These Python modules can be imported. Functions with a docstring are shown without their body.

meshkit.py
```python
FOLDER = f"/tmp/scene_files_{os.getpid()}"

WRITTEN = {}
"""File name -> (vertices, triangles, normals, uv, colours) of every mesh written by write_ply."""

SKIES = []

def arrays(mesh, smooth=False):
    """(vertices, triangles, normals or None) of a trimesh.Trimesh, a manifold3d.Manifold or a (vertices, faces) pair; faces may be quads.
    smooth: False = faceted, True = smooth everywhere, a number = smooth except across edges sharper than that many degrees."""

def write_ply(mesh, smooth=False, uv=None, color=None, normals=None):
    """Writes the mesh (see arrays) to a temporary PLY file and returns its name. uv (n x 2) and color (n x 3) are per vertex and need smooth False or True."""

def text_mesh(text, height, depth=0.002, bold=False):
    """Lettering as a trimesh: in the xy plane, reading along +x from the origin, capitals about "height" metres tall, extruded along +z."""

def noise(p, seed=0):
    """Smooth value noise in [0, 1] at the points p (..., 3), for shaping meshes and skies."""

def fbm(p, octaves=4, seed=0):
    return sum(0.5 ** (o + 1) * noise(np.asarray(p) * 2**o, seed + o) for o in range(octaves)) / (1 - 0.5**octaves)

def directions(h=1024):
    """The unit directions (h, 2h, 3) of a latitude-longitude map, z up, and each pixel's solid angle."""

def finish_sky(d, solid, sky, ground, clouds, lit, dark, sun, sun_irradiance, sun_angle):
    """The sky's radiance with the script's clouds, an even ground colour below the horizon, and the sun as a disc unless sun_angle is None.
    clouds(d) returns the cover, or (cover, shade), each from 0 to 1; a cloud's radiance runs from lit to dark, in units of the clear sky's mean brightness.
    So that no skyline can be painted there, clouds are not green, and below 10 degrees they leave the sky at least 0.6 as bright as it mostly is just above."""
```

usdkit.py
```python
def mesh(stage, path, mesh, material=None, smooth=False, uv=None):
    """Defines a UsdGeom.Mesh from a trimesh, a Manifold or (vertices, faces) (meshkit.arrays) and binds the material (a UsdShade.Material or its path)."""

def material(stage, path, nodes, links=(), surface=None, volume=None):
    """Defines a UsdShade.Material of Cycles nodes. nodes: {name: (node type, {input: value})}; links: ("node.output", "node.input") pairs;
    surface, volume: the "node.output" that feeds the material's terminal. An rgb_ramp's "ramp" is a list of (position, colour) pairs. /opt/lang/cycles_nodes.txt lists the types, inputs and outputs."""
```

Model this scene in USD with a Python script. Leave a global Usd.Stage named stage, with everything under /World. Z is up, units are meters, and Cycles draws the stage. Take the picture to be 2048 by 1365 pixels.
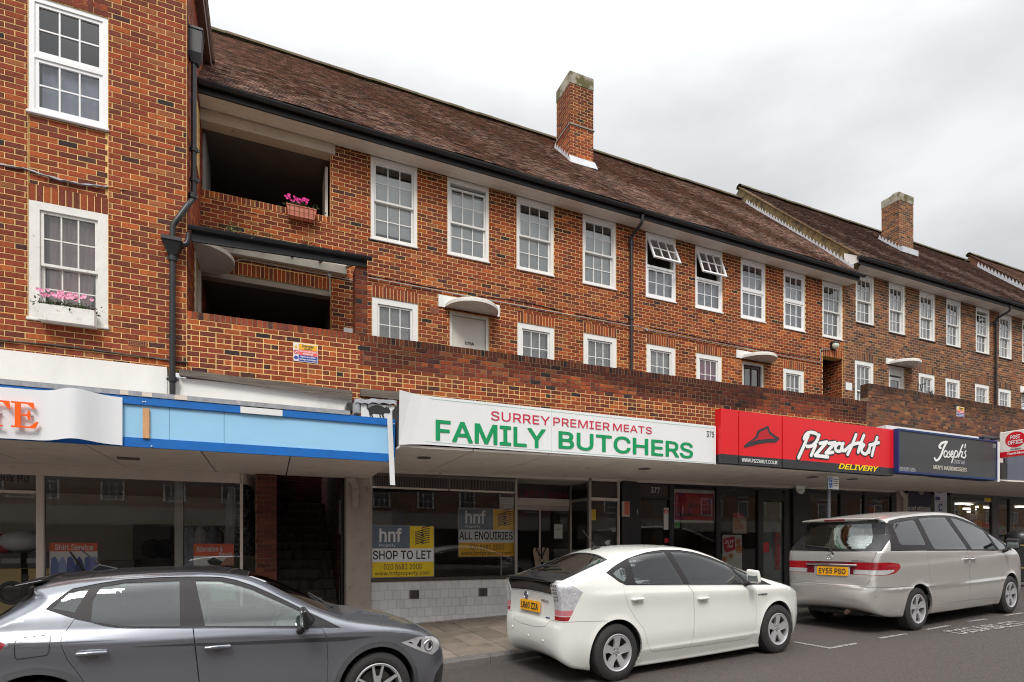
import math, random
import numpy as np, trimesh, usdkit, meshkit
import manifold3d as m3
from shapely.geometry import Polygon, box as sbox, LineString, Point, MultiPolygon
from shapely.ops import unary_union
from shapely import affinity
from pxr import Usd, UsdGeom, UsdLux, UsdShade, Gf, Sdf, Vt
stage = Usd.Stage.CreateInMemory()
UsdGeom.SetStageUpAxis(stage, 'Z'); UsdGeom.SetStageMetersPerUnit(stage, 1.0)
world = UsdGeom.Xform.Define(stage, '/World'); stage.SetDefaultPrim(world.GetPrim())
UsdGeom.Scope.Define(stage, '/World/Looks')
# ---------------------------------------------------------------- camera
CU, CV, FP, PHI, EYE = 1024.0, 1091.4, 1125.84, math.radians(23.18), 1.55
SP, CP = math.sin(PHI), math.cos(PHI)
cam = UsdGeom.Camera.Define(stage, '/World/camera')
cam.CreateHorizontalApertureAttr(36.0); cam.CreateVerticalApertureAttr(36.0 * 682 / 1024)
cam.CreateFocalLengthAttr(36.0 * FP / 2048); cam.CreateVerticalApertureOffsetAttr(36.0 * (CV - 682.5) / 2048)
cam.CreateHorizontalApertureOffsetAttr(0.0)
cam.CreateClippingRangeAttr(Gf.Vec2f(0.05, 5000)); cam.CreateFStopAttr(0.0)
cam.CreateExposureAttr(0.7)
cam.AddTransformOp().Set(Gf.Matrix4d(CP, -SP, 0, 0, 0, 0, 1, 0, -SP, -CP, 0, 0, 0, 0, EYE, 1))
# ---------------------------------------------------------------- sky and light
SUN_EL, SUN_AZ = math.radians(52), math.radians(205)
def sky_material():
    nodes = {
        'tc': ('texture_coordinate', {}),
        'sky': ('sky_texture', {'sky_type': 'single_scattering', 'sun_disc': False, 'sun_elevation': SUN_EL, 'sun_rotation': SUN_AZ, 'altitude': 50.0}),
        'map': ('mapping', {'mapping_type': 'point', 'scale': (1.0, 1.0, 2.6), 'location': (0.35, 0.2, 0.1)}),
        'n1': ('noise_texture', {'scale': 1.9, 'detail': 6.0, 'roughness': 0.5}),
        'ramp': ('rgb_ramp', {'ramp': [(0.32, (2.85, 2.9, 2.93)), (0.5, (3.6, 3.63, 3.64)), (0.66, (4.5, 4.5, 4.5))]}),
        'sep': ('separate_xyz', {}),
        'zen': ('map_range', {'range_type': 'smoothstep', 'from_min': 0.5, 'from_max': 1.0, 'to_min': 1.0, 'to_max': 3.3, 'clamp': True}),
        'mul': ('mix_color', {'blend_type': 'multiply', 'fac': 1.0}),
        'mix': ('mix_color', {'blend_type': 'mix', 'fac': 0.94}),
        'bg': ('background_shader', {'strength': 0.13}),
    }
    links = [('tc.generated', 'map.vector'), ('map.vector', 'n1.vector'), ('n1.fac', 'ramp.fac'), ('tc.generated', 'sep.vector'), ('sep.z', 'zen.value'),
             ('ramp.color', 'mul.a'), ('zen.result', 'mul.b'), ('sky.color', 'mix.a'), ('mul.result', 'mix.b'), ('mix.result', 'bg.color')]
    return usdkit.material(stage, '/World/Looks/sky_material', nodes, links, surface='bg.background')
dome = UsdLux.DomeLight.Define(stage, '/World/sky')
dome.CreateIntensityAttr(1.0)
UsdShade.MaterialBindingAPI.Apply(dome.GetPrim()).Bind(sky_material())
dome.GetPrim().SetCustomDataByKey('kind', 'structure')
sun = UsdLux.DistantLight.Define(stage, '/World/sun')
sun.CreateNormalizeAttr(True); sun.CreateIntensityAttr(0.4); sun.CreateAngleAttr(20.0); sun.CreateColorAttr(Gf.Vec3f(1.0, 0.965, 0.92))
_d = np.array([math.sin(SUN_AZ) * math.cos(SUN_EL), math.cos(SUN_AZ) * math.cos(SUN_EL), math.sin(SUN_EL)])
_x = np.cross([0, 0, 1.0], _d); _x /= np.linalg.norm(_x); _y = np.cross(_d, _x)
sun.AddTransformOp().Set(Gf.Matrix4d(*_x, 0, *_y, 0, *_d, 0, 0, 0, 0, 1))
# ---------------------------------------------------------------- where a measured pixel lies on an upright plane y = D
def PX(u, D):
    t = (u - CU) / FP
    return D * (SP + t * CP) / (CP - t * SP)
def PZ(u, v, D):
    t = (u - CU) / FP
    return EYE + (CV - v) / FP * D / (CP - t * SP)
def P(u, v, D): return np.array([PX(u, D), D, PZ(u, v, D)])
def PXP(u, v, X):                                        # on an upright plane x = X
    t = (u - CU) / FP
    D = X * (CP - t * SP) / (SP + t * CP)
    return np.array([X, D, PZ(u, v, D)])
SLOPE, GA = 0.036, -0.03                                 # the street climbs to the right
def ground(x): return 0.0144 * float(np.logaddexp(0, (x - 0.83) / 0.4))
# ---------------------------------------------------------------- meshes
class MB:
    """Collects vertices and triangles, with an optional tone per vertex."""
    def __init__(self): self.v, self.f, self.t, self.n = [], [], [], 0
    def add(self, v, f, tint=None):
        v = np.asarray(v, float); f = np.asarray(f, int)
        if f.shape[1] == 4: f = np.vstack([f[:, [0, 1, 2]], f[:, [0, 2, 3]]])
        self.v.append(v); self.f.append(f + self.n); self.n += len(v)
        self.t.append(np.tile(np.asarray(tint if tint is not None else (1, 1, 1), float), (len(v), 1)))
        return self
    def tm(self, m, tint=None):
        if hasattr(m, 'to_mesh'):
            q = m.to_mesh(); return self.add(q.vert_properties[:, :3], q.tri_verts, tint)
        return self.add(m.vertices, m.faces, tint)
    def box(self, a, b, tint=None, ch=0.0):
        a, b = np.minimum(a, b).astype(float), np.maximum(a, b).astype(float)
        if ch > 0:
            c = min(ch, 0.45 * float((b - a).min()))
            pts = []
            for i in (0, 1):
                for j in (0, 1):
                    for k in (0, 1):
                        q = np.where([i, j, k], b, a); s = np.where([i, j, k], -1, 1) * c
                        for ax in range(3):
                            w = q + s; w[ax] = q[ax]; pts.append(w)
            return self.tm(m3.Manifold.hull_points(np.array(pts)), tint)
        (x0, y0, z0), (x1, y1, z1) = a, b
        v = [(x0, y0, z0), (x1, y0, z0), (x1, y1, z0), (x0, y1, z0), (x0, y0, z1), (x1, y0, z1), (x1, y1, z1), (x0, y1, z1)]
        return self.add(v, [(0, 3, 2, 1), (4, 5, 6, 7), (0, 1, 5, 4), (1, 2, 6, 5), (2, 3, 7, 6), (3, 0, 4, 7)], tint)
    def hexa(self, v8, tint=None):                        # bottom four counter-clockwise, then top four
        return self.add(v8, [(0, 3, 2, 1), (4, 5, 6, 7), (0, 1, 5, 4), (1, 2, 6, 5), (2, 3, 7, 6), (3, 0, 4, 7)], tint)
    def tube(self, pts, r, n=12, tint=None, caps=True):
        p = np.asarray(pts, float); r = np.broadcast_to(r, len(p)).astype(float)
        d = np.gradient(p, axis=0); d /= np.linalg.norm(d, axis=1, keepdims=True) + 1e-12
        a = np.cross(d[0], (0, 0, 1.0) if abs(d[0][2]) < .9 else (1.0, 0, 0)); a /= np.linalg.norm(a)
        ring, ang = [], np.arange(n) * 2 * math.pi / n
        for i in range(len(p)):
            a = a - d[i] * (a @ d[i]); a /= np.linalg.norm(a); b = np.cross(d[i], a)
            ring.append(p[i] + r[i] * (np.cos(ang)[:, None] * a + np.sin(ang)[:, None] * b))
        v = np.vstack(ring); q = []
        for i in range(len(p) - 1):
            for j in range(n): q.append((i * n + j, i * n + (j + 1) % n, (i + 1) * n + (j + 1) % n, (i + 1) * n + j))
        self.add(v, q, tint)
        if caps:
            for i, s in ((0, 1), (len(p) - 1, -1)):
                self.add(np.vstack([ring[i], p[i]]), [((j + 1) % n, j, n) if s > 0 else (j, (j + 1) % n, n) for j in range(n)], tint)
        return self
    def prism(self, poly, h0, h1, M, tint=None):
        """A flat outline (x, y) extruded from h0 to h1 and carried to the scene by the 4x3 frame M = (origin, ex, ey, ez)."""
        o, ex, ey, ez = (np.asarray(q, float) for q in M)
        for g in getattr(poly, 'geoms', [poly]):
            if g.is_empty or g.area < 1e-9: continue
            t = trimesh.creation.extrude_polygon(g, h1 - h0, engine='earcut')
            w = np.array(t.vertices); w[:, 2] += h0
            f = np.array(t.faces)
            if np.dot(np.cross(ex, ey), ez) < 0: f = f[:, ::-1]
            self.add(o + w[:, :1] * ex + w[:, 1:2] * ey + w[:, 2:] * ez, f, tint)
        return self
    def arrays(self): return np.vstack(self.v), np.vstack(self.f), np.vstack(self.t)
FRONT = ((0, 0, 0), (1, 0, 0), (0, 0, 1), (0, -1, 0))
def front(D, x=0, z=0): return ((x, D, z), (1, 0, 0), (0, 0, 1), (0, -1, 0))
_names, _loc = {}, {'/World': np.zeros(3)}
def numbered(parent, name):
    k = (parent, name); n = _names.get(k, 0); _names[k] = n + 1
    return f'{parent}/{name}' if n == 0 else f'{parent}/{name}_{n:03d}'
def tag(path, label=None, cat=None, group=None, kind=None):
    p = stage.GetPrimAtPath(path)
    for k, v in (('label', label), ('category', cat), ('group', group), ('kind', kind)):
        if v: p.SetCustomDataByKey(k, v)
    return path
def thing(name, label, cat, loc=(0, 0, 0), group=None, kind=None):
    path = numbered('/World', name); x = UsdGeom.Xform.Define(stage, path)
    x.AddTranslateOp().Set(Gf.Vec3d(*map(float, loc))); _loc[path] = np.asarray(loc, float)
    return tag(path, label, cat, group, kind)
def sub(parent, name, label=None):                        # an empty part that holds sub-parts
    path = numbered(parent, name); UsdGeom.Xform.Define(stage, path); _loc[path] = _loc[parent]
    return tag(path, label)
def obj(name, mb, mat, parent='/World', smooth=False, tinted=False, label=None, cat=None, group=None, kind=None):
    path = numbered(parent, name); _loc[path] = _loc[parent]
    if isinstance(mb, MB): v, f, t = mb.arrays()
    else: (v, f, _), t = meshkit.arrays(mb), None
    v = v - _loc[parent]
    m = usdkit.mesh(stage, path, (v, f), mat, smooth=False if tinted else smooth)
    if tinted:
        UsdGeom.PrimvarsAPI(m).CreatePrimvar('tint', Sdf.ValueTypeNames.Color3fArray, 'vertex').Set(Vt.Vec3fArray.FromNumpy(t.astype(np.float32)))
    tag(path, label, cat, group, kind)
    return path
# ---------------------------------------------------------------- materials
_mats = {}
def L(*c):                                                # sRGB 0..255 to linear
    c = np.array(c, float) / 255; return tuple(np.where(c <= .04045, c / 12.92, ((c + .055) / 1.055) ** 2.4))
def mat(name, color, rough=0.6, metal=0.0, coat=0.0, spec=0.5, var=0.12, scale=3.0, bump=0.0, bscale=60.0, stretch=(1, 1, 1), dirt=None, dscale=2.0, dfrom=0.5, dto=0.75, coat_rough=0.03, tinted=False, emit=None, estr=0.0, detail=4.0):
    """A painted or natural surface: an even colour broken up by world-space noise, optional dirt of another colour, optional fine relief."""
    if name in _mats: return _mats[name]
    n = {'g': ('geometry', {}), 'm': ('mapping', {'mapping_type': 'point', 'scale': tuple(stretch)}), 'n': ('noise_texture', {'scale': scale, 'detail': detail, 'roughness': 0.6}),
         'r': ('map_range', {'from_min': 0.25, 'from_max': 0.75, 'to_min': 1 - var, 'to_max': 1 + var, 'clamp': True}),
         'c': ('mix_color', {'blend_type': 'multiply', 'fac': 1.0, 'a': tuple(color)}),
         'p': ('principled_bsdf', {'roughness': rough, 'metallic': metal, 'coat_weight': coat, 'coat_roughness': coat_rough, 'specular_ior_level': spec})}
    l = [('g.position', 'm.vector'), ('m.vector', 'n.vector'), ('n.fac', 'r.value'), ('r.result', 'c.b')]
    last = 'c.result'
    if tinted:
        n['a'] = ('attribute', {'attribute': 'tint'}); n['tm'] = ('mix_color', {'blend_type': 'multiply', 'fac': 1.0})
        l += [(last, 'tm.a'), ('a.color', 'tm.b')]; last = 'tm.result'
    if dirt is not None:
        n['dn'] = ('noise_texture', {'scale': dscale, 'detail': 6.0, 'roughness': 0.65}); n['dr'] = ('map_range', {'range_type': 'smoothstep', 'from_min': dfrom, 'from_max': dto, 'to_min': 0.0, 'to_max': 1.0, 'clamp': True})
        n['dm'] = ('mix_color', {'blend_type': 'mix', 'b': tuple(dirt)})
        l += [('m.vector', 'dn.vector'), ('dn.fac', 'dr.value'), ('dr.result', 'dm.fac'), (last, 'dm.a')]; last = 'dm.result'
    l.append((last, 'p.base_color'))
    if bump > 0:
        n['bn'] = ('noise_texture', {'scale': bscale, 'detail': 3.0}); n['b'] = ('bump', {'strength': bump, 'distance': 0.01})
        l += [('m.vector', 'bn.vector'), ('bn.fac', 'b.height'), ('b.normal', 'p.normal')]
    if emit is not None: n['p'][1].update({'emission_color': tuple(emit), 'emission_strength': estr})
    _mats[name] = usdkit.material(stage, f'/World/Looks/{name}', n, l, surface='p.BSDF')
    return _mats[name]
def glass(name, tint=(0.93, 0.97, 0.95), rough=0.0, ior=1.5, wav=0.0, wscale=3.0, boost=1.0):
    if name in _mats: return _mats[name]
    n = {'f': ('fresnel', {'IOR': ior}), 'fm': ('math', {'math_type': 'multiply', 'value2': boost, 'use_clamp': True}), 't': ('transparent_bsdf', {'color': tuple(tint)}), 'r': ('glossy_bsdf', {'color': (1, 1, 1), 'roughness': rough}), 'x': ('mix_closure', {})}
    l = [('f.fac', 'fm.value1'), ('fm.value', 'x.fac'), ('t.BSDF', 'x.closure1'), ('r.BSDF', 'x.closure2')]
    if wav > 0:
        n['g'] = ('geometry', {}); n['nn'] = ('noise_texture', {'scale': wscale, 'detail': 1.0}); n['b'] = ('bump', {'strength': wav, 'distance': 0.02})
        l += [('g.position', 'nn.vector'), ('nn.fac', 'b.height'), ('b.normal', 'r.normal')]
    _mats[name] = usdkit.material(stage, f'/World/Looks/{name}', n, l, surface='x.closure')
    return _mats[name]
WHITE = mat('white_paint', (0.78, 0.77, 0.74), 0.35, var=0.05, scale=4)
UPVC = mat('white_plastic', (0.82, 0.82, 0.82), 0.25, var=0.03, scale=2)
OLDWHITE = mat('weathered_white_paint', (0.72, 0.70, 0.65), 0.5, var=0.08, scale=8, dirt=(0.25, 0.22, 0.17), dscale=14, dfrom=0.58, dto=0.8)
BAND = mat('white_render', (0.76, 0.74, 0.70), 0.75, var=0.05, scale=3, bump=0.25, bscale=40, dirt=(0.5, 0.46, 0.40), dscale=1.4, dfrom=0.55, dto=0.85, stretch=(1, 1, 0.5))
BLACKPIPE = mat('black_cast_iron', (0.016, 0.016, 0.018), 0.42, var=0.3, scale=6, bump=0.15, bscale=80)
BLACKWOOD = mat('black_fascia_paint', (0.018, 0.018, 0.019), 0.38, var=0.25, scale=9, stretch=(0.3, 1, 1))
PANE = glass('window_pane', (0.96, 0.98, 0.975), wav=0.02, wscale=2.5, boost=3.0)
LEAD = mat('lead_flashing', (0.30, 0.31, 0.33), 0.55, var=0.25, scale=12, bump=0.3, bscale=25, dirt=(0.5, 0.47, 0.45), dscale=7, dfrom=0.55, dto=0.7)
MORTAR = mat('lime_mortar', (0.78, 0.53, 0.215), 0.9, var=0.18, scale=5, bump=0.3, bscale=90, dirt=(0.20, 0.13, 0.08), dscale=1.3, dfrom=0.62, dto=0.85)
MORTAR_R = mat('buff_mortar', (0.60, 0.44, 0.25), 0.9, var=0.22, scale=5, bump=0.3, bscale=90, dirt=(0.2, 0.14, 0.1), dscale=1.3, dfrom=0.5, dto=0.8)
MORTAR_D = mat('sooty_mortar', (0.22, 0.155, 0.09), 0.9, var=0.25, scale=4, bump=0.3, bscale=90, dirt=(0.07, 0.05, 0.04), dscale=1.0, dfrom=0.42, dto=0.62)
BRICK = mat('brick', (1, 1, 1), 0.85, var=0.3, scale=26, bump=0.5, bscale=110, tinted=True, spec=0.25, detail=5)
DARK = mat('dark_interior', (0.035, 0.03, 0.028), 0.8, var=0.2, scale=2)
ROOMWALL = mat('room_wall', (0.30, 0.27, 0.24), 0.8, var=0.1, scale=1)
# ---------------------------------------------------------------- ground
ROAD = mat('asphalt', (0.078, 0.066, 0.061), 0.85, var=0.55, scale=55, bump=0.9, bscale=140, dirt=(0.24, 0.21, 0.19), dscale=120, dfrom=0.62, dto=0.70, spec=0.3, detail=8)
FLAG = mat('concrete_flag', (0.195, 0.16, 0.13), 0.8, var=0.22, scale=5, bump=0.35, bscale=120, tinted=True, dirt=(0.06, 0.05, 0.045), dscale=3.2, dfrom=0.52, dto=0.8)
KERB = mat('granite_kerb', (0.16, 0.145, 0.135), 0.75, var=0.4, scale=60, bump=0.4, bscale=150, tinted=True, dirt=(0.06, 0.055, 0.05), dscale=2, dfrom=0.5, dto=0.8)
ROADPAINT = mat('worn_road_paint', (0.50, 0.48, 0.44), 0.8, var=0.1, scale=30, dirt=(0.085, 0.072, 0.066), dscale=60, dfrom=0.45, dto=0.52, bump=0.6, bscale=140)
def kerb_y(x): return 6.60 + 0.082 * (x - 1.9)           # the kerb runs a little askew to the shops
m = MB(); xs = np.linspace(-60, 90, 76); ys = np.array([-60, -20, -6, 0, 4, 5.5])
gv = []
for x in xs:
    for y in list(ys) + [kerb_y(x) + 0.02]: gv.append((x, y, ground(x)))
nY = len(ys) + 1
m.add(gv, [(i * nY + j, (i + 1) * nY + j, (i + 1) * nY + j + 1, i * nY + j + 1) for i in range(len(xs) - 1) for j in range(nY - 1)])
obj('road', m, ROAD, kind='structure')
m = MB(); m.box((-300, -300, -10), (300, 300, -9)); obj('ground', m, mat('earth', (0.1, 0.09, 0.07), 0.9), kind='structure')
# pavement: bedding, flags laid one by one, kerb stones
def pave_z(x, y): return ground(x) + 0.105 + 0.04 * max(0.0, min(1.0, (y - kerb_y(x)) / 2.9))
pav = thing('pavement', None, None, kind='structure')
m = MB()
for i in range(-14, 44):
    x0, x1 = i * 1.0, i * 1.0 + 1.0
    v = [(x0, kerb_y(x0) + .1, ground(x0) - .4), (x1, kerb_y(x1) + .1, ground(x1) - .4), (x1, 12.9, ground(x1) - .4), (x0, 12.9, ground(x0) - .4)]
    m.hexa(v + [(a, b, pave_z(a, b) - .012) for a, b, _ in v])
obj('bedding', m, mat('dark_joint_sand', (0.045, 0.038, 0.032), 0.95), pav)
rg = random.Random(5)
for i in range(-12, 60):
    for j in range(4):
        w, dpt = 0.36, 0.9
        off = 0.43 if i % 2 else 0.0
        pts = []
        x0, x1 = i * w + .004, (i + 1) * w - .004
        for (x, e) in ((x0, 0), (x1, 0), (x1, 1), (x0, 1)):
            y = kerb_y(x) + 0.118 + (max(0, j * dpt - off * (j > 0)) if e == 0 else ((j + 1) * dpt - off if j >= 0 else 0))
            pts.append((x, y + (.004 if e == 0 else -.004)))
        if pts[0][1] > 10.2 or (x0 < -4): continue
        t = 0.82 + 0.36 * rg.random(); tint = (t, t * (0.97 + .05 * rg.random()), t * (.93 + .08 * rg.random()))
        dz = rg.uniform(-.003, .003)
        m = MB(); m.hexa([(a, b, pave_z(a, b) - .05) for a, b in pts] + [(a, b, pave_z(a, b) + dz) for a, b in pts], tint)
        obj('paving_flag', m, FLAG, pav, tinted=True)
for i in range(-6, 36):
    x0, x1 = i * .85 + .003, (i + 1) * .85 - .003
    if x0 < -4: continue
    t = 0.8 + 0.35 * rg.random()
    def kp(x, dy, z): return (x, kerb_y(x) + dy, ground(x) + z)
    m = MB(); pr = [(-.005, -.15), (-.004, .075), (.012, .102), (.115, .108), (.115, -.15)]
    v = [kp(x0, a, b) for a, b in pr] + [kp(x1, a, b) for a, b in pr]
    m.add(v, [(k, (k + 1) % 5, 5 + (k + 1) % 5, 5 + k) for k in range(5)], (t, t, t))
    m.add(v[:5], [(0, 2, 1), (0, 3, 2), (0, 4, 3)], (t, t, t)); m.add(v[5:], [(0, 1, 2), (0, 2, 3), (0, 3, 4)], (t, t, t))
    obj('kerb_stone', m, KERB, pav, tinted=True)
# ---------------------------------------------------------------- bricks
BL, BH, BJ = 0.2063, 0.075, 0.0105
PAL_RED = [((0.221, 0.046, 0.022), 30), ((0.277, 0.057, 0.021), 22), ((0.365, 0.088, 0.025), 10), ((0.160, 0.040, 0.024), 18), ((0.077, 0.031, 0.026), 3), ((0.039, 0.026, 0.026), 1), ((0.309, 0.102, 0.040), 5)]
PAL_BROWN = [((0.185, 0.075, 0.040), 28), ((0.235, 0.090, 0.042), 20), ((0.120, 0.052, 0.036), 22), ((0.075, 0.045, 0.038), 14), ((0.29, 0.125, 0.055), 9), ((0.15, 0.08, 0.05), 7)]
class Bricks:
    def __init__(self, seed=1): self.r = random.Random(seed); self.b = []
    def tone(self, pal):
        k = self.r.random() * sum(w for _, w in pal)
        for c, w in pal:
            k -= w
            if k <= 0: break
        j = self.r.uniform(0.82, 1.2)
        return np.array(c) * j * np.array([self.r.uniform(.95, 1.05), self.r.uniform(.93, 1.07), 1.0])
    def one(self, M, s0, s1, z0, z1, tint, out=0.004, back=0.03):
        o, es, ez, en = M
        e = out + self.r.uniform(-.001, .0015); c = .0025
        q = [(s0, z0, -back), (s1, z0, -back), (s1, z1, -back), (s0, z1, -back), (s0, z0, e - c), (s1, z0, e - c), (s1, z1, e - c), (s0, z1, e - c), (s0 + c, z0 + c, e), (s1 - c, z0 + c, e), (s1 - c, z1 - c, e), (s0 + c, z1 - c, e)]
        q = np.array(q); v = o + q[:, :1] * es + q[:, 1:2] * ez + q[:, 2:] * en
        f = [(8, 9, 10, 11), (0, 1, 5, 4), (1, 2, 6, 5), (2, 3, 7, 6), (3, 0, 4, 7), (4, 5, 9, 8), (5, 6, 10, 9), (6, 7, 11, 10), (7, 4, 8, 11)]
        if np.dot(np.cross(es, ez), en) < 0: f = [q[::-1] for q in f]
        self.b.append((v, f, tint))
    def wall(self, M, region, pal, zbase=0.0, bond='stretcher', phase=0.0, soot=None, course=BH):
        """Lays courses over an outline in (s, z) of the frame M = (origin, along, up, outward)."""
        M = tuple(np.asarray(q, float) for q in M)
        x0, y0, x1, y1 = region.bounds
        cuts = sorted({round(p[1], 4) for g in getattr(region, 'geoms', [region]) for ring in [g.exterior, *g.interiors] for p in ring.coords})
        k0 = math.floor((y0 - zbase) / course)
        for k in range(k0, math.ceil((y1 - zbase) / course) + 1):
            a, b = zbase + k * course, zbase + (k + 1) * course
            cs = [a] + [c for c in cuts if a + .016 < c < b - .016] + [b]
            for a2, b2 in zip(cs[:-1], cs[1:]):
                mid = (a2 + b2) / 2
                line = region.intersection(LineString([(x0 - 1, mid), (x1 + 1, mid)]))
                lo, hi = (a2 + BJ / 2 if a2 == a else a2 + .001), (b2 - BJ / 2 if b2 == b else b2 - .001)
                for g in getattr(line, 'geoms', [line]):
                    if g.is_empty or g.length < .02: continue
                    s, e = g.bounds[0], g.bounds[2]
                    head = bond == 'garden' and k % 4 == 0
                    step = BL / 2 if head else BL
                    ph = phase + (0 if k % 2 == 0 or head else BL / 2)
                    i = math.floor((s - ph) / step)
                    while ph + i * step < e:
                        p, q = max(s, ph + i * step) + BJ / 2, min(e, ph + (i + 1) * step) - BJ / 2
                        i += 1
                        if q - p < .018: continue
                        t = self.tone(pal)
                        if soot is not None: t = t * soot((p + q) / 2, mid, self.r)
                        jz = self.r.uniform(-.0012, .0012)
                        self.one(M, p, q, lo + jz, hi + jz, t)
    def soldiers(self, M, s0, s1, z0, z1, pal, soot=None, pitch=0.069, out=0.004, back=.03):
        M = tuple(np.asarray(q, float) for q in M)
        n = max(1, round((s1 - s0) / pitch)); w = (s1 - s0) / n
        for i in range(n):
            t = self.tone(pal)
            if soot is not None: t = t * soot(s0 + (i + .5) * w, (z0 + z1) / 2, self.r)
            self.one(M, s0 + i * w + BJ / 2, s0 + (i + 1) * w - BJ / 2, z0 + .003 + self.r.uniform(-.002, .002), z1 - .003 + self.r.uniform(-.002, .002), t, out, back)
    def finish(self, parent, limit=300, name='brick', mat_=None):
        """The largest in the picture become bricks of their own, the rest one part."""
        mat_ = mat_ or BRICK
        def size(v):
            c = v.mean(0); d = c[0] * SP + c[1] * CP; u = CU + FP * (c[0] * CP - c[1] * SP) / d; w = CV - FP * (c[2] - EYE) / d
            return (np.ptp(v[:, 0]) + np.ptp(v[:, 1])) * np.ptp(v[:, 2]) / d ** 2 if d > 0 and 0 < u < 2048 and 0 < w < 1365 else 0
        key = sorted(range(len(self.b)), key=lambda i: -size(self.b[i][0]))
        own, rest = key[:limit], sorted(key[limit:])
        for i in own:
            m = MB(); m.add(*self.b[i][:2], self.b[i][2]); obj(name, m, mat_, parent, tinted=True)
        if rest:
            m = MB()
            for i in rest: m.add(*self.b[i][:2], self.b[i][2])
            obj(name + 's', m, mat_, parent, tinted=True, kind='stuff')
def wall_back(parent, name, M, region, mat_, thick=0.22):
    m = MB(); m.prism(region, -thick, 0.0, M); return obj(name, m, mat_, parent)
def rect(a, b, c, d): return sbox(min(a, b), min(c, d), max(a, b), max(c, d))
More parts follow.
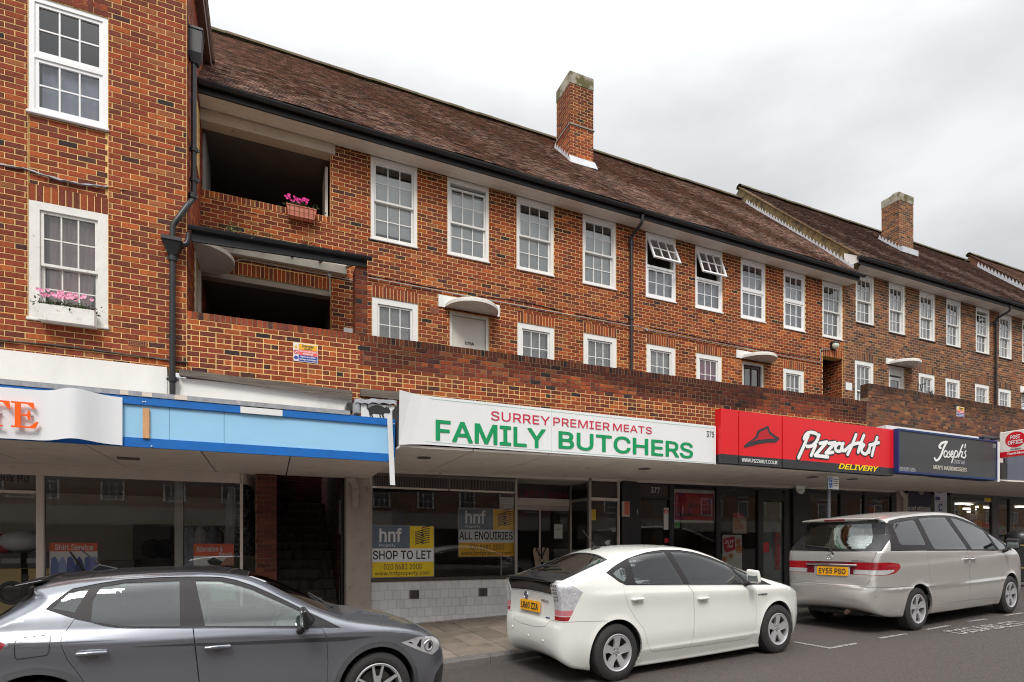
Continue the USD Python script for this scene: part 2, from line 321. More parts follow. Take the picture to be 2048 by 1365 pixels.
# ---------------------------------------------------------------- windows
def sash(parent, x0, x1, z0, z1, y, nx=3, ny=2, stile=.04, rail=None, bar=.016, depth=.035, mt=None, pane=None, hinge=None, seed=0, name='sash'):
    r = random.Random(seed * 77 + int(x0 * 1000)); mt = mt or WHITE; pane = pane or PANE; rail = rail or stile
    def turn(v):
        if not hinge: return v
        v = np.array(v, float); c, s = math.cos(hinge), math.sin(hinge); py, pz = y, z1
        dy, dz = v[:, 1] - py, v[:, 2] - pz
        return np.stack([v[:, 0], py + dy * c + dz * s, pz - dy * s + dz * c], 1)
    m = MB(); m.box((x0, y, z0), (x0 + stile, y + depth, z1)); m.box((x1 - stile, y, z0), (x1, y + depth, z1)); m.box((x0 + stile, y, z0), (x1 - stile, y + depth, z0 + rail)); m.box((x0 + stile, y, z1 - rail), (x1 - stile, y + depth, z1))
    m.v = [turn(v) for v in m.v]; s = obj(name, m, mt, parent)
    gx0, gx1, gz0, gz1 = x0 + stile, x1 - stile, z0 + rail, z1 - rail
    bars = [(gx0 + (gx1 - gx0) * i / nx - bar / 2, gz0, gx0 + (gx1 - gx0) * i / nx + bar / 2, gz1) for i in range(1, nx)]
    for a, b, c, d in bars:
        m = MB(); m.box((a, y + .006, b), (c, y + depth - .006, d)); m.v = [turn(v) for v in m.v]; obj('glazing_bar', m, mt, parent)
    for j in range(1, ny):
        z = gz0 + (gz1 - gz0) * j / ny; e = [gx0] + [q for a in bars for q in (a[0], a[2])] + [gx1]
        m = MB()
        for k in range(0, len(e), 2): m.box((e[k], y + .008, z - bar / 2), (e[k + 1], y + depth - .008, z + bar / 2))
        m.v = [turn(v) for v in m.v]; obj('glazing_bar', m, mt, parent)
    for i in range(nx):
        for j in range(ny):
            a, b = gx0 + (gx1 - gx0) * i / nx + (bar / 2 if i else 0), gx0 + (gx1 - gx0) * (i + 1) / nx - (bar / 2 if i < nx - 1 else 0)
            c, d = gz0 + (gz1 - gz0) * j / ny + (bar / 2 if j else 0), gz0 + (gz1 - gz0) * (j + 1) / ny - (bar / 2 if j < ny - 1 else 0)
            q = y + depth * .6; tx, tz = r.uniform(-.0016, .0016), r.uniform(-.002, .002)
            v = [(a, q - tx - tz, c), (b, q + tx - tz, c), (b, q + tx + tz, d), (a, q - tx + tz, d)]
            m = MB(); m.add(turn(v), [(0, 1, 2, 3)]); obj('pane', m, pane, parent)
def window(b, x0, x1, z0, z1, y, style='sash', case=.07, head=None, sill=.05, ny=(2, 2), mt=None, opened=None, seed=0, label=None, sillmat=None, room=.9, split=.5):
    w = sub(b, 'window', label); mt = mt or (UPVC if style == 'upvc' else WHITE); head = head or case
    m = MB(); yf = y + .012; d = .11
    m.box((x0, yf, z0), (x0 + case, yf + d, z1)); m.box((x1 - case, yf, z0), (x1, yf + d, z1)); m.box((x0 + case, yf, z1 - head), (x1 - case, yf + d, z1)); m.box((x0 + case, yf + .001, z0), (x1 - case, yf + d, z0 + sill))
    zi0, zi1 = z0 + sill, z1 - head; xm0, xm1 = x0 + case, x1 - case; zm = zi0 + (zi1 - zi0) * split
    if style == 'upvc': m.box((xm0, yf, zm - .028), (xm1, yf + d, zm + .028))
    obj('frame', m, mt, w)
    m = MB(); m.box((x0 - .015, y - .03, z0 - .035), (x1 + .015, y + .1, z0 - .001), ch=.006); obj('sill', m, sillmat or mt, w)
    if style == 'upvc':
        sash(w, xm0, xm1, zm + .028, zi1, yf + .014 - (.02 if opened else 0), ny=ny[0], stile=.042, bar=.018, mt=mt, hinge=opened, seed=seed)
        sash(w, xm0, xm1, zi0, zm - .028, yf + .014, ny=ny[1], stile=.042, bar=.018, mt=mt, seed=seed + 1)
    else:
        drop = opened or 0.0
        sash(w, xm0 + .003, xm1 - .003, zm - .02 - drop, zi1 - drop, yf + .022, ny=ny[0], stile=.034, bar=.016, depth=.034, mt=mt, seed=seed, name='upper_sash')
        sash(w, xm0 + .003, xm1 - .003, zi0, zm + .02, yf + .060, ny=ny[1], stile=.036, rail=.042, bar=.016, depth=.034, mt=mt, seed=seed + 1, name='lower_sash')
        if drop: pass
    # the room behind
    m = MB(); a, c = np.array((x0 - .3, y + .23, z0 - .3)), np.array((x1 + .3, y + .23 + room, z1 + .2))
    m.box(a, c); v, f, t = m.arrays(); f = f[:, ::-1]; keep = [i for i in range(len(f)) if not np.all(np.abs(v[f[i]][:, 1] - a[1]) < 1e-6)]
    mm = MB(); mm.add(v, f[keep]); obj('room', mm, ROOMWALL, w)
    return w
def curtain(label, x0, x1, z0, z1, y, mt, folds=9, amp=.018, gather=0.0, group=None, name='net_curtain', cat='curtain', seed=0):
    r = random.Random(seed); n = 60 if folds else 1; mrows = 10 if folds else 1; v = []
    ph = [r.uniform(0, 6.28) for _ in range(3)]
    for j in range(mrows + 1):
        tz = j / mrows
        for i in range(n + 1):
            s = i / n; x = x0 + (x1 - x0) * s
            if gather: x = x + gather * (1 - tz) ** 1.5 * (x1 - x0) * s
            yy = y + (amp * (math.sin(s * folds * 6.283 + ph[0]) * .6 + math.sin(s * folds * 2.3 * 6.283 + ph[1] + tz * .7) * .4) if folds else 0)
            v.append((x, yy, z0 + (z1 - z0) * tz))
    m = MB(); m.add(v, [(j * (n + 1) + i, j * (n + 1) + i + 1, (j + 1) * (n + 1) + i + 1, (j + 1) * (n + 1) + i) for j in range(mrows) for i in range(n)])
    return obj(name, m, mt, smooth=True, label=label, cat=cat, group=group)
# ---------------------------------------------------------------- roofs
TILE = mat('clay_roof_tile', (1.0, 1.02, 0.98), 0.9, var=0.22, scale=16, bump=0.4, bscale=70, tinted=True, dirt=(0.17, 0.14, 0.105), dscale=22, dfrom=0.63, dto=0.74, spec=0.2, detail=6)
PAL_TILE = [((0.202, 0.115, 0.091), 30), ((0.239, 0.136, 0.106), 24), ((0.166, 0.099, 0.081), 22), ((0.282, 0.167, 0.127), 10), ((0.130, 0.086, 0.074), 10), ((0.321, 0.208, 0.163), 4)]
PAL_TILE_DARK = [((0.139, 0.085, 0.069), 30), ((0.168, 0.101, 0.080), 24), ((0.114, 0.073, 0.062), 24), ((0.203, 0.122, 0.094), 10), ((0.091, 0.064, 0.056), 12)]
def roof(parent, x0, x1, ye, ze0, ze1, yr, zr, pal, seed, limit=300, holes=()):
    """Rows of plain tiles from the eaves (height ze0 at x0 to ze1 at x1) up to the ridge."""
    B = Bricks(seed); r = B.r
    def pt(x, t, h=0.0):
        ze = ze0 + (ze1 - ze0) * (x - x0) / (x1 - x0); d = np.array([yr - ye, zr - ze]); n = np.array([-d[1], d[0]]) / np.linalg.norm(d)
        p = np.array([ye, ze]) + d * t + n * h + np.array([0, .025 * math.sin(x * .8 + 1.3) * math.sin(math.pi * t) + .012 * math.sin(x * 2.1 + t * 7)])
        return (x, p[0], p[1])
    Ls = math.hypot(yr - ye, zr - (ze0 + ze1) / 2); rows = round(Ls / .1); w = .151; cols = round((x1 - x0) / w); w = (x1 - x0) / cols
    m = MB(); N = 24
    v = [pt(x0 + (x1 - x0) * i / N, t, -.016) for i in range(N + 1) for t in (0, .25, .5, .75, 1.012)]
    m.add(v, [(i * 5 + k, (i + 1) * 5 + k, (i + 1) * 5 + k + 1, i * 5 + k + 1) for i in range(N) for k in range(4)])
    obj('roof_boarding', m, DARK, parent)
    for j in range(rows):
        t0, t1 = j / rows, min(1.0, (j + 1.35) / rows)
        for i in range(-1, cols):
            a = x0 + (i + (.5 if j % 2 else 0)) * w; b = a + w
            a, b = max(a, x0), min(b, x1)
            if b - a < .03: continue
            if any(h[0] < (a + b) / 2 < h[1] and h[2] < (t0 + .5 / rows) < h[3] for h in holes): continue
            h0 = .017 + r.uniform(-.002, .004); h1 = .001; sk = r.uniform(-.0025, .0025); dt = r.uniform(-.06, .06) / rows; g = .0022
            lo = [pt(a + g, t0 + dt, h0 - .012 + sk), pt(b - g, t0 + dt, h0 - .012 - sk), pt(b - g, t1, h1 - .012), pt(a + g, t1, h1 - .012)]
            hi = [pt(a + g, t0 + dt, h0 + sk), pt(b - g, t0 + dt, h0 - sk), pt(b - g, t1, h1), pt(a + g, t1, h1)]
            B.b.append((np.array(lo + hi), [(4, 5, 6, 7), (0, 1, 5, 4), (1, 2, 6, 5), (3, 0, 4, 7)], B.tone(pal)))
    B.finish(parent, limit, 'roof_tile', TILE)
    return pt
def ridge_tiles(parent, x0, x1, y, z, mt, seed=3):
    r = random.Random(seed); n = round((x1 - x0) / .41); w = (x1 - x0) / n
    for i in range(n):
        m = MB(); a, b = x0 + i * w - .012, x0 + (i + 1) * w + .004; v = []
        dz = r.uniform(-.008, .008)
        for x in (a, b):
            for k in range(9):
                an = math.pi * k / 8; v.append((x, y + .115 * math.cos(an), z - .075 + dz + .115 * math.sin(an)))
        m.add(v, [(k, k + 1, 10 + k, 9 + k) for k in range(8)])
        t = r.uniform(.8, 1.2); m.t = [np.tile((t, t, t), (len(q), 1)) for q in m.v]
        obj('ridge_tile', m, mt, parent, tinted=True)
RIDGE = mat('mossy_ridge', (0.12, 0.085, 0.055), 0.95, var=0.4, scale=18, bump=0.5, bscale=40, tinted=True, dirt=(0.085, 0.085, 0.035), dscale=9, dfrom=0.45, dto=0.6)
def gutter(parent, x0, x1, y, z0, z1, r=.056, n=8):
    m = MB(); v = []
    for (x, z) in ((x0, z0), (x1, z1)):
        for k in range(11):
            an = math.pi + math.pi * k / 10; v.append((x, y + r * math.cos(an), z + r * math.sin(an)))
        for k in range(11):
            an = 2 * math.pi - math.pi * k / 10; v.append((x, y + (r - .005) * math.cos(an), z + (r - .005) * math.sin(an)))
    m.add(v, [(k, 22 + k, 22 + (k + 1) % 22, (k + 1) % 22) for k in range(22)])
    for base in (0, 22):                                   # stop ends
        m.add([v[base + k] for k in range(11)], [(0, k, k + 1) if base else (0, k + 1, k) for k in range(1, 10)])
    g = obj('gutter', m, BLACKPIPE, parent, smooth=35)
    for i in range(1, n):
        x = x0 + (x1 - x0) * i / n; z = z0 + (z1 - z0) * i / n; v = []
        m = MB()
        for xx in (x - .03, x + .03):
            for k in range(11):
                an = math.pi + math.pi * k / 10; v.append((xx, y + (r + .007) * math.cos(an), z + .004 + (r + .007) * math.sin(an)))
        m.add(v, [(k, 11 + k, 12 + k, k + 1) for k in range(10)]); obj('gutter_joint', m, BLACKPIPE, g, smooth=35)
    return g
def downpipe(parent, pts, r=.034, collars=(), name='downpipe'):
    m = MB(); m.tube(pts, r, 14); d = obj(name, m, BLACKPIPE, parent, smooth=40)
    for c in collars:
        m = MB(); c = np.asarray(c, float); m.tube([c + (0, 0, -.035), c + (0, 0, -.034), c + (0, 0, .034), c + (0, 0, .035)], [r + .004, r + .012, r + .012, r + .004], 14)
        m.box(c + (-r - .035, .0, -.018), c + (r + .035, .02, .018)); obj('pipe_collar', m, BLACKPIPE, d, smooth=40)
    return d
def smooth_path(pts, n=8):
    """Rounds the corners of a polyline."""
    pts = [np.asarray(p, float) for p in pts]; out = [pts[0]]
    for a, b, c in zip(pts[:-2], pts[1:-1], pts[2:]):
        d = min(.07, .45 * np.linalg.norm(a - b), .45 * np.linalg.norm(c - b))
        p, q = b + (a - b) / np.linalg.norm(a - b) * d, b + (c - b) / np.linalg.norm(c - b) * d
        out += [(1 - t) ** 2 * p + 2 * t * (1 - t) * b + t * t * q for t in np.linspace(0, 1, n)]
    return out + [pts[-1]]
D0, D1, DS = 9.06, 10.71, 9.557                            # parapet front, flats' front, shop fronts
XC, XG, XE = -1.088, 14.6, 27.4                            # corner of the left block, party wall, far party wall
# ================================================================ left block
lb = thing('corner_block', 'tall red brick block at the far left with two white windows, above the launderette', 'building', (-3.3, 9.6, 0))
wa = window_px = None
ZB = 4.017
ux0, ux1 = PX(56, D0), PX(216, D0)
zu0, zu1 = PZ(216, 259, D0), PZ(216, 36, D0)
zl0, zl1 = PZ(216, 655, D0), PZ(216, 429, D0)
reg = rect(-5.6, XC, ZB, 10.2)
panel = rect(ux0, ux1, zl1 - .02, zu0 + .02)
op = unary_union([rect(ux0, ux1, zu0, zu1), rect(ux0, ux1, zl0, zl1)])
wl = wall_back(lb, 'wall', front(D0), reg.difference(op).difference(panel), MORTAR)
B = Bricks(11)
B.wall(front(D0), reg.difference(op).difference(panel), PAL_RED, zbase=PZ(373, 629, D0) - 40 * BH)
pr = rect(ux0 + .006, ux1 - .006, zl1 + .215, zu0)
wall_back(lb, 'spandrel', front(D0 + .018), panel, MORTAR, .2)
B.wall(front(D0 + .018), pr, PAL_RED, zbase=PZ(373, 629, D0) - 40 * BH + .03, phase=ux0 + .1)
B.soldiers(front(D0 + .018), ux0, ux1, zl1, zl1 + .215, PAL_RED, pitch=.078)
B.soldiers(front(D0), ux0, ux1, zu1, zu1 + .215, PAL_RED, pitch=.078)
RET = ((XC, 0, 0), (0, 1, 0), (0, 0, 1), (1, 0, 0))
door_ret = rect(9.93, 10.66, 3.7, 6.12)
rr = rect(D0 + .225, 13.0, 4.2, 10.2).difference(rect(9.93, 10.66, 3.7, 6.12))
m = MB(); m.prism(rr, -.2, 0, RET); obj('return_wall', m, MORTAR, lb)
B.wall(RET, rect(D0 + .002, 11.6, 4.75, 10.2).difference(door_ret).difference(rect(9.93, 10.6, 7.6, 8.68)), PAL_RED, zbase=PZ(373, 629, D0) - 40 * BH)
B.finish(wl)
w = window(lb, ux0, ux1, zu0, zu1, D0, 'upvc', case=.062, seed=3, room=1.0, split=.5)
w = window(lb, ux0, ux1, zl0, zl1, D0, 'sash', case=.115, head=.10, sill=.11, seed=5, mt=OLDWHITE, split=.47, ny=(2, 2))
curtain('pale blue sheet hung behind the lower half of the top left window', ux0 + .1, ux1 - .1, zu0 + .02, zu0 + (zu1 - zu0) * .49, D0 + .16, mat('pale_blue_sheet', (0.78, 0.82, 0.95), 0.8, var=.06), folds=2.2, amp=.03, name='sheet_curtain', seed=2)
curtain('pinkish net curtain drawn aside behind the window over the white flower box', ux0 + .14, ux1 - .14, zl0 + .1, zl1 - .1, D0 + .165, mat('pink_net', (0.80, 0.62, 0.60), 0.8, var=.08), folds=3.5, amp=.035, gather=-.18, name='net_curtain', seed=4)
m = MB(); m.box((-5.6, D0 - .018, 3.2), (XC - .235, D0 + .2, ZB)); obj('white_band', m, BAND, lb)
m = MB(); m.box((XC - .24, D0 - .004, 3.2), (XC - .05, D0 + .2, ZB - .12)); obj('white_band', m, BAND, lb)
m = MB(); m.box((-5.6, D0, 10.2), (XC + .12, 12.5, 10.3)); m.box((XC - .02, D0 - .3, 10.0), (XC + .12, 11.5, 10.2)); obj('eaves_board', m, mat('brown_eaves_paint', (0.10, 0.06, 0.045), 0.5), lb)
m = MB(); m.add([(XC + .17, D0 - .5, 10.2), (XC + .17, 14, 10.2), (-5.6, 14, 14.6), (-5.6, D0 - .5, 14.6)], [(0, 1, 2, 3)]); obj('roof', m, TILE, lb, tinted=True)
AIRB = mat('terracotta', (0.30, 0.10, 0.05), 0.8, var=.15)
def air_brick(parent, x, z, y, nx=8, nz=3, w=.215, h=.07):
    a = Polygon([(0, 0), (w, 0), (w, h), (0, h)])
    for i in range(nx):
        for j in range(nz): a = a.difference(rect(.014 + i * (w - .02) / nx, .014 + i * (w - .02) / nx + .014, .01 + j * (h - .012) / nz, .01 + j * (h - .012) / nz + .013))
    m = MB(); m.prism(a, -.02, .011, front(y, x, z)); obj('air_brick', m, AIRB, parent)
    m = MB(); m.box((x, y - .006, z), (x + w, y + .0, z + h)); obj('air_brick_back', m, DARK, parent)
air_brick(lb, PX(256, D0), PZ(256, 690, D0), D0)
def wavy_strip(parent, pts, D, h, out, mt, name, seed, amp=.006):
    r = random.Random(seed); m = MB(); P0 = [np.array([PX(u, D), 0, PZ(u, v, D)]) for u, v in pts]; up = []
    for a, b in zip(P0[:-1], P0[1:]):
        n = max(2, int(np.linalg.norm(b - a) / .05))
        for i in range(n): up.append(a + (b - a) * i / n)
    up.append(P0[-1]); v = []
    for i, p in enumerate(up):
        o = out * r.uniform(.4, 1.3); dz = r.uniform(-amp, amp); hh = h * r.uniform(.7, 1.2)
        v += [(p[0], D + .002, p[2] + dz + hh), (p[0], D - o, p[2] + dz), (p[0], D + .002, p[2] + dz - .002)]
    m.add(v, [(3 * i + k, 3 * i + 3 + k, 3 * i + 3 + (k + 1) % 3, 3 * i + (k + 1) % 3) for i in range(len(up) - 1) for k in range(3)])
    return obj(name, m, mt, parent)
wavy_strip(lb, [(-30, 326), (56, 341), (110, 360), (160, 371), (215, 376)], D0 - .001, .03, .035, LEAD, 'lead_tray', 1)
wavy_strip(lb, [(215, 376), (252, 383)], D0 - .001, .015, .014, mat('dark_mortar_gap', (.03, .025, .02), .9), 'lead_tray', 7)
wavy_strip(lb, [(-30, 679), (120, 693), (340, 722), (376, 727)], D0 - .007, .02, .03, mat('old_cable', (0.06, 0.055, 0.05), 0.7, var=.4, scale=12), 'cable_tray', 2, amp=.002)
# rainwater pipes of the corner block
px, py = XC + .065, 9.28
dpz = lambda v, u=388: PZ(u, v, py)
pts = smooth_path([(px, py, dpz(125)), (px, py, dpz(398)), (px - .03, 9.05, dpz(425)), (PX(357, 8.98), 8.98, PZ(357, 436, 8.98)), (PX(345, 8.98), 8.98, PZ(345, 452, 8.98)), (PX(345, 8.98), 8.98, PZ(345, 482, 8.98))])
rw = thing('rainwater_pipe', 'black rainwater pipe with bends and a hopper at the corner of the left block', 'drainpipe', (px, py, 3))
downpipe(rw, pts, .036, [(px, py, dpz(300)), (px, py, dpz(360)), (px - .012, 9.20, dpz(402) + .02)])
hx, hz = PX(345, 8.97), PZ(345, 483, 8.97)
m = MB(); q = lambda w, d, z: [(hx - w, 8.97 - d, z), (hx + w, 8.97 - d, z), (hx + w, 8.97 + .075, z), (hx - w, 8.97 + .075, z)]
m.hexa(q(.045, .045, hz - .2) + q(.115, .105, hz - .03)); m.hexa(q(.125, .115, hz - .028) + q(.125, .115, hz + .02)); obj('hopper', m, BLACKPIPE, rw)
m = MB(); m.tube(smooth_path([(hx + .05, 8.97, hz - .02), (hx + .17, 8.97, hz - .02), (hx + .19, 8.98, hz + .10), (hx + .19, 8.98, hz + .16)]), .034, 12); obj('bend', m, BLACKPIPE, rw, smooth=40)
downpipe(rw, [(hx, 8.97, hz - .19), (hx, 8.97, PZ(345, 800, 8.97))], .038, [(hx, 8.97, hz - .24), (hx, 8.97, PZ(345, 759, 8.97))])
h1 = np.array([px + .015, py, dpz(72)])
m = MB(); q = lambda w, d, z: [(h1[0] - w, py - d, z), (h1[0] + w, py - d, z), (h1[0] + w, py + d, z), (h1[0] - w, py + d, z)]
zt, zm, zb = dpz(68), dpz(112), dpz(130)
m.hexa(q(.045, .045, zb) + q(.085, .09, zm)); m.hexa(q(.085, .09, zm + .001) + q(.1, .1, zt)); m.hexa(q(.11, .11, zt + .001) + q(.11, .11, zt + .03)); obj('hopper', m, BLACKPIPE, rw)
# ================================================================ centre terrace
ct = thing('centre_terrace', 'long red brick terrace with nine upper windows, stair openings and a brown tiled roof', 'building', (6.5, 11.5, 0))
zs = lambda x: 8.86 - .0085 * (x - .5)
M1 = front(D1)
up = [(741.7, 834.3, 485.5), (895, 977.7, 516), (1033.3, 1107.5, 544.6), (1165.5, 1232, 572.5), (1291.7, 1351.7, 599), (1390.7, 1445, 620.5), (1481.7, 1530.7, 640), (1567.3, 1610, 659.8), (1645, 1685, 676.5)]
lo = [(744, 836, 600.5), (1035, 1108.7, 650), (1167, 1233.4, 670.7), (1293.3, 1351, 691.6), (1392.7, 1443.3, 709.5), (1566.7, 1608, 739.2)]
UPW, LOW, holes = [], [], []
for a, b, v in up:
    x0, x1 = PX(a, D1), PX(b, D1); z0 = PZ((a + b) / 2, v, D1); UPW.append((x0, x1, z0, zs((x0 + x1) / 2) - .002)); holes.append(rect(x0, x1, z0, 9.0))
for a, b, v in lo:
    x0, x1 = PX(a, D1), PX(b, D1); z1 = PZ((a + b) / 2, v, D1); LOW.append((x0, x1, z1 - 1.62, z1)); holes.append(rect(x0, x1, z1 - 1.62, z1))
dA = (PX(899.5, D1), PX(978, D1), 3.75, PZ(938, 628, D1)); dB = (PX(1485, D1), PX(1528, D1), 3.75, PZ(1506, 726, D1)); holes += [rect(*dA), rect(*dB)]
sx1 = PX(661, D1)
holes += [rect(XC - .5, sx1, 7.52, 8.68), rect(XC - .5, sx1 + .005, 3.75, 6.19)]
pg = (PX(1645.3, D1), PX(1685.3, D1), 3.75, PZ(1665, 715, D1)); holes.append(rect(*pg))
reg = Polygon([(XC, 3.75), (XG, 3.75), (XG, zs(XG)), (XC, zs(XC))]).difference(unary_union(holes))
reg = reg.difference(rect(XC - 1, sx1, 8.68, 9.1))
w1 = wall_back(ct, 'wall', M1, reg, MORTAR)
sold = [rect(a[0], a[1], a[3], a[3] + .215) for a in LOW] + [rect(XC, sx1, 7.41, 7.52), rect(PX(459, D1), sx1, 6.19, 6.40), rect(pg[0], pg[1], pg[3], pg[3] + .2)]
B = Bricks(21)
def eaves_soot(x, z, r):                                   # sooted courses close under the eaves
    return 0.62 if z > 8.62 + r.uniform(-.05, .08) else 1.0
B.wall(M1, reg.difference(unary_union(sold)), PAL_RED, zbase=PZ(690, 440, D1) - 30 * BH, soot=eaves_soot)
for a in LOW: B.soldiers(M1, a[0], a[1], a[3], a[3] + .215, PAL_RED[:4])
B.soldiers(M1, XC, sx1, 7.41, 7.52, PAL_RED); B.soldiers(M1, PX(459, D1), sx1, 6.19, 6.40, PAL_RED[:4]); B.soldiers(M1, pg[0], pg[1], pg[3], pg[3] + .2, PAL_RED)
# balcony wall top and jambs of the stair openings
for z0, z1 in ((3.8, 6.19), (7.52, 8.68)):
    B.wall(((sx1, 0, 0), (0, 1, 0), (0, 0, 1), (-1, 0, 0)), rect(D1 + .002, D1 + .22, z0, z1), PAL_RED, zbase=PZ(690, 440, D1) - 30 * BH)
B.wall(((pg[1], 0, 0), (0, 1, 0), (0, 0, 1), (-1, 0, 0)), rect(D1 + .002, D1 + 1.6, 3.75, pg[3]), PAL_RED, zbase=PZ(690, 440, D1) - 30 * BH)
m = MB(); m.box((pg[1], D1 + .2, 3.7), (pg[1] + .1, D1 + 2.2, pg[3] + .1)); obj('passage_wall', m, MORTAR, ct)
m = MB(); m.box((pg[0] - .1, D1 + 2.2, 3.7), (pg[1] + .1, D1 + 2.3, 7)); m.box((pg[0] - .1, D1 + .21, 3.7), (pg[0] - .002, D1 + 2.2, 7)); m.box((pg[0], D1 + .21, pg[3] + .002), (pg[1], D1 + 2.2, pg[3] + .1)); obj('passage_end', m, DARK, ct)
# brick fin that carries the porch roof
fx0, fx1 = PX(711, D0), PX(735, D0)
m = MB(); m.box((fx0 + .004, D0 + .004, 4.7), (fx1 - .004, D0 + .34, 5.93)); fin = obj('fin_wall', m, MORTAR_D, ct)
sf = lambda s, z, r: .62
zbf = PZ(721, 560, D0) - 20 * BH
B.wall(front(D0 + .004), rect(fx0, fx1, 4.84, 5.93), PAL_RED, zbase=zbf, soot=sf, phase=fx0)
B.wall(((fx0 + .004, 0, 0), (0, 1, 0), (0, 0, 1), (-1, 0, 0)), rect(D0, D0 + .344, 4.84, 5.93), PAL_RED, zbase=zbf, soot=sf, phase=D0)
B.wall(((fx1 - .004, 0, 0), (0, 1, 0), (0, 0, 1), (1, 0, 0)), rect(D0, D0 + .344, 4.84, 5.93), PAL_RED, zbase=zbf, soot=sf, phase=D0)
B.finish(w1)
# stair landings behind the openings
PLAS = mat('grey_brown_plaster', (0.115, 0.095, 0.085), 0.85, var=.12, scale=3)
def room_shell(name, x0, x1, y0, y1, z0, z1, mt=PLAS):
    m = MB(); m.box((x0, y0, z0), (x1, y1, z1)); v, f, t = m.arrays(); f = f[:, ::-1]
    keep = [i for i in range(len(f)) if not np.all(np.abs(v[f[i]][:, 1] - y0) < 1e-6)]
    q = MB(); q.add(v, f[keep]); return obj(name, q, mt, ct)
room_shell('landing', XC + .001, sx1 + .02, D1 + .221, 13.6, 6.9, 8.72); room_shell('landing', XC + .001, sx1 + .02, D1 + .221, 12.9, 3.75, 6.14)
m = MB(); m.box((XC, D1 - .03, 8.665), (sx1 + .08, D1 + .2, 8.85)); obj('head_beam', m, mat('peeling_cream_paint', (0.52, 0.44, 0.36), 0.6, var=.1, dirt=(.10, .08, .06), dscale=7, dfrom=.6, dto=.72, stretch=(.5, 1, 2)), ct)
m = MB(); m.box((XC, D1 + .02, 6.085), (sx1, D1 + .2, 6.185)); obj('concrete_lintel', m, mat('dull_concrete', (.36, .31, .27), .8), ct)
m = MB(); m.box((XC + .002, D1 + .3, 7.0), (XC + .05, D1 + 1.2, 8.66)); obj('landing_door', m, mat('grey_door', (.3, .29, .28), .5), ct)
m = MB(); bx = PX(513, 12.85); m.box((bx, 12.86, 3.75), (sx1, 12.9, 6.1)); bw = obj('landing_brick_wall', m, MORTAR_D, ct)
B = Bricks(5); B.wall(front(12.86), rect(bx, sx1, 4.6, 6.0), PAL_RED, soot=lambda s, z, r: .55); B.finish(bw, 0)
m = MB(); m.tube([P(508, 565, 12.6), P(565, 612, 12.4), P(640, 660, 12.2)], .02, 8); obj('handrail', m, BLACKPIPE, ct)
m = MB(); m.box((PX(660, D1) - .06, D1 + .28, 7.3), (PX(660, D1) - .01, D1 + .9, 8.6)); obj('landing_door', m, WHITE, ct)
for v in (330, 345):
    m = MB(); q = P(528, v, 12.2); m.box(q - (.05, .03, .02), q + (.05, .03, .02), ch=.01); obj('light_fitting', m, BLACKPIPE, ct)
# windows
WM = mat('cream_blind', (0.80, 0.81, 0.77), 0.75, var=.05, scale=2)
WB = mat('white_blind', (0.84, 0.86, 0.85), 0.75, var=.04, scale=2)
NET = mat('net_curtain', (0.80, 0.80, 0.78), 0.8, var=.12, scale=14, stretch=(1, 1, .3))
GREYNET = mat('grey_net_curtain', (0.62, 0.65, 0.70), 0.8, var=.08, scale=6, stretch=(1, 1, .2))
PINK = mat('magenta_curtain', (0.75, 0.16, 0.42), 0.75, var=.25, scale=5)
order = ['first', 'second', 'third', 'fourth', 'fifth', 'sixth', 'seventh', 'eighth', 'ninth']
for i, (x0, x1, z0, z1) in enumerate(UPW):
    st = 'sash' if i in (0, 1, 2, 3, 8) else 'upvc'
    kw = {}
    if i in (4, 5): kw['opened'] = math.radians(24 if i == 4 else 20)
    if i == 1: kw['opened'] = .07
    window(ct, x0, x1, z0, z1, D1, st, case=.062 if st == 'sash' else .05, head=.10, sill=.05, seed=20 + i, **kw)
    wdt = x1 - x0; h = z1 - z0
    if i < 4:
        curtain(f'white roller blind pulled down behind the {order[i]} upper sash window of the centre terrace', x0 + .07, x1 - .07, z0 + (.17 if i in (0,) else .05), z1 - (.26 if i != 1 else .2), D1 + .126, WB, folds=0, name='roller_blind', cat='blind')
    elif i < 8:
        nm = {4: 'open window just right of the long drainpipe', 5: 'second of the two open windows', 6: 'closed white window right of the two open ones', 7: 'eighth upper window from the left of the centre terrace'}[i]
        curtain(f'grey net curtain behind the {nm}', x0 + .05, x1 - .05, z0 + .04, z0 + h * (.5 if i < 6 else .78), D1 + .15, GREYNET, folds=7, amp=.012, seed=i)
    else:
        curtain('grey net curtain tied aside in the upper window above the passage', x0 + .07, x1 - .12, z0 + .04, z1 - .45, D1 + .15, GREYNET, folds=5, amp=.015, gather=-.1, seed=i)
for i, (x0, x1, z0, z1) in enumerate(LOW):
    window(ct, x0, x1, z0, z1, D1, 'sash', case=.105, head=.115, sill=.06, seed=40 + i, split=.5)
    lab = ['lace net curtain in the lower window beside the brick fin', 'lace net curtain in the lower window right of door 375A', 'lace net curtain in the lower window left of the long drainpipe', 'cream blind in the lower window right of the long drainpipe', 'magenta curtain glowing in the lower window left of the dark glazed door', 'pale blind in the lower window between the dark door and the passage'][i]
    mt = [NET, NET, NET, WM, PINK, WM][i]
    curtain(lab, x0 + .11, x1 - .11, z0 + .05, z1 - .12, D1 + .145, mt, folds=0 if i in (3, 5) else (3 if i == 4 else 8), amp=.012 if i != 4 else .03, gather=-.0 if i != 4 else -.15, seed=60 + i, cat='blind' if i in (3, 5) else 'curtain', name='blind' if i in (3, 5) else 'lace_curtain')
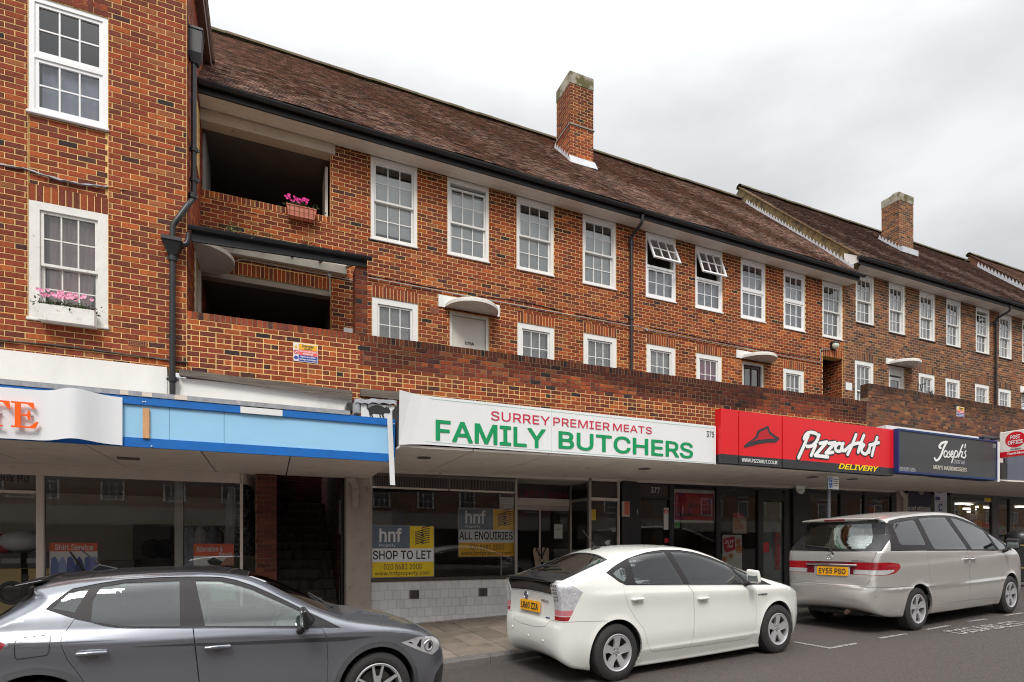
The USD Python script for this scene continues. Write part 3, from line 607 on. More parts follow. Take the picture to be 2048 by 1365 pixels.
# doors to the flats, with their rounded hoods
def hood(parent, x0, x1, z, y, left_ext=.0, right_ext=.0, plate=True, ph=.25):
    c, r = (x0 + x1) / 2, (x1 - x0) / 2; out = Polygon([(c + r * math.cos(a), r * .98 * math.sin(a)) for a in np.linspace(0, math.pi, 33)])
    m = MB(); m.prism(out, 0, .055, ((0, y - .0, z), (1, 0, 0), (0, -1, 0), (0, 0, 1))); o2 = affinity.scale(out, .955, .955, origin=(c, 0)); m.prism(o2, .055, .085, ((0, y, z), (1, 0, 0), (0, -1, 0), (0, 0, 1)))
    h = obj('door_hood', m, OLDWHITE, parent, smooth=30)
    if plate:
        m = MB(); m.box((x0 - left_ext, y - .022, z), (x1 + right_ext, y + .05, z + ph)); obj('hood_back_board', m, WHITE, parent)
    return h
def flat_door(parent, d, y, style, num=None, fr=.06):
    x0, x1, z0, z1 = d
    ds = sub(parent, 'door', {'plain': 'plain cream door numbered 375A', 'glazed': 'dark brown glazed door of six panes', 'white': 'white half glazed door'}[style])
    m = MB(); m.box((x0, y + .02, z0), (x0 + fr, y + .14, z1)); m.box((x1 - fr, y + .02, z0), (x1, y + .14, z1)); m.box((x0 + fr, y + .02, z1 - fr), (x1 - fr, y + .14, z1)); obj('frame', m, OLDWHITE if style == 'plain' else WHITE, ds)
    a, b = x0 + fr + .003, x1 - fr - .003
    if style == 'plain':
        m = MB(); m.box((a, y + .06, z0), (b, y + .11, z1 - fr - .003), ch=.004); obj('leaf', m, mat('cream_door', (.70, .66, .58), .45, var=.04, scale=3), ds)
        t = meshkit.text_mesh('375A', .055, .006, bold=True); q = MB(); v = np.array(t.vertices); k = .2 / v[:, 0].max()
        cx, cz = (x0 + x1) / 2, PZ(938, 688, y)
        q.add(np.stack([cx - .09 + v[:, 0] * k, y + .059 - v[:, 2], cz + v[:, 1]], 1), t.faces); obj('number', q, BLACKPIPE, ds)
    elif style == 'glazed':
        sash(ds, a, b, z0, z1 - fr - .003, y + .06, nx=2, ny=5, stile=.07, bar=.03, depth=.045, mt=mat('brown_door_paint', (.045, .02, .018), .35), seed=8, name='leaf')
        m = MB(); m.box((a, y + .3, z0), (b, y + .31, z1)); obj('hall_curtain', m, mat('hall_grey', (.35, .38, .4), .8), ds)
    else:
        m = MB(); top = z1 - .26; m.box((x0 + .01, y + .04, top), (x1 - .01, y + .1, z1 - .0)); obj('panel', m, OLDWHITE, ds)
        sash(ds, a, b, z0, top - .05, y + .06, nx=1, ny=1, stile=.09, bar=.03, depth=.045, mt=UPVC, seed=9, name='leaf')
        m = MB(); m.box((a, y + .3, z0), (b, y + .31, z1)); obj('hall_curtain', m, mat('hall_grey', (.35, .38, .4), .8), ds)
    return ds
flat_door(ct, dA, D1, 'plain'); flat_door(ct, dB, D1, 'glazed')
hz = PZ(890, 616, D1)
hood(ct, PX(889, D1), PX(993, D1), hz, D1, left_ext=PX(889, D1) - PX(876.5, D1), right_ext=PX(998.5, D1) - PX(993, D1), ph=PZ(877, 590, D1) - hz)
hz2 = PZ(1484, 718, D1)
hood(ct, PX(1482, D1), PX(1541, D1), hz2, D1, left_ext=PX(1482, D1) - PX(1472, D1), ph=PZ(1472, 700, D1) - hz2)
# hood and door on the side of the corner block
out = Polygon([(10.235 + .545 * math.cos(a), .545 * math.sin(a)) for a in np.linspace(0, math.pi, 33)]).intersection(rect(9, D1 - .002, -1, 1))
m = MB(); m.prism(out, 0, .06, ((XC, 0, 6.13), (0, 1, 0), (1, 0, 0), (0, 0, 1))); obj('door_hood', m, OLDWHITE, lb, smooth=30)
m = MB(); m.box((XC - .03, 9.93, 3.7), (XC + .02, 10.0, 6.12)); m.box((XC - .03, 10.62, 3.7), (XC + .02, 10.68, 6.12)); m.box((XC - .12, 10.0, 3.7), (XC - .08, 10.62, 6.12)); obj('side_door', m, OLDWHITE, lb)
air_brick(ct, PX(860, D1), PZ(860, 627, D1), D1, 6, 5, .17, .13)
# ---- porch roof over the walkway
po = thing('porch_roof', 'lean-to porch roof with mossy black gutter between the left block and the brick fin', 'porch', (0, 9.8, 6))
gx0, gx1 = PX(377, 8.98), PX(744, 8.98)
gutter(po, gx0, gx1, 8.985, PZ(377, 452, 8.98) + .0, PZ(744, 516, 8.98), r=.05, n=5)
m = MB(); m.hexa([(gx0 + .03, 9.045, 5.83), (fx1 - .01, 9.045, 5.93), (fx1 - .01, 9.075, 5.93), (gx0 + .03, 9.075, 5.83), (gx0 + .03, 9.045, 6.0), (fx1 - .01, 9.045, 6.085), (fx1 - .01, 9.075, 6.085), (gx0 + .03, 9.075, 6.0)]); obj('fascia', m, BLACKWOOD, po)
MILKY = usdkit.material(stage, '/World/Looks/milky_sheet', {'d': ('diffuse_bsdf', {'color': (.6, .6, .55)}), 't': ('translucent_bsdf', {'color': (.62, .62, .57)}), 'm': ('mix_closure', {'fac': .6})}, [('d.BSDF', 'm.closure1'), ('t.BSDF', 'm.closure2')], surface='m.closure')
xs5 = np.linspace(XC + .04, fx0 + .05, 6)
for a, b in zip(xs5[:-1], xs5[1:]):
    m = MB(); m.add([(a + .012, 9.06, 6.02), (b - .012, 9.06, 6.03), (b - .012, 10.66, 6.66), (a + .012, 10.66, 6.66)], [(0, 1, 2, 3)]); obj('roof_panel', m, MILKY, po)
for a in xs5:
    m = MB(); m.hexa([(a - .018, 9.08, 5.99), (a + .018, 9.08, 5.99), (a + .018, 10.66, 6.62), (a - .018, 10.66, 6.62), (a - .018, 9.08, 6.02), (a + .018, 9.08, 6.02), (a + .018, 10.66, 6.655), (a - .018, 10.66, 6.655)]); obj('rafter', m, mat('brown_rafter', (.13, .085, .06), .6), po)
m = MB(); m.box((XC + .005, 10.6, 6.49), (fx0 + .05, 10.7, 6.63)); obj('wall_plate', m, OLDWHITE, po)
# moss and weeds in the porch gutter
MOSS = mat('moss', (0.055, 0.065, 0.018), 0.95, var=.5, scale=40); WEED = mat('weed_leaf', (0.09, 0.13, 0.035), 0.8, var=.3, scale=20)
def leaf_clump(name, c, sx, sy, sz, n, mt, seed, parent=None, size=.03, label=None, cat=None, kind=None, group=None):
    r = np.random.default_rng(seed); m = MB()
    p = np.asarray(c) + r.normal(size=(n, 3)) * np.array([sx, sy, sz])
    for q in p:
        a = r.normal(size=3); a /= np.linalg.norm(a); b = np.cross(a, r.normal(size=3)); b /= np.linalg.norm(b); s = size * r.uniform(.5, 1.3)
        m.add([q - a * s, q + b * s * .42, q + a * s, q - b * s * .42], [(0, 1, 2, 3)])
    return obj(name, m, mt, parent or '/World', label=label, cat=cat, kind=kind, group=group)
for i, (u, v, n, mt, lab) in enumerate([(463, 463, 70, WEED, 'leafy green weed growing in the left part of the porch gutter'), (508, 477, 45, WEED, 'sparse weed in the porch gutter right of the leafy one'), (543, 478, 120, MOSS, 'cushion of yellow green moss in the middle of the porch gutter'), (617, 493, 110, MOSS, 'low moss cushion on the right half of the porch gutter')]):
    q = P(u, v - 6, 8.97); leaf_clump('gutter_plant', q, .05 if mt is WEED else .07, .025, .035 if mt is WEED else .014, n, mt, 40 + i, size=.022 if mt is WEED else .012, label=lab, cat='plant')
# ---- eaves, roof, chimney
XR = 14.79
for k in range(3):
    y0 = 10.36 + k * .117
    m = MB(); m.hexa([(XC, y0 + .002, zs(XC)), (XR - .1, y0 + .002, zs(XR)), (XR - .1, y0 + .115, zs(XR)), (XC, y0 + .115, zs(XC)), (XC, y0 + .002, zs(XC) + .02), (XR - .1, y0 + .002, zs(XR) + .02), (XR - .1, y0 + .115, zs(XR) + .02), (XC, y0 + .115, zs(XC) + .02)]); obj('soffit_board', m, mat('soffit_paint', (.74, .68, .60), .6, var=.07, scale=4, dirt=(.25, .19, .14), dscale=5, dfrom=.62, dto=.85), ct)
m = MB(); m.hexa([(XC, 10.325, zs(XC) - .012), (XR - .1, 10.325, zs(XR) - .012), (XR - .1, 10.358, zs(XR) - .012), (XC, 10.358, zs(XC) - .012), (XC, 10.325, zs(XC) + .15), (XR - .1, 10.325, zs(XR) + .15), (XR - .1, 10.358, zs(XR) + .15), (XC, 10.358, zs(XC) + .15)]); obj('fascia_board', m, BLACKWOOD, ct)
gutter(ct, XC - .0, XR, 10.262, zs(XC) + .125, zs(XR) + .125, r=.058, n=13)
rf = sub(ct, 'roof')
ch1 = (PX(1140, 12.54), PX(1187, 12.54), 12.54, 13.28)
YR, ZR = 14.48, 13.25
rpt = roof(rf, -3.0, XG - .01, 10.26, zs(-3) + .17, zs(XG) + .17, YR, ZR, PAL_TILE, 31)
ridge_tiles(rf, -3.0, XG - .02, YR, ZR + .06, RIDGE)
m = MB(); m.add([(-3, YR + .02, ZR), (XG, YR + .02, ZR), (XG, 19, 8.5), (-3, 19, 8.5)], [(0, 1, 2, 3)]); obj('rear_slope', m, mat('rear_tiles', (.1, .05, .04), .9), ct)
def chimney(b, x0, x1, y0, y1, ztop, zroof0, mort, pal, seed, pots, cap=.33, string=None):
    c = sub(b, 'chimney'); B = Bricks(seed)
    m = MB(); m.box((x0 + .005, y0 + .005, zroof0 - .4), (x1 - .005, y1 - .005, ztop - .02)); core = obj('stack', m, mort, c)
    for M, a, e in ((front(y0 + .005), x0, x1), (((x0 + .005, 0, 0), (0, 1, 0), (0, 0, 1), (-1, 0, 0)), y0, y1), (((x1 - .005, 0, 0), (0, 1, 0), (0, 0, 1), (1, 0, 0)), y0, y1)):
        B.wall(M, rect(a, e, zroof0 - .1, ztop - cap), pal, zbase=ztop - cap - 40 * BH, phase=a, soot=string)
    B.finish(core, 0)
    r = random.Random(seed); m = MB(); m.box((x0 - .012, y0 - .012, ztop - cap), (x1 + .012, y1 + .012, ztop), ch=.02); obj('cement_cap', m, mat('mossy_cement', (.33, .30, .24), .9, var=.2, scale=6, bump=.4, dirt=(.10, .09, .03), dscale=4, dfrom=.42, dto=.6), c)
    m = MB()
    for (fx, fy, rr, hh) in pots: m.tm(trimesh.creation.icosphere(2, 1.0).apply_transform(np.diag([rr, rr, hh, 1.0])).apply_translation((x0 + fx * (x1 - x0), y0 + fy * (y1 - y0), ztop - .01)))
    obj('flaunching', m, mat('mossy_cement', None), c, smooth=True)
    return c
zr1 = 8.9 + 1.03 * (12.54 - 10.26)
chimney(ct, *ch1, PZ(1160, 148, 12.54), zr1, MORTAR, PAL_RED, 41, [(.3, .35, .17, .09), (.72, .4, .15, .07), (.5, .75, .2, .1)], string=lambda x, z, r: .6 if z > PZ(1160, 255, 12.54) else 1.0)
m = MB(); a = PZ(1160, 254, 12.54); m.box((ch1[0] - .025, ch1[2] - .025, a - .012), (ch1[1] + .025, ch1[3], a + .006)); obj('lead_course', m, LEAD, ct)
def stepped_flashing(b, x, ya, yb, zf, side=-1, n=8, hgt=.12, name='lead_flashing'):
    m = MB()
    for i in range(n):
        y0, y1 = ya + (yb - ya) * i / n, ya + (yb - ya) * (i + 1) / n; z0, z1 = zf(y0), zf(y1)
        v = [(x, y0, z0 - .02), (x, y1, z1 - .02), (x, y1, z1 + hgt * .45), (x, (y0 + y1) / 2, z1 + hgt), (x, y0, z0 + hgt * .45)]
        v = np.array(v); m.add(np.vstack([v, v + (side * .012, 0, 0)]), [(0, 1, 2), (0, 2, 3), (0, 3, 4), (5, 7, 6), (5, 8, 7), (5, 9, 8), (0, 5, 6), (0, 6, 1), (1, 6, 7), (1, 7, 2), (2, 7, 8), (2, 8, 3), (3, 8, 9), (3, 9, 4), (4, 9, 5), (4, 5, 0)])
    return obj(name, m, mat('bright_lead', (.50, .52, .55), .5, var=.2, scale=9), b)
pl = lambda y: zs(7) + .17 + (ZR - zs(7) - .17) / (YR - 10.26) * (y - 10.26)
stepped_flashing(ct, ch1[0] - .002, ch1[2] - .05, ch1[3] + .1, pl, n=7)
m = MB(); m.hexa([(ch1[0] - .05, ch1[2] - .14, pl(ch1[2] - .14) + .02), (ch1[1] + .05, ch1[2] - .14, pl(ch1[2] - .14) + .02), (ch1[1] + .05, ch1[2] - .004, pl(ch1[2]) + .01), (ch1[0] - .05, ch1[2] - .004, pl(ch1[2]) + .01), (ch1[0] - .05, ch1[2] - .15, pl(ch1[2] - .14) + .03), (ch1[1] + .05, ch1[2] - .15, pl(ch1[2] - .14) + .03), (ch1[1] + .03, ch1[2] - .02, pl(ch1[2]) + .15), (ch1[0] - .03, ch1[2] - .02, pl(ch1[2]) + .15)]); obj('lead_apron', m, mat('bright_lead', None), ct)
# long drainpipe and services on the centre terrace
dp = thing('drainpipe', 'long black drainpipe running down the centre terrace between two upper windows', 'drainpipe', (PX(1263, D1), D1, 4))
yp = D1 - .07
downpipe(dp, smooth_path([(PX(1284, 10.3), 10.28, PZ(1284, 430, 10.28)), (PX(1284, 10.3), 10.30, PZ(1284, 446, 10.3)), (PX(1262.5, yp), yp, PZ(1262.5, 474, yp)), (PX(1262.5, yp), yp, 4.0)]), .036, [(PX(1262.5, yp), yp, PZ(1262.5, 487, yp)), (PX(1262.5, yp), yp, PZ(1262.5, 637, yp))])
cb = thing('conduit', 'thin grey metal conduit clipped along the brickwork above the lower windows', 'conduit', (6, D1, 6))
GREYC = mat('galvanised', (.32, .32, .33), .45, metal=.4, var=.15, scale=10)
m = MB(); m.tube(smooth_path([P(470, 523, D1 - .03), P(484, 519, D1 - .03), P(660, 552, D1 - .03), P(706, 562, D1 - .03)]), .011, 8); obj('run', m, GREYC, cb, smooth=40)
m = MB(); m.tube([P(659, 552, D1 - .03), P(660, 592, D1 - .03)], .013, 8); q = P(659, 551, D1 - .03); m.tube([q + (0, .02, 0), q - (0, .02, 0)], .033, 12); obj('junction', m, GREYC, cb, smooth=40)
m = MB(); m.tube(smooth_path([P(737, 556, D1 - .03), P(1212, 644, D1 - .03), P(1255, 652, D1 - .05), P(1272, 652, D1 - .12), P(1292, 660, D1 - .03), P(1641, 726, D1 - .03), P(1641, 699, D1 - .03), P(1660, 699, D1 - .03)]), .011, 8); obj('run', m, GREYC, cb, smooth=40)
q = P(1293, 660, D1 - .03); m = MB(); m.tube([q + (0, .02, 0), q - (0, .02, 0)], .033, 12); obj('junction', m, GREYC, cb, smooth=40)
DKGAP = mat('dark_mortar_gap', None)
for i, pts in enumerate([[(737, 551), (800, 562), (860, 575), (940, 586)], [(955, 592), (1020, 600), (1060, 607), (1125, 623)], [(1150, 627), (1200, 638), (1258, 648)], [(1300, 655), (1380, 671), (1450, 686), (1560, 706), (1640, 719)]]): wavy_strip(ct, pts, D1 - .007, .014, .018, mat('dull_lead', (.10, .095, .09), .7), 'lead_tray', 20 + i, amp=.003)
lp = thing('bulkhead_lamp', 'round bulkhead lamp with dark hood above the passage opening', 'lamp', P(1671, 690, D1))
q = P(1671, 691, D1 - .09); m = MB(); m.tm(trimesh.creation.icosphere(2, .105).apply_transform(np.diag([1, .75, 1.0, 1])).apply_translation(q)); obj('lens', m, mat('milky_lens', (.62, .66, .56), .25, var=.1), lp, smooth=True)
m = MB(); hm = trimesh.creation.icosphere(3, .122); hm.apply_transform(np.diag([1, .85, 1.0, 1])); k = hm.vertices[hm.faces].mean(1)[:, 2] > .045; hm.update_faces(k); hm.apply_translation(q + (0, .01, 0)); m.tm(hm); m.box(q + (-.1, .05, -.1), q + (.1, .09, .1)); obj('hood', m, BLACKPIPE, lp, smooth=40)
# ================================================================ parapet of the centre terrace
pw = thing('parapet_wall', 'sooty brick parapet running above the shop signs of the centre terrace', 'wall', (6, D0, 3.4))
SLP = .0114
MP = ((0, D0, 4.846 - SLP * XC), (1, 0, SLP), (0, 0, 1), (0, -1, 0))     # s = x, z measured from the coping's top
xe = PX(1733, D0)
def soot(x, z, r):                                         # rain-blackened upper courses, patchy below
    n = float(meshkit.fbm(np.array([x * .55, z * 1.4, 3.3]), 3, 2)); left = np.clip((x - .6) / 1.2, 0, 1)
    k = np.clip((z + .50 + (n - .5) * 1.2) / .26, 0, 1) * left
    return (1 - .68 * k) * np.array([1 - .06 * k, 1, 1 + .05 * k])
regp = rect(XC, xe, -1.55, -.109)
wall_back(pw, 'wall_core', MP, rect(XC, xe, -1.55, -.004), MORTAR_D, .2)
m = MB(); m.prism(rect(XC, PX(860, D0), -1.5, -.5), -.01, .0015, MP); m.prism(rect(PX(860, D0), xe, -1.5, -.5), -.01, .0015, MP); obj('clean_mortar', m, MORTAR, pw)
m = MB(); m.prism(rect(XC, PX(720, D0), -.5, -.109), -.01, .0016, MP); obj('clean_mortar', m, MORTAR, pw)
B = Bricks(51); B.wall(MP, regp, PAL_RED, zbase=-.109 - 40 * BH, bond='garden', soot=soot); B.soldiers(MP, XC, xe, -.109, 0, PAL_RED, soot=lambda x, z, r: soot(x, 0.3, r), pitch=.0695, back=.2)
B.finish(pw)
# ================================================================ right terrace
rt = thing('right_terrace', 'brown brick terrace at the right with taller roof line, dark tiles and a mossy gable', 'building', (20, 11.5, 0))
zsr = 9.21
upr = [(1711.7, 1748, 648.5), (1777.7, 1810, 668), (1839, 1870, 681), (1892.7, 1921.7, 693.7), (1951.7, 1979, 707.5), (1998.7, 2023.7, 717.5), (2044.5, 2068, 727.5)]
lor = [(1709.8, 1747, 723, 1.62), (1837.7, 1869.3, 748, 1.1), (1891, 1920, 758, 1.1), (1950, 1978, 769, 1.1), (1997, 2022, 778.5, 1.1)]
UR, LR, holes = [], [], []
for a, b, v in upr:
    x0, x1 = PX(a, D1), PX(b, D1); z0 = PZ((a + b) / 2, v, D1); UR.append((x0, x1, z0, zsr - .002)); holes.append(rect(x0, x1, z0, 9.4))
for a, b, v, h in lor:
    x0, x1 = PX(a, D1), PX(b, D1); z1 = PZ((a + b) / 2, v, D1); LR.append((x0, x1, z1 - h, z1)); holes.append(rect(x0, x1, z1 - h, z1))
dC = (PX(1777.7, D1), PX(1808.7, D1), 3.75, PZ(1793, 733, D1)); dD = (PX(2043, D1), PX(2068, D1), 3.75, PZ(2055, 790, D1)); holes += [rect(*dC), rect(*dD)]
reg = rect(XG, XE, 3.75, zsr).difference(unary_union(holes))
w2 = wall_back(rt, 'wall', M1, reg, MORTAR_R)
B = Bricks(71)
def blend(x, z, r): return 1.0
pal_mix = [(c, w) for c, w in PAL_BROWN]
sold = [rect(a[0], a[1], a[3], a[3] + .215) for a in LR]
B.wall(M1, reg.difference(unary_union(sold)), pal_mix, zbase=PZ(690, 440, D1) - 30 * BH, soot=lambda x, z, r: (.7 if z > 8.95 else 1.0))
for a in LR: B.soldiers(M1, a[0], a[1], a[3], a[3] + .215, PAL_BROWN)
B.finish(w2)
SILLD = mat('dark_sill', (.05, .045, .04), .7)
for i, (x0, x1, z0, z1) in enumerate(UR):
    window(rt, x0, x1, z0, z1, D1, 'sash', case=.075, head=.13, sill=.05, seed=80 + i, sillmat=SILLD, opened=.09 if i == 4 else None)
    if i < 6: curtain(['pale net curtain in the upper window half hidden by the end of the gutter', 'white net curtain in the second upper window of the right terrace', 'white net curtain in the upper window with a white board on its sill', 'white net curtain in the fourth upper window of the right terrace', 'net curtain in the upper window left of the right terrace drainpipe', 'net curtain in the upper window right of the right terrace drainpipe'][i], x0 + .08, x1 - (.2 if i != 1 else .14), z0 + .05, z1 - .42, D1 + .15, GREYNET if i % 2 else NET, folds=4, amp=.02, gather=-.12, seed=90 + i)
for i, (x0, x1, z0, z1) in enumerate(LR):
    window(rt, x0, x1, z0, z1, D1, 'sash', case=.10, head=.115, sill=.06, seed=100 + i)
    curtain(['pale curtain in the tall lower window behind the stepped parapet end', 'net curtain in the lower window behind the aerial', 'net curtain in the third lower window of the right terrace', 'net curtain in the lower window left of the right drainpipe', 'net curtain in the lower window at the far right, right of the drainpipe'][i], x0 + .11, x1 - .2, z0 + .05, z1 - .12, D1 + .145, NET if i != 3 else GREYNET, folds=5, amp=.015, seed=110 + i)
flat_door(rt, dC, D1, 'white'); flat_door(rt, dD, D1, 'white')
hz = PZ(1777, 729, D1); hood(rt, PX(1776, D1), PX(1823, D1), hz, D1, left_ext=PX(1776, D1) - PX(1771, D1), ph=PZ(1771, 716.5, D1) - hz)
hz = PZ(2043, 786, D1); hood(rt, PX(2043, D1), PX(2075, D1), hz, D1, left_ext=.1, ph=.22)
air_brick(rt, PX(1762, D1), PZ(1762, 738, D1), D1, 5, 5, .2, .13)
for k in range(3):
    y0 = 10.36 + k * .117; m = MB(); m.box((XG - .0, y0 + .002, zsr), (XE, y0 + .115, zsr + .02)); obj('soffit_board', m, mat('soffit_paint', None), rt)
m = MB(); m.box((XG, 10.325, zsr - .012), (XE, 10.358, zsr + .15)); obj('fascia_board', m, BLACKWOOD, rt)
gutter(rt, XG - .06, XE, 10.262, zsr + .125, zsr + .125, r=.058, n=13)
rf2 = sub(rt, 'roof'); YR2, ZR2 = 14.49, 13.68
roof(rf2, XG - .06, XE, 10.26, zsr + .17, zsr + .17, YR2, ZR2, PAL_TILE_DARK, 61)
ridge_tiles(rf2, XG - .04, XE, YR2, ZR2 + .06, RIDGE, 9)
m = MB(); m.add([(XG, YR2 + .02, ZR2), (XE, YR2 + .02, ZR2), (XE, 19, 8.9), (XG, 19, 8.9)], [(0, 1, 2, 3)]); obj('rear_slope', m, mat('rear_tiles', None), rt)
gab = Polygon([(10.33, zsr + .06), (D1 + .02, 8.7), (19, 7.6), (19, 8.9), (YR2, ZR2 - .03), (10.33, zsr + .2)])
m = MB(); m.prism(gab, 0, .2, ((XG - .02, 0, 0), (0, 1, 0), (0, 0, 1), (1, 0, 0))); obj('gable', m, mat('mossy_roughcast', (.20, .145, .062), .95, var=.35, scale=14, bump=.9, bscale=60, dirt=(.075, .058, .035), dscale=5, dfrom=.45, dto=.62, detail=8), rt)
m = MB(); sl = (ZR2 - zsr - .17) / (YR2 - 10.26)
for i in range(26):
    y0 = 10.26 + (YR2 - 10.26) * i / 26; y1 = y0 + (YR2 - 10.26) / 26 * .96; z0, z1 = zsr + .17 + sl * (y0 - 10.26), zsr + .17 + sl * (y1 - 10.26)
    m.hexa([(XG - .06, y0, z0 - .025), (XG + .1, y0, z0 - .025), (XG + .1, y1, z1 - .025), (XG - .06, y1, z1 - .025), (XG - .06, y0, z0 + .024), (XG + .1, y0, z0 + .024), (XG + .1, y1, z1 + .01), (XG - .06, y1, z1 + .01)])
obj('verge', m, mat('mossy_verge', (.21, .14, .075), .95, var=.35, scale=12, bump=.5), rt)
m = MB(); m.prism(Polygon([(10.31, zsr - .005), (D1 - .02, zsr - .005), (D1 - .02, zsr + .42), (10.31, zsr + .17)]), 0, .05, ((XG - .04, 0, 0), (0, 1, 0), (0, 0, 1), (1, 0, 0))); obj('box_end', m, WHITE, rt)
m = MB(); m.prism(Polygon([(10.4, zs(XG) + .14), (D1 + .3, zs(XG) + .45), (D1 + .3, 9.35), (10.4, 9.2)]), 0, .012, ((XG - .06, 0, 0), (0, 1, 0), (0, 0, 1), (1, 0, 0))); obj('party_wall_end', m, mat('bright_lead', None), rt)
pl1 = lambda y: zs(XG) + .17 + (ZR - zs(XG) - .17) / (YR - 10.26) * (y - 10.26)
stepped_flashing(rt, XG - .03, 10.5, 14.2, pl1, n=34, hgt=.11)
ch2 = (PX(1798, 12.54), PX(1827, 12.54), 12.54, 13.15)
pl2 = lambda y: zsr + .17 + sl * (y - 10.26)
chimney(rt, *ch2, PZ(1800, 384, 12.54), pl2(12.54), MORTAR_R, PAL_BROWN, 43, [(.2, .3, .17, .1), (.6, .5, .2, .12), (.3, .8, .15, .08)], cap=.3)
stepped_flashing(rt, ch2[0] - .002, ch2[2] - .05, ch2[3] + .1, pl2, n=7)
m = MB(); m.box((ch2[0] - .04, ch2[2] - .14, pl2(ch2[2] - .12)), (ch2[1] + .04, ch2[2] - .003, pl2(ch2[2]) + .07)); obj('lead_apron', m, mat('bright_lead', None), rt)
dp2 = thing('drainpipe', 'black drainpipe near the right edge running down the right terrace', 'drainpipe', (PX(1992, D1), D1, 4))
downpipe(dp2, smooth_path([(PX(2020, 10.3), 10.28, PZ(2020, 612, 10.28)), (PX(2020, 10.3), 10.30, PZ(2020, 622, 10.3)), (PX(1992, yp), yp, PZ(1992, 638, yp)), (PX(1992, yp), yp, 4.0)]), .036, [(PX(1992, yp), yp, PZ(1992, 648, yp))])
m = MB(); a, b = P(1699, 771, D1 - .008), P(1703, 779, D1 - .008); m.box((PX(1691, D1), D1 - .012, PZ(1691, 780, D1)), (PX(1703.5, D1), D1 - .002, PZ(1691, 765, D1))); obj('wall_plate', m, WHITE, tag(thing('white_wall_plate', 'small white square plate on the brick between the passage and the tall window', 'plate', a)))
m = MB(); a = P(688, 661, D1 - .03); m.box((PX(687, D1), D1 - .03, PZ(687, 666, D1)), (PX(705.5, D1), D1 - .007, PZ(687, 656, D1)), ch=.004); obj('white_cable_box', m, WHITE, label='small white cable box on the wall left of the brick fin', cat='box')
# raised parapet of the right terrace
pr_ = thing('parapet_wall', 'taller dark brick parapet with a curved ramp end above the hairdresser and post office signs', 'wall', (20, D0, 3.4))
zt = 5.45; arc = [(xe - .0 + .0 + .13 * (1 - math.sin(a)) - .02, zt - .33 - .16 * (1 - math.cos(a))) for a in np.linspace(0, math.pi / 2, 7)]
xr0 = PX(1737, D0)
pol = Polygon([(xr0, zt)] + [(xr0, zt - .28)] + [(xr0 - .11 * (1 - math.cos(a)), zt - .28 - .2 * math.sin(a)) for a in np.linspace(.15, math.pi / 2, 7)] + [(xe + .004, zt - .5), (xe + .004, 3.3), (XE, 3.3), (XE, zt)])
wall_back(pr_, 'wall_core', front(D0), pol.buffer(-.004), MORTAR_D, .21)
def soot2(x, z, r):
    n = float(meshkit.fbm(np.array([x * .5, z * 1.3, 8.8]), 3, 5)); k = np.clip((z - zt + .42 + (n - .5) * 1.2) / .3, 0, 1) * (1 if x > xr0 + .35 else .55)
    return 1 - .6 * k
B = Bricks(81); c_ = pol.intersection(rect(0, 40, 3.3, zt - .109)); B.wall(front(D0), c_, PAL_BROWN, zbase=zt - .109 - 40 * BH, bond='garden', soot=soot2)
B.soldiers(front(D0), xr0, XE, zt - .109, zt, PAL_BROWN, soot=lambda x, z, r: .4, back=.2)
B.wall(((xr0 + .002, 0, 0), (0, 1, 0), (0, 0, 1), (-1, 0, 0)), rect(D0 + .002, D0 + .2, zt - .34, zt), PAL_BROWN, zbase=zt - .109 - 40 * BH, soot=lambda x, z, r: .42)
B.finish(pr_)
# walkway slab behind the parapets, over the shops
m = MB(); m.box((XC - 4.5, D0 + .22, 3.5), (XE, 13, 3.74)); obj('walkway_slab', m, mat('asphalt_deck', (.08, .075, .07), .9), kind='structure')
# ================================================================ far terrace, only its roof end shows
ft = thing('far_terrace', 'far terrace at the right edge with only its tiled roof and lead-flashed gable showing', 'building', (30, 11.5, 0))
zf = zsr + .25
rf3 = sub(ft, 'roof'); roof(rf3, XE - .05, XE + 6, 10.26, zf + .17, zf + .17, 14.4, 13.95, PAL_TILE, 91, limit=120)
ridge_tiles(rf3, XE - .05, XE + 6, 14.4, 14.0, RIDGE, 12)
m = MB(); m.prism(Polygon([(10.3, zf), (19, 8), (19, 9), (14.4, 13.9), (10.3, zf + .14)]), 0, .2, ((XE, 0, 0), (0, 1, 0), (0, 0, 1), (1, 0, 0))); obj('gable', m, mat('gable_brick', (.19, .085, .045), .9, var=.4, scale=12), ft)
m = MB(); m.box((XE + .2, D1, 3.5), (XE + 6, 12, zf)); obj('wall', m, mat('gable_brick', None), ft)
stepped_flashing(ft, XE - .03, 10.5, 14.1, lambda y: pl2(y), n=30, hgt=.2)
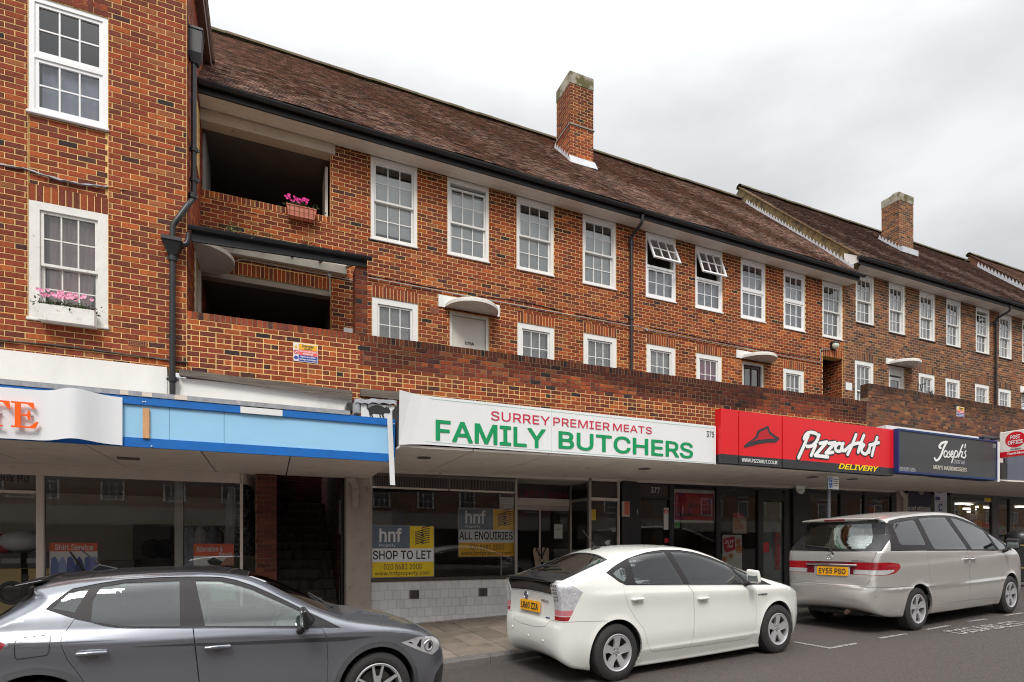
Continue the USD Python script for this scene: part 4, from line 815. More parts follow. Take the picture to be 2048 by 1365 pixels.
# ================================================================ shops
def panel(parent, name, D, u0, v0, u1, v1, mt, thick=.02, label=None, cat=None, group=None, ch=0.0, kind=None):
    """A flat board on the upright plane y = D between the measured top left and bottom right corners."""
    m = MB(); m.box((PX(u0, D), D, PZ(u0, v0, D)), (PX(u1, D), D + thick, PZ(u1, v1, D)), ch=ch)
    return obj(name, m, mt, parent or '/World', label=label, cat=cat, group=group, kind=kind)
def text(parent, s, D, u0, vt, vb, u1, mt, bold=True, shear=0.0, name='lettering', depth=.004, frame=None, gap=.001):
    t = meshkit.text_mesh(s, 1.0, depth, bold=bold); v = np.array(t.vertices); v[:, 0] += shear * v[:, 1]
    lo, hi = v.min(0), v.max(0); v = (v - lo) / np.maximum(hi - lo, 1e-9)
    m = MB()
    if frame is None:
        x0, x1, z0, z1 = PX(u0, D), PX(u1, D), PZ(u0, vb, D), PZ(u0, vt, D)
        m.add(np.stack([x0 + v[:, 0] * (x1 - x0), D - gap - v[:, 2] * depth, z0 + v[:, 1] * (z1 - z0)], 1), t.faces)
    else:
        o, ex, ez, en = (np.asarray(q, float) for q in frame)
        m.add(o + v[:, :1] * ex + v[:, 1:2] * ez + (v[:, 2:] * depth + gap) * en, t.faces)
    return obj(name, m, mt, parent)
def strokes(parent, D, lines, mt, w, name='lettering', depth=.006, gap=.002, taper=None):
    """Brush lettering: measured pen strokes, rounded and given a width in metres."""
    g = []
    for ln in lines:
        p = np.array([(PX(u, D), PZ(u, v, D)) for u, v in ln])
        if len(p) > 2:
            from scipy.interpolate import make_interp_spline
            t = np.r_[0, np.cumsum(np.linalg.norm(np.diff(p, axis=0), axis=1))]; k = min(3, len(p) - 1)
            p = make_interp_spline(t, p, k=min(2, k))(np.linspace(0, t[-1], 24))
        g.append(LineString(p).buffer(w / 2, quad_segs=5))
    u = unary_union(g).simplify(.001); m = MB(); m.prism(u, gap, gap + depth, front(D)); obj(name, m, mt, parent); return u
C = lambda *c: L(*c)
BLUE = mat('bright_blue_paint', C(0, 100, 180), .45, var=.1, scale=5, dirt=(.35, .25, .2), dscale=16, dfrom=.68, dto=.74)
PALEBLUE = mat('pale_blue_paint', C(150, 200, 232), .5, var=.03, scale=3)
SIGNWHITE = mat('sign_white', (.74, .74, .73), .3, var=.03, scale=2)
RED = mat('sign_red', C(212, 26, 34), .35, var=.04); SIGNBLACK = mat('sign_black', (.028, .028, .03), .35, var=.1)
SOFF = mat('soffit_panel', (.74, .66, .60), .6, var=.07, scale=2, dirt=(.35, .29, .24), dscale=3, dfrom=.55, dto=.85)
SOFF_R = mat('rough_soffit', (.76, .69, .62), .75, var=.08, scale=3, bump=.2, bscale=90, dirt=(.38, .32, .27), dscale=4, dfrom=.55, dto=.85)
FRAMEW = mat('dull_white_frame', (.62, .55, .49), .45, var=.06, scale=5, dirt=(.2, .16, .13), dscale=9, dfrom=.6, dto=.8)
ALU = mat('aluminium_frame', (.42, .38, .35), .35, metal=.6, var=.08)
BLACKF = mat('black_shop_paint', (.014, .014, .016), .35, var=.3, scale=7)
SHOPGLASS = glass('shop_glass', (.97, .98, .97), wav=.004, wscale=.9, boost=1.15)
gz = lambda x: ground(x) + .2                               # floor level in the shops
# ---------------------------------------------------------------- launderette canopy
LC, ZL = 7.46, 2.66
xl1 = PX(790, LC)
cy = thing('launderette_canopy', 'blue framed canopy over the launderette with peeling paint and lead flashing on top', 'canopy', (-1.5, 8.5, 2.7))
js = [-5.0, -4.1, -3.0] + [PX(164.1, LC), PX(400, LC), PX(560, LC) + .12, xl1]
for a, b in zip(js[:-1], js[1:]):
    m = MB(); m.box((a + .009, LC + .02, ZL), (b - .009, DS + .05, ZL + .03)); obj('soffit_panel', m, SOFF, cy)
m = MB(); m.box((-5, LC + .03, ZL + .032), (xl1 - .01, D0 - .02, 3.16)); obj('canopy_core', m, DARK, cy)
m = MB(); m.box((-5, LC, ZL - .005), (xl1, LC + .03, PZ(640, 899, LC))); obj('bottom_trim', m, BLUE, cy)
zt0 = PZ(640, 826, LC); zt1 = PZ(640, 840, LC)
m = MB(); m.box((-5, LC - .012, zt1), (PX(481, LC), LC + .03, zt0)); m.box((PX(565, LC), LC - .012, zt1), (xl1 - .0, LC + .03, zt0)); obj('top_trim', m, BLUE, cy)
m = MB(); m.box((PX(481, LC), LC - .02, zt1 + .002), (PX(565, LC), LC + .03, zt0 - .012)); obj('white_patch', m, SIGNWHITE, cy)
m = MB(); m.box((PX(781, LC), LC - .004, PZ(640, 899, LC)), (xl1, LC + .03, zt1)); obj('end_trim', m, BLUE, cy)
px_ = [-5.0, -3.2, PX(338, LC), PX(448, LC), PX(781, LC)]
for a, b in zip(px_[:-1], px_[1:]):
    m = MB(); m.box((a + .002, LC + .012, PZ(640, 899, LC)), (b - .002, LC + .03, zt1)); obj('fascia_panel', m, PALEBLUE, cy)
m = MB(); m.hexa([(-5, LC - .02, zt0 + .002), (PX(700, LC), LC - .02, zt0 + .002), (PX(700, LC), 9.04, 3.3), (-5, 9.04, 3.3), (-5, LC - .02, zt0 + .06), (PX(700, LC), LC - .02, zt0 + .055), (PX(700, LC), 9.04, 3.42), (-5, 9.04, 3.42)]); obj('lead_flashing', m, LEAD, cy)
for a, b in ((241, 258), (285, 305), (350, 375)):
    m = MB(); m.box((PX(a, LC), LC - .023, zt0 + .004), (PX(b, LC), LC - .0205, zt0 + .054)); obj('flashing_tape', m, mat('cream_tape', (.66, .58, .50), .7), cy)
m = MB(); m.box((PX(286, LC), LC - .02, PZ(286, 877, LC)), (PX(299, LC), LC + .011, PZ(286, 817, LC))); obj('timber_batten', m, mat('bare_pine', C(200, 150, 105), .6, var=.25, scale=20, stretch=(3, 1, .3)), cy)
m = MB(); q0, q1 = PX(774, LC - .03), PX(784, LC - .03)
m.hexa([(q0 + .04, LC - .04, PZ(780, 971, LC)), (q1 + .04, LC - .04, PZ(780, 971, LC)), (q1 + .04, LC - .02, PZ(780, 971, LC)), (q0 + .04, LC - .02, PZ(780, 971, LC)), (q0, LC - .04, PZ(780, 832, LC)), (q1, LC - .04, PZ(780, 832, LC)), (q1, LC - .02, PZ(780, 832, LC)), (q0, LC - .02, PZ(780, 832, LC))]); obj('loose_strip', m, SIGNWHITE, cy)
for u, v in ((286, 804), (291, 804), (303, 893), (788, 848), (788, 917)):
    q = P(u, v, LC - .013); m = MB(); m.tm(trimesh.creation.icosphere(1, .009).apply_translation(q)); obj('screw', m, SIGNWHITE, cy)
q = P(244, 915, 8.1); m = MB(); m.box((q[0] - .12, 8.4, ZL - .03), (q[0] + .12, 8.46, ZL), ch=.008); obj('soffit_light', m, mat('dull_fitting', (.12, .10, .09), .5), cy)
# the white laundry sign, its right end bowing out
sg = thing('shop_sign', 'buckled white sign panel with orange letters TE over the launderette', 'sign', (-2.5, LC - .05, 3))
N = 40; us = np.linspace(-60, 246, N + 1); v_ = []
def bow(u): return .03 + .16 * math.exp(-((u - 158) / 42.0) ** 2) * (1 if u < 246 else 0)
for u in us:
    x = PX(u, LC)
    zt, zb = PZ(30, 781, LC) + .012, PZ(30, 880, LC) - .0
    y = LC - bow(u); v_ += [(x, y, zb + .02 * bow(u) / .16), (x, y, zt + .02 * bow(u) / .16), (x, y + .004, zt + .02 * bow(u) / .16), (x, y + .004, zb + .02 * bow(u) / .16)]
m = MB(); m.add(v_, [(4 * i + k, 4 * i + 4 + k, 4 * i + 4 + (k + 1) % 4, 4 * i + (k + 1) % 4) for i in range(N) for k in range(4)]); m.add(v_[-4:], [(0, 1, 2, 3)])
obj('board', m, mat('glossy_sign_white', (.76, .77, .78), .25, var=.03, scale=1.5), sg, smooth=35)
ORANGE = mat('orange_letters', C(255, 98, 20), .3, var=.03)
E_ = unary_union([rect(.12, .3, 0, 1), rect(0, .78, 0, .06), rect(0, .72, .94, 1), rect(.25, .52, .47, .53), Polygon([(.78, .0), (.88, .26), (.82, .26), (.6, .05), (.6, 0)]), Polygon([(.72, 1), (.76, .76), (.71, .76), (.5, .95), (.5, 1)]), Polygon([(.5, .5), (.56, .68), (.61, .68), (.61, .32), (.56, .32)]), rect(0, .42, 0, .05), rect(0, .42, .95, 1)])
T_ = unary_union([rect(.38, .56, 0, 1), rect(.2, .74, 0, .05), rect(0, .94, .94, 1), Polygon([(0, 1), (-.02, .7), (.04, .7), (.2, .94)]), Polygon([(.94, 1), (.97, .7), (.91, .7), (.74, .94)])])
for g, u0, u1 in ((E_, 23, 77), (T_, -43, 15)):
    a, b, z0, z1 = PX(u0, LC - .07), PX(u1, LC - .07), PZ(30, 855, LC - .07), PZ(30, 803.5, LC - .07)
    gg = affinity.affine_transform(g, [(b - a) / .88, 0, 0, z1 - z0, a, z0]); m = MB(); m.prism(gg, 0, .018, front(LC - .065)); obj('letter', m, ORANGE, sg)
    m = MB()
    for fx in (.2, .7): m.box((a + fx * (b - a) - .01, LC - .065, (z0 + z1) / 2), (a + fx * (b - a) + .01, LC - .03, (z0 + z1) / 2 + .02))
    obj('stand_off', m, SIGNWHITE, sg)
# timber and white band right of the pipe, and the lead box beside it
WOOD = mat('weathered_timber', (.13, .105, .085), .85, var=.45, scale=14, stretch=(.15, 1, 2.5), bump=.6, bscale=30, dirt=(.30, .25, .2), dscale=8, dfrom=.55, dto=.75)
m = MB(); m.hexa([(PX(360, D0), D0 - .09, PZ(360, 754, D0)), (PX(703, D0), D0 - .09, PZ(703, 799, D0 - .09)), (PX(703, D0), D0 + .0, PZ(703, 799, D0)), (PX(360, D0), D0, PZ(360, 754, D0)), (PX(360, D0), D0 - .09, PZ(360, 742, D0)), (PX(703, D0), D0 - .09, PZ(703, 785, D0)), (PX(703, D0), D0, PZ(703, 785, D0)), (PX(360, D0), D0, PZ(360, 742, D0))])
obj('timber_beam', m, WOOD, label='weathered grey timber beam along the foot of the brick parapet above the white band', cat='beam')
m = MB(); m.hexa([(PX(720, D0), D0 - .1, PZ(720, 792, D0 - .1)), (PX(800, D0), D0 - .1, PZ(800, 800, D0 - .1)), (PX(800, D0), D0, PZ(800, 800, D0)), (PX(720, D0), D0, PZ(720, 792, D0)), (PX(720, D0), D0 - .1, PZ(720, 781, D0)), (PX(800, D0), D0 - .1, PZ(800, 787, D0)), (PX(800, D0), D0, PZ(800, 787, D0)), (PX(720, D0), D0, PZ(720, 781, D0))])
obj('timber_beam', m, WOOD, label='short sawn beam end with a pale yellow face above the pig sign', cat='beam')
m = MB(); m.box((PX(361, D0), D0 - .02, 3.2), (PX(703, D0), D0 + .0, PZ(520, 773, D0))); obj('rendered_band', m, BAND, label='white rendered panel under the timber beam, behind the blue canopy', cat='panel')
m = MB(); m.box((PX(694, 8.7), 8.7, PZ(700, 826, 8.7)), (PX(707, 8.7), 9.03, PZ(700, 803, 8.7)), ch=.03); obj('black_vent_box', m, BLACKPIPE, label='small black box at the end of the white panel, left of the pig sign', cat='box')
pg_ = thing('pig_sign', 'small white sign with a standing black pig, under crumpled lead', 'sign', P(755, 830, 7.9))
DPG = 7.75
panel(pg_, 'board', DPG, 722, 806, 789, 842, SIGNWHITE, .02)
pig = [(735.5, 819), (737, 816), (741, 813.5), (747, 811.5), (754, 811), (761, 812), (766, 814), (770, 816), (773, 813), (775, 815.5), (777.5, 815), (778, 818), (780, 821), (780.5, 825), (777.5, 827.5), (772, 826.5), (768, 827), (767, 831), (769, 836.5), (766, 837), (763, 830), (761.5, 828), (761, 831), (762.5, 836), (760, 836), (758, 828.5), (750, 828), (746.5, 827.5), (744.5, 830), (747, 836), (744.5, 836), (741.5, 830.5), (741, 833), (743.5, 836), (741, 836), (738.5, 830), (738, 825)]
m = MB(); m.prism(Polygon([(PX(u, DPG), PZ(u, v, DPG)) for u, v in pig]), .001, .004, front(DPG)); obj('pig', m, SIGNBLACK, pg_)
strokes(pg_, DPG, [[(736, 818), (734, 816), (736, 813), (733.5, 811), (735, 809)]], SIGNBLACK, .012, name='tail')
m = MB(); a = MB(); r_ = random.Random(3); v_ = []
for i in range(13):
    u = 709 + i * 7; x = PX(u, DPG - .02); z = PZ(u, 797 + i * .35, DPG - .02) + r_.uniform(-.012, .012); v_ += [(x, DPG - .03, z - .05 + r_.uniform(-.02, .01)), (x, DPG - .02, z), (x, DPG + .9, z + .05)]
m.add(v_, [(3 * i + k, 3 * i + 3 + k, 3 * i + 4 + k, 3 * i + k + 1) for i in range(12) for k in range(2)]); m.box((PX(709, DPG), DPG - .02, PZ(712, 829, DPG)), (PX(721, DPG), DPG + .2, PZ(712, 800, DPG)), ch=.02); obj('lead_dressing', m, LEAD, pg_)
# ---------------------------------------------------------------- butchers' canopy and sign
SD = 7.2
zf_ = lambda x: 2.80 + .0125 * x
cb_ = thing('shop_canopy', 'long flat canopy with jointed grey soffit above the butchers, takeaway and hairdresser', 'canopy', (8, 8.4, 2.9))
js = [xl1 + .01] + [PX(u, DS) for u in (858, 980.9, 1115, 1236, 1340, 1400)]; w = .95
while js[-1] < 15.2: js.append(js[-1] + w)
for a, b in zip(js[:-1], js[1:]):
    m = MB(); v = [(a + .008, SD + .03), (b - .008, SD + .03), (b - .008, DS + .02), (a + .008, DS + .02)]; m.hexa([(x, y, zf_(x)) for x, y in v] + [(x, y, zf_(x) + .03) for x, y in v]); obj('soffit_panel', m, SOFF_R, cb_)
m = MB(); v = [(xl1 + .02, SD + .06), (15.2, SD + .06), (15.2, D0 - .02), (xl1 + .02, D0 - .02)]; m.hexa([(x, y, zf_(x) + .035) for x, y in v] + [(x, y, 3.4) for x, y in v]); obj('canopy_core', m, DARK, cb_)
m = MB(); m.hexa([(xl1 + .02, DS - .02, zf_(1.5) - .05), (15.2, DS - .02, zf_(15.2) - .05), (15.2, DS + .03, zf_(15.2) - .05), (xl1 + .02, DS + .03, zf_(1.5) - .05), (xl1 + .02, DS - .02, zf_(1.5) - .001), (15.2, DS - .02, zf_(15.2) - .001), (15.2, DS + .03, zf_(15.2) - .001), (xl1 + .02, DS + .03, zf_(1.5) - .001)]); obj('edge_bead', m, FRAMEW, cb_)
for u, v in ((848, 921), (1289, 944), (1625, 957), (1705, 967)):
    D = 8.0; x = PX(u, D); m = MB(); m.tube([(x, D, zf_(x) - .012), (x, D, zf_(x))], .10, 20); obj('downlight', m, mat('dull_fitting', None), cb_, smooth=40)
bs = thing('shop_sign', 'long white butchers sign with green and red lettering reading FAMILY BUTCHERS', 'sign', (4, SD, 3.2))
def tri4(D, c): return [P(u, v, D) for u, v in c]
x0, x1 = PX(797, SD), PX(1432, SD); xm = PX(1103, SD); zb, zt = 2.868, 3.505
for a, b in ((x0, xm - .0015), (xm + .0015, x1)):
    N = 14; v_ = []
    for i in range(N + 1):
        x = a + (b - a) * i / N; e = .06 * max(0, 1 - (x - x0) / .42) ** 2
        v_ += [(x, SD - e * .4, zb - e * .55 + .004 * (x - x0)), (x, SD - e, zt + e * .4 + .002 * (x - x0)), (x, SD - e + .012, zt + e * .4 + .002 * (x - x0)), (x, SD - e * .4 + .012, zb - e * .55 + .004 * (x - x0))]
    m = MB(); m.add(v_, [(4 * i + k, 4 * i + 4 + k, 4 * i + 4 + (k + 1) % 4, 4 * i + (k + 1) % 4) for i in range(N) for k in range(4)]); m.add(v_[:4], [(3, 2, 1, 0)]); m.add(v_[-4:], [(0, 1, 2, 3)]); obj('board', m, SIGNWHITE, bs)
GREEN = mat('sign_green', C(0, 142, 84), .4, var=.03); CRIM = mat('sign_crimson', C(200, 44, 72), .4, var=.03)
for s, u0, vt, vb, u1 in (('FAMILY', 871.3, 839.7, 881.5, 1091), ('BUTCHERS', 1117, 862, 897.5, 1386)): text(bs, s, SD - .002, u0, vt, vb, u1, GREEN)
for s, u0, vt, vb, u1 in (('SURREY', 982, 822, 840.5, 1099.5), ('PREMIER', 1106.5, 835, 851, 1219), ('MEATS', 1226, 847, 861.5, 1303.5)): text(bs, s, SD - .002, u0, vt, vb, u1, CRIM, bold=False)
text(bs, '375', SD - .002, 1413.5, 862.5, 874, 1428, SIGNBLACK, bold=False)
m = MB()
for z in (zb + .035, zt - .035): m.box((x0 + .35, SD - .002, z), (x1 - .03, SD - .0005, z + .006))
obj('border_line', m, mat('faded_green_line', C(150, 195, 178), .4), bs)
# ---------------------------------------------------------------- takeaway sign
PD = 7.12
ps = thing('shop_sign', 'red and black takeaway sign with a hat emblem and white brush lettering', 'sign', (9, PD, 3.3))
ua, ub = 1441.7, 1787
zb, zt = 2.90, 3.795; zk = PZ(1441.7, 908, PD)
cuts = [1441.7, 1477, 1479, 1564, 1566, 1787]
for a, b in ((1441.7, 1476.5), (1478.5, 1563.5), (1565.5, 1787)):
    m = MB(); m.box((PX(a, PD), PD, zk), (PX(b, PD), PD + .13, zt)); obj('red_panel', m, RED, ps)
    m = MB(); m.box((PX(a, PD), PD, zb), (PX(b, PD), PD + .13, zk - .0005)); obj('black_panel', m, SIGNBLACK, ps)
hat = [(1490, 893), (1512, 876), (1517, 863), (1535, 855), (1539, 866), (1556, 878), (1551, 883), (1535, 883), (1516, 886)]
hp = Polygon([(PX(u, PD), PZ(u, v, PD)) for u, v in hat]); m = MB(); m.prism(hp.buffer(.022), .001, .006, front(PD)); obj('emblem_outline', m, SIGNBLACK, ps)
up_ = Polygon([(PX(u, PD), PZ(u, v, PD)) for u, v in [(1500, 885.5), (1514, 877), (1519, 865), (1533.5, 858), (1537.5, 869), (1550, 878), (1530, 879), (1513, 881)]]); m = MB(); m.prism(up_, .007, .009, front(PD)); obj('emblem', m, mat('emblem_red', C(176, 22, 36), .4), ps)
k4 = lambda pts: [(1536 + x / 3.412, 700 + y / 3.412) for x, y in pts]
LT = [k4(l) for l in ([(272, 585), (245, 650), (205, 738)], [(243, 608), (262, 575), (305, 566), (340, 590), (325, 630), (262, 660)], [(322, 652), (292, 722)], [(346, 583), (338, 597)], [(350, 640), (398, 630)], [(398, 630), (318, 722)], [(318, 722), (405, 732)], [(412, 640), (456, 634)], [(456, 634), (392, 706)], [(392, 706), (440, 700)], [(502, 648), (470, 645), (456, 680), (482, 694), (504, 660)], [(510, 640), (500, 688), (515, 686)], [(598, 580), (575, 640), (540, 715)], [(522, 690), (560, 655), (640, 640)], [(652, 585), (630, 640), (612, 700)], [(652, 650), (636, 695), (660, 712), (682, 690), (694, 650)], [(694, 650), (686, 700)], [(742, 600), (722, 660), (706, 722)], [(690, 652), (752, 634)])]
g = [LineString([(PX(u, PD), PZ(u, v, PD)) for u, v in l]).buffer(.058) for l in LT]
m = MB(); m.prism(unary_union(g).simplify(.002), .001, .005, front(PD)); obj('lettering_outline', m, SIGNBLACK, ps)
strokes(ps, PD, LT, mat('sign_lettering_white', (.78, .78, .76), .35), .062, gap=.006, depth=.006)
text(ps, 'WWW.PIZZAHUT.CO.UK', PD, 1483.3, 916.5, 924, 1554.5, mat('sign_lettering_white', None), bold=False)
YEL = mat('sign_yellow', C(244, 206, 10), .4, var=.02)
text(ps, 'DELIVERY', PD, 1677, 927, 938, 1756.5, YEL, bold=True, shear=.28)
# ---------------------------------------------------------------- hairdresser sign
HD = 7.03; NAVY = mat('navy_paint', C(26, 48, 100), .4, var=.1)
hs = thing('shop_sign', 'charcoal hairdressers sign with white script lettering in a navy frame', 'sign', (12.7, HD, 3.3))
xa, xb = PX(1797, HD), PX(1995, HD); zb, zt = 2.955, 3.805
m = MB(); m.box((xa + .03, HD + .012, zb + .035), (xb - .03, HD + .25, zt - .035)); obj('board', m, mat('charcoal_board', (.048, .048, .05), .45, var=.1, scale=2), hs)
m = MB(); m.box((xa, HD, zb), (xa + .03, HD + .26, zt)); m.box((xb - .03, HD, zb), (xb, HD + .26, zt)); m.box((xa + .03, HD, zb), (xb - .03, HD + .26, zb + .035)); m.box((xa + .03, HD, zt - .035), (xb - .03, HD + .26, zt)); obj('frame', m, NAVY, hs)
m = MB(); m.box((xb + .003, HD + .0, zb - .03), (xb + .09, HD + .03, zt - .02)); m.box((xa + .1, HD + .3, zt + .02), (xb - .1, HD + .5, zt + .13)); obj('white_edging', m, SIGNWHITE, hs)
k5 = lambda pts: [(1780 + x / 6.825, 830 + y / 6.825) for x, y in pts]
WL = mat('sign_lettering_white', None); HT = HD + .011
strokes(hs, HT, [k5([(775, 372), (735, 375), (690, 400), (668, 440), (690, 455)]), k5([(775, 372), (735, 440), (690, 560), (650, 615), (615, 620), (605, 595)])], WL, .045)
strokes(hs, HT, [k5(l) for l in ([(760, 490), (735, 520), (735, 570), (760, 575), (778, 530), (760, 490)], [(810, 500), (800, 530), (818, 555), (795, 580), (778, 575)], [(825, 545), (855, 520), (850, 495), (830, 530), (832, 575), (858, 570)], [(890, 490), (862, 580), (838, 655)], [(880, 525), (905, 495), (920, 520), (905, 575), (880, 580)], [(990, 410), (955, 500), (930, 582)], [(942, 550), (965, 505), (985, 510), (970, 575), (988, 575)], [(1025, 405), (1018, 450)], [(1030, 495), (1018, 525), (1030, 555), (1010, 590), (992, 585)])], WL, .026)
text(hs, '2002 Ltd', HT, 1907, 919.5, 927.5, 1929.5, mat('grey_lettering', (.4, .4, .42), .4), bold=False, shear=.3)
text(hs, "MEN'S HAIRDRESSERS", HT, 1866.5, 930.5, 938.5, 1933, mat('cream_lettering', (.66, .6, .5), .4), bold=False)
text(hs, '020 8391 4234', HT, 1797.8 + 1, 934, 942, 1830.5, mat('grey_lettering', None), bold=False); text(hs, '379', HT, 1985, 888.5, 895.5, 1991.5, mat('grey_lettering', None), bold=False)
# ---------------------------------------------------------------- post office
po_ = thing('projecting_sign', 'white and red post office sign projecting from the canopy at the right edge', 'sign', (14.6, 6.7, 3.4))
XP = 14.62; q0 = PXP(1999, 866, XP); q1 = PXP(1999, 917, XP); zt, zb = q0[2], q1[2]; y0 = q0[1]; y1 = y0 - .62
m = MB(); m.box((XP, y1, zb), (XP + .1, y0, zt), ch=.01); obj('board', m, mat('cream_sign', (.70, .66, .60), .35, var=.03), po_)
RF = ((XP, y0, zb), (0, -1, 0), (0, 0, 1), (-1, 0, 0)); PRED = mat('post_red', C(196, 18, 38), .35, var=.03)
hh = zt - zb; m = MB(); m.prism(rect(.005, .615, .005, hh * .22), .001, .003, RF); obj('red_band', m, PRED, po_)
ov = affinity.scale(Point(0, 0).buffer(1, 32), .178, hh * .30); ov = affinity.translate(ov, .285, hh * .65); m = MB(); m.prism(ov, .001, .003, RF); obj('red_oval', m, PRED, po_)
def rtext(s, a, b, z, h, mt, bold=True): text(po_, s, 0, 0, 0, 0, 0, mt, bold, frame=(np.array((XP - .003, y0, zb)) + np.array((0, -a, z)), (0, -(b - a), 0), (0, 0, h), (-1, 0, 0)))
rtext('POST', .20, .37, hh * .67, hh * .155, WL); rtext('OFFICE', .155, .415, hh * .47, hh * .155, WL); rtext('Chessington', .20, .39, hh * .25, hh * .075, SIGNBLACK, False); rtext('Travel Money', .14, .50, hh * .06, hh * .11, WL)
m = MB(); m.box((XP + .02, y0, zb + .1), (XP + .06, 7.3, zb + .14)); m.box((XP + .02, y0, zt - .14), (XP + .06, 7.3, zt - .1)); obj('bracket', m, BLACKF, po_)
pc = thing('post_office_canopy', 'dark grey canopy edge beyond the hairdressers sign, behind the post office sign', 'canopy', (18, 8, 3.2))
m = MB(); m.box((15.22, 7.25, 3.0), (27, 7.29, 3.62)); obj('fascia', m, mat('slate_fascia', (.09, .095, .125), .4), pc); m = MB(); m.box((15.22, 7.3, 3.0), (27, 9.6, 3.03)); obj('soffit', m, SOFF, pc); m = MB(); m.box((15.22, 7.3, 3.04), (27, 9.0, 3.6)); obj('core', m, DARK, pc)
m = MB(); m.box((14.5, 7.32, 3.35), (15.2, 7.36, 3.95)); obj('pale_end_board', m, mat('pale_board', (.62, .55, .5), .6), pc); m = MB(); m.hexa([(14.4, 7.28, 3.93), (27, 7.28, 3.95), (27, 9.0, 4.02), (14.4, 9.0, 4.02), (14.4, 7.28, 3.97), (27, 7.28, 3.99), (27, 9.0, 4.07), (14.4, 9.0, 4.07)]); obj('flashing', m, mat('dark_flashing', (.075, .08, .10), .6), pc)
m = MB(); m.box((-5.6, DS + .04, ZL - .02), (PX(553, 9.6) - .1, DS + .3, 3.5)); m.box((PX(553, 9.6) - .1, DS + .04, 3.0), (1.55, DS + .3, 3.5)); m.hexa([(1.5, DS + .06, zf_(1.5) - .05), (27, DS + .06, 2.99), (27, DS + .3, 2.99), (1.5, DS + .3, zf_(1.5) - .05), (1.5, DS + .06, 3.5), (27, DS + .06, 3.5), (27, DS + .3, 3.5), (1.5, DS + .3, 3.5)]); obj('lintel_wall', m, mat('dull_concrete', None), ct)
# ================================================================ shop fronts
def rails(parent, D, lst, mt, depth=.06, name='frame_member'):
    for u0, v0, u1, v1 in lst: panel(parent, name, D, u0, v0, u1, v1, mt, depth)
def pane(parent, D, u0, v0, u1, v1, seed=0, name='pane'):
    r = random.Random(seed); e = r.uniform(-.006, .006); D2 = D + .03
    m = MB(); m.add([(PX(u0, D), D2 - e, PZ(u0, v1, D)), (PX(u1, D), D2 + e, PZ(u1, v1, D)), (PX(u1, D), D2 + e, PZ(u1, v0, D)), (PX(u0, D), D2 - e, PZ(u0, v0, D))], [(0, 1, 2, 3)]); return obj(name, m, SHOPGLASS, parent)
def shell(parent, x0, x1, y0, y1, z1, mt, floor=None):
    m = MB(); z0 = ground(x0) + .13
    m.add([(x0, y1, z0), (x1, y1, z0), (x1, y1, z1), (x0, y1, z1)], [(0, 1, 2, 3)]); m.add([(x0, y0, z0), (x0, y1, z0), (x0, y1, z1), (x0, y0, z1)], [(0, 1, 2, 3)]); m.add([(x1, y1, z0), (x1, y0, z0), (x1, y0, z1), (x1, y1, z1)], [(0, 1, 2, 3)]); obj('inner_wall', m, mt, parent)
    m = MB(); m.add([(x0, y0, z1), (x0, y1, z1), (x1, y1, z1), (x1, y0, z1)], [(0, 1, 2, 3)]); obj('ceiling', m, mat('shop_ceiling', (.45, .42, .4), .8), parent)
    m = MB(); m.add([(x0, y0, z0), (x1, y0, z0), (x1, y1, z0), (x0, y1, z0)], [(0, 1, 2, 3)]); obj('floor', m, floor or mat('shop_floor', (.12, .1, .09), .5), parent)
ZC = 2.66
# ---- launderette
lf = thing('launderette_shop', 'launderette shop front with dull white frames and a glazed door at the left edge', 'shop', (-2.5, DS, 0))
xr = PX(486, DS)
m = MB(); m.box((-5, DS - .02, ZL - .16), (PX(480, DS), DS + .09, ZL - .002)); obj('header', m, FRAMEW, lf)
rails(lf, DS, [(-60, 978, 73, 988)], FRAMEW)
m = MB(); m.box((PX(73, DS), DS - .02, .0), (PX(88, DS), DS + .08, ZL - .16)); obj('post', m, FRAMEW, lf)
m = MB(); m.box((PX(480, DS), DS - .03, .0), (xr, DS + .05, ZL - .16)); obj('post', m, FRAMEW, lf)
m = MB(); m.box((PX(88, DS), DS, 0), (PX(480, DS), DS + .08, .62)); obj('stall_riser', m, mat('brown_riser', (.09, .06, .045), .6), lf)
m = MB(); m.box((PX(349, 9.9), 9.9, 0.1), (PX(366, 9.9), 10.05, ZL)); obj('inner_column', m, mat('cream_column', (.5, .47, .41), .5), lf)
pane(lf, DS, -60, 955, 73, 978, 1); pane(lf, DS, -60, 988, 73, 1260, 2, 'door_pane'); pane(lf, DS, 88, 954, 480, 1240, 3)
xq, yq = -.09, 10.25                                        # slanted return glass
m = MB(); m.add([(xr, DS + .02, .5), (xq, yq, .5), (xq, yq, ZL - .16), (xr, DS + .02, ZL - .16)], [(0, 1, 2, 3)]); obj('pane', m, SHOPGLASS, lf)
m = MB(); m.hexa([(xr, DS, ZL - .16), (xq, yq - .02, ZL - .16), (xq - .06, yq, ZL - .16), (xr - .06, DS + .02, ZL - .16), (xr, DS, ZL), (xq, yq - .02, ZL), (xq - .06, yq, ZL), (xr - .06, DS + .02, ZL)]); m.box((xq - .03, yq - .03, 0), (xq + .03, yq + .03, ZL - .162)); m.hexa([(xr, DS, 0), (xq, yq - .02, 0), (xq - .06, yq, 0), (xr - .06, DS + .02, 0), (xr, DS, .5), (xq, yq - .02, .5), (xq - .06, yq, .5), (xr - .06, DS + .02, .5)]); obj('return_frame', m, FRAMEW, lf)
shell(lf, -6, .05, DS + .1, 14.5, ZL - .03, mat('launderette_wall', (.80, .75, .68), .8, var=.05))
text(lf, 'ook Rd', DS + .028, -6, 947, 963, 58, SIGNBLACK, bold=True)
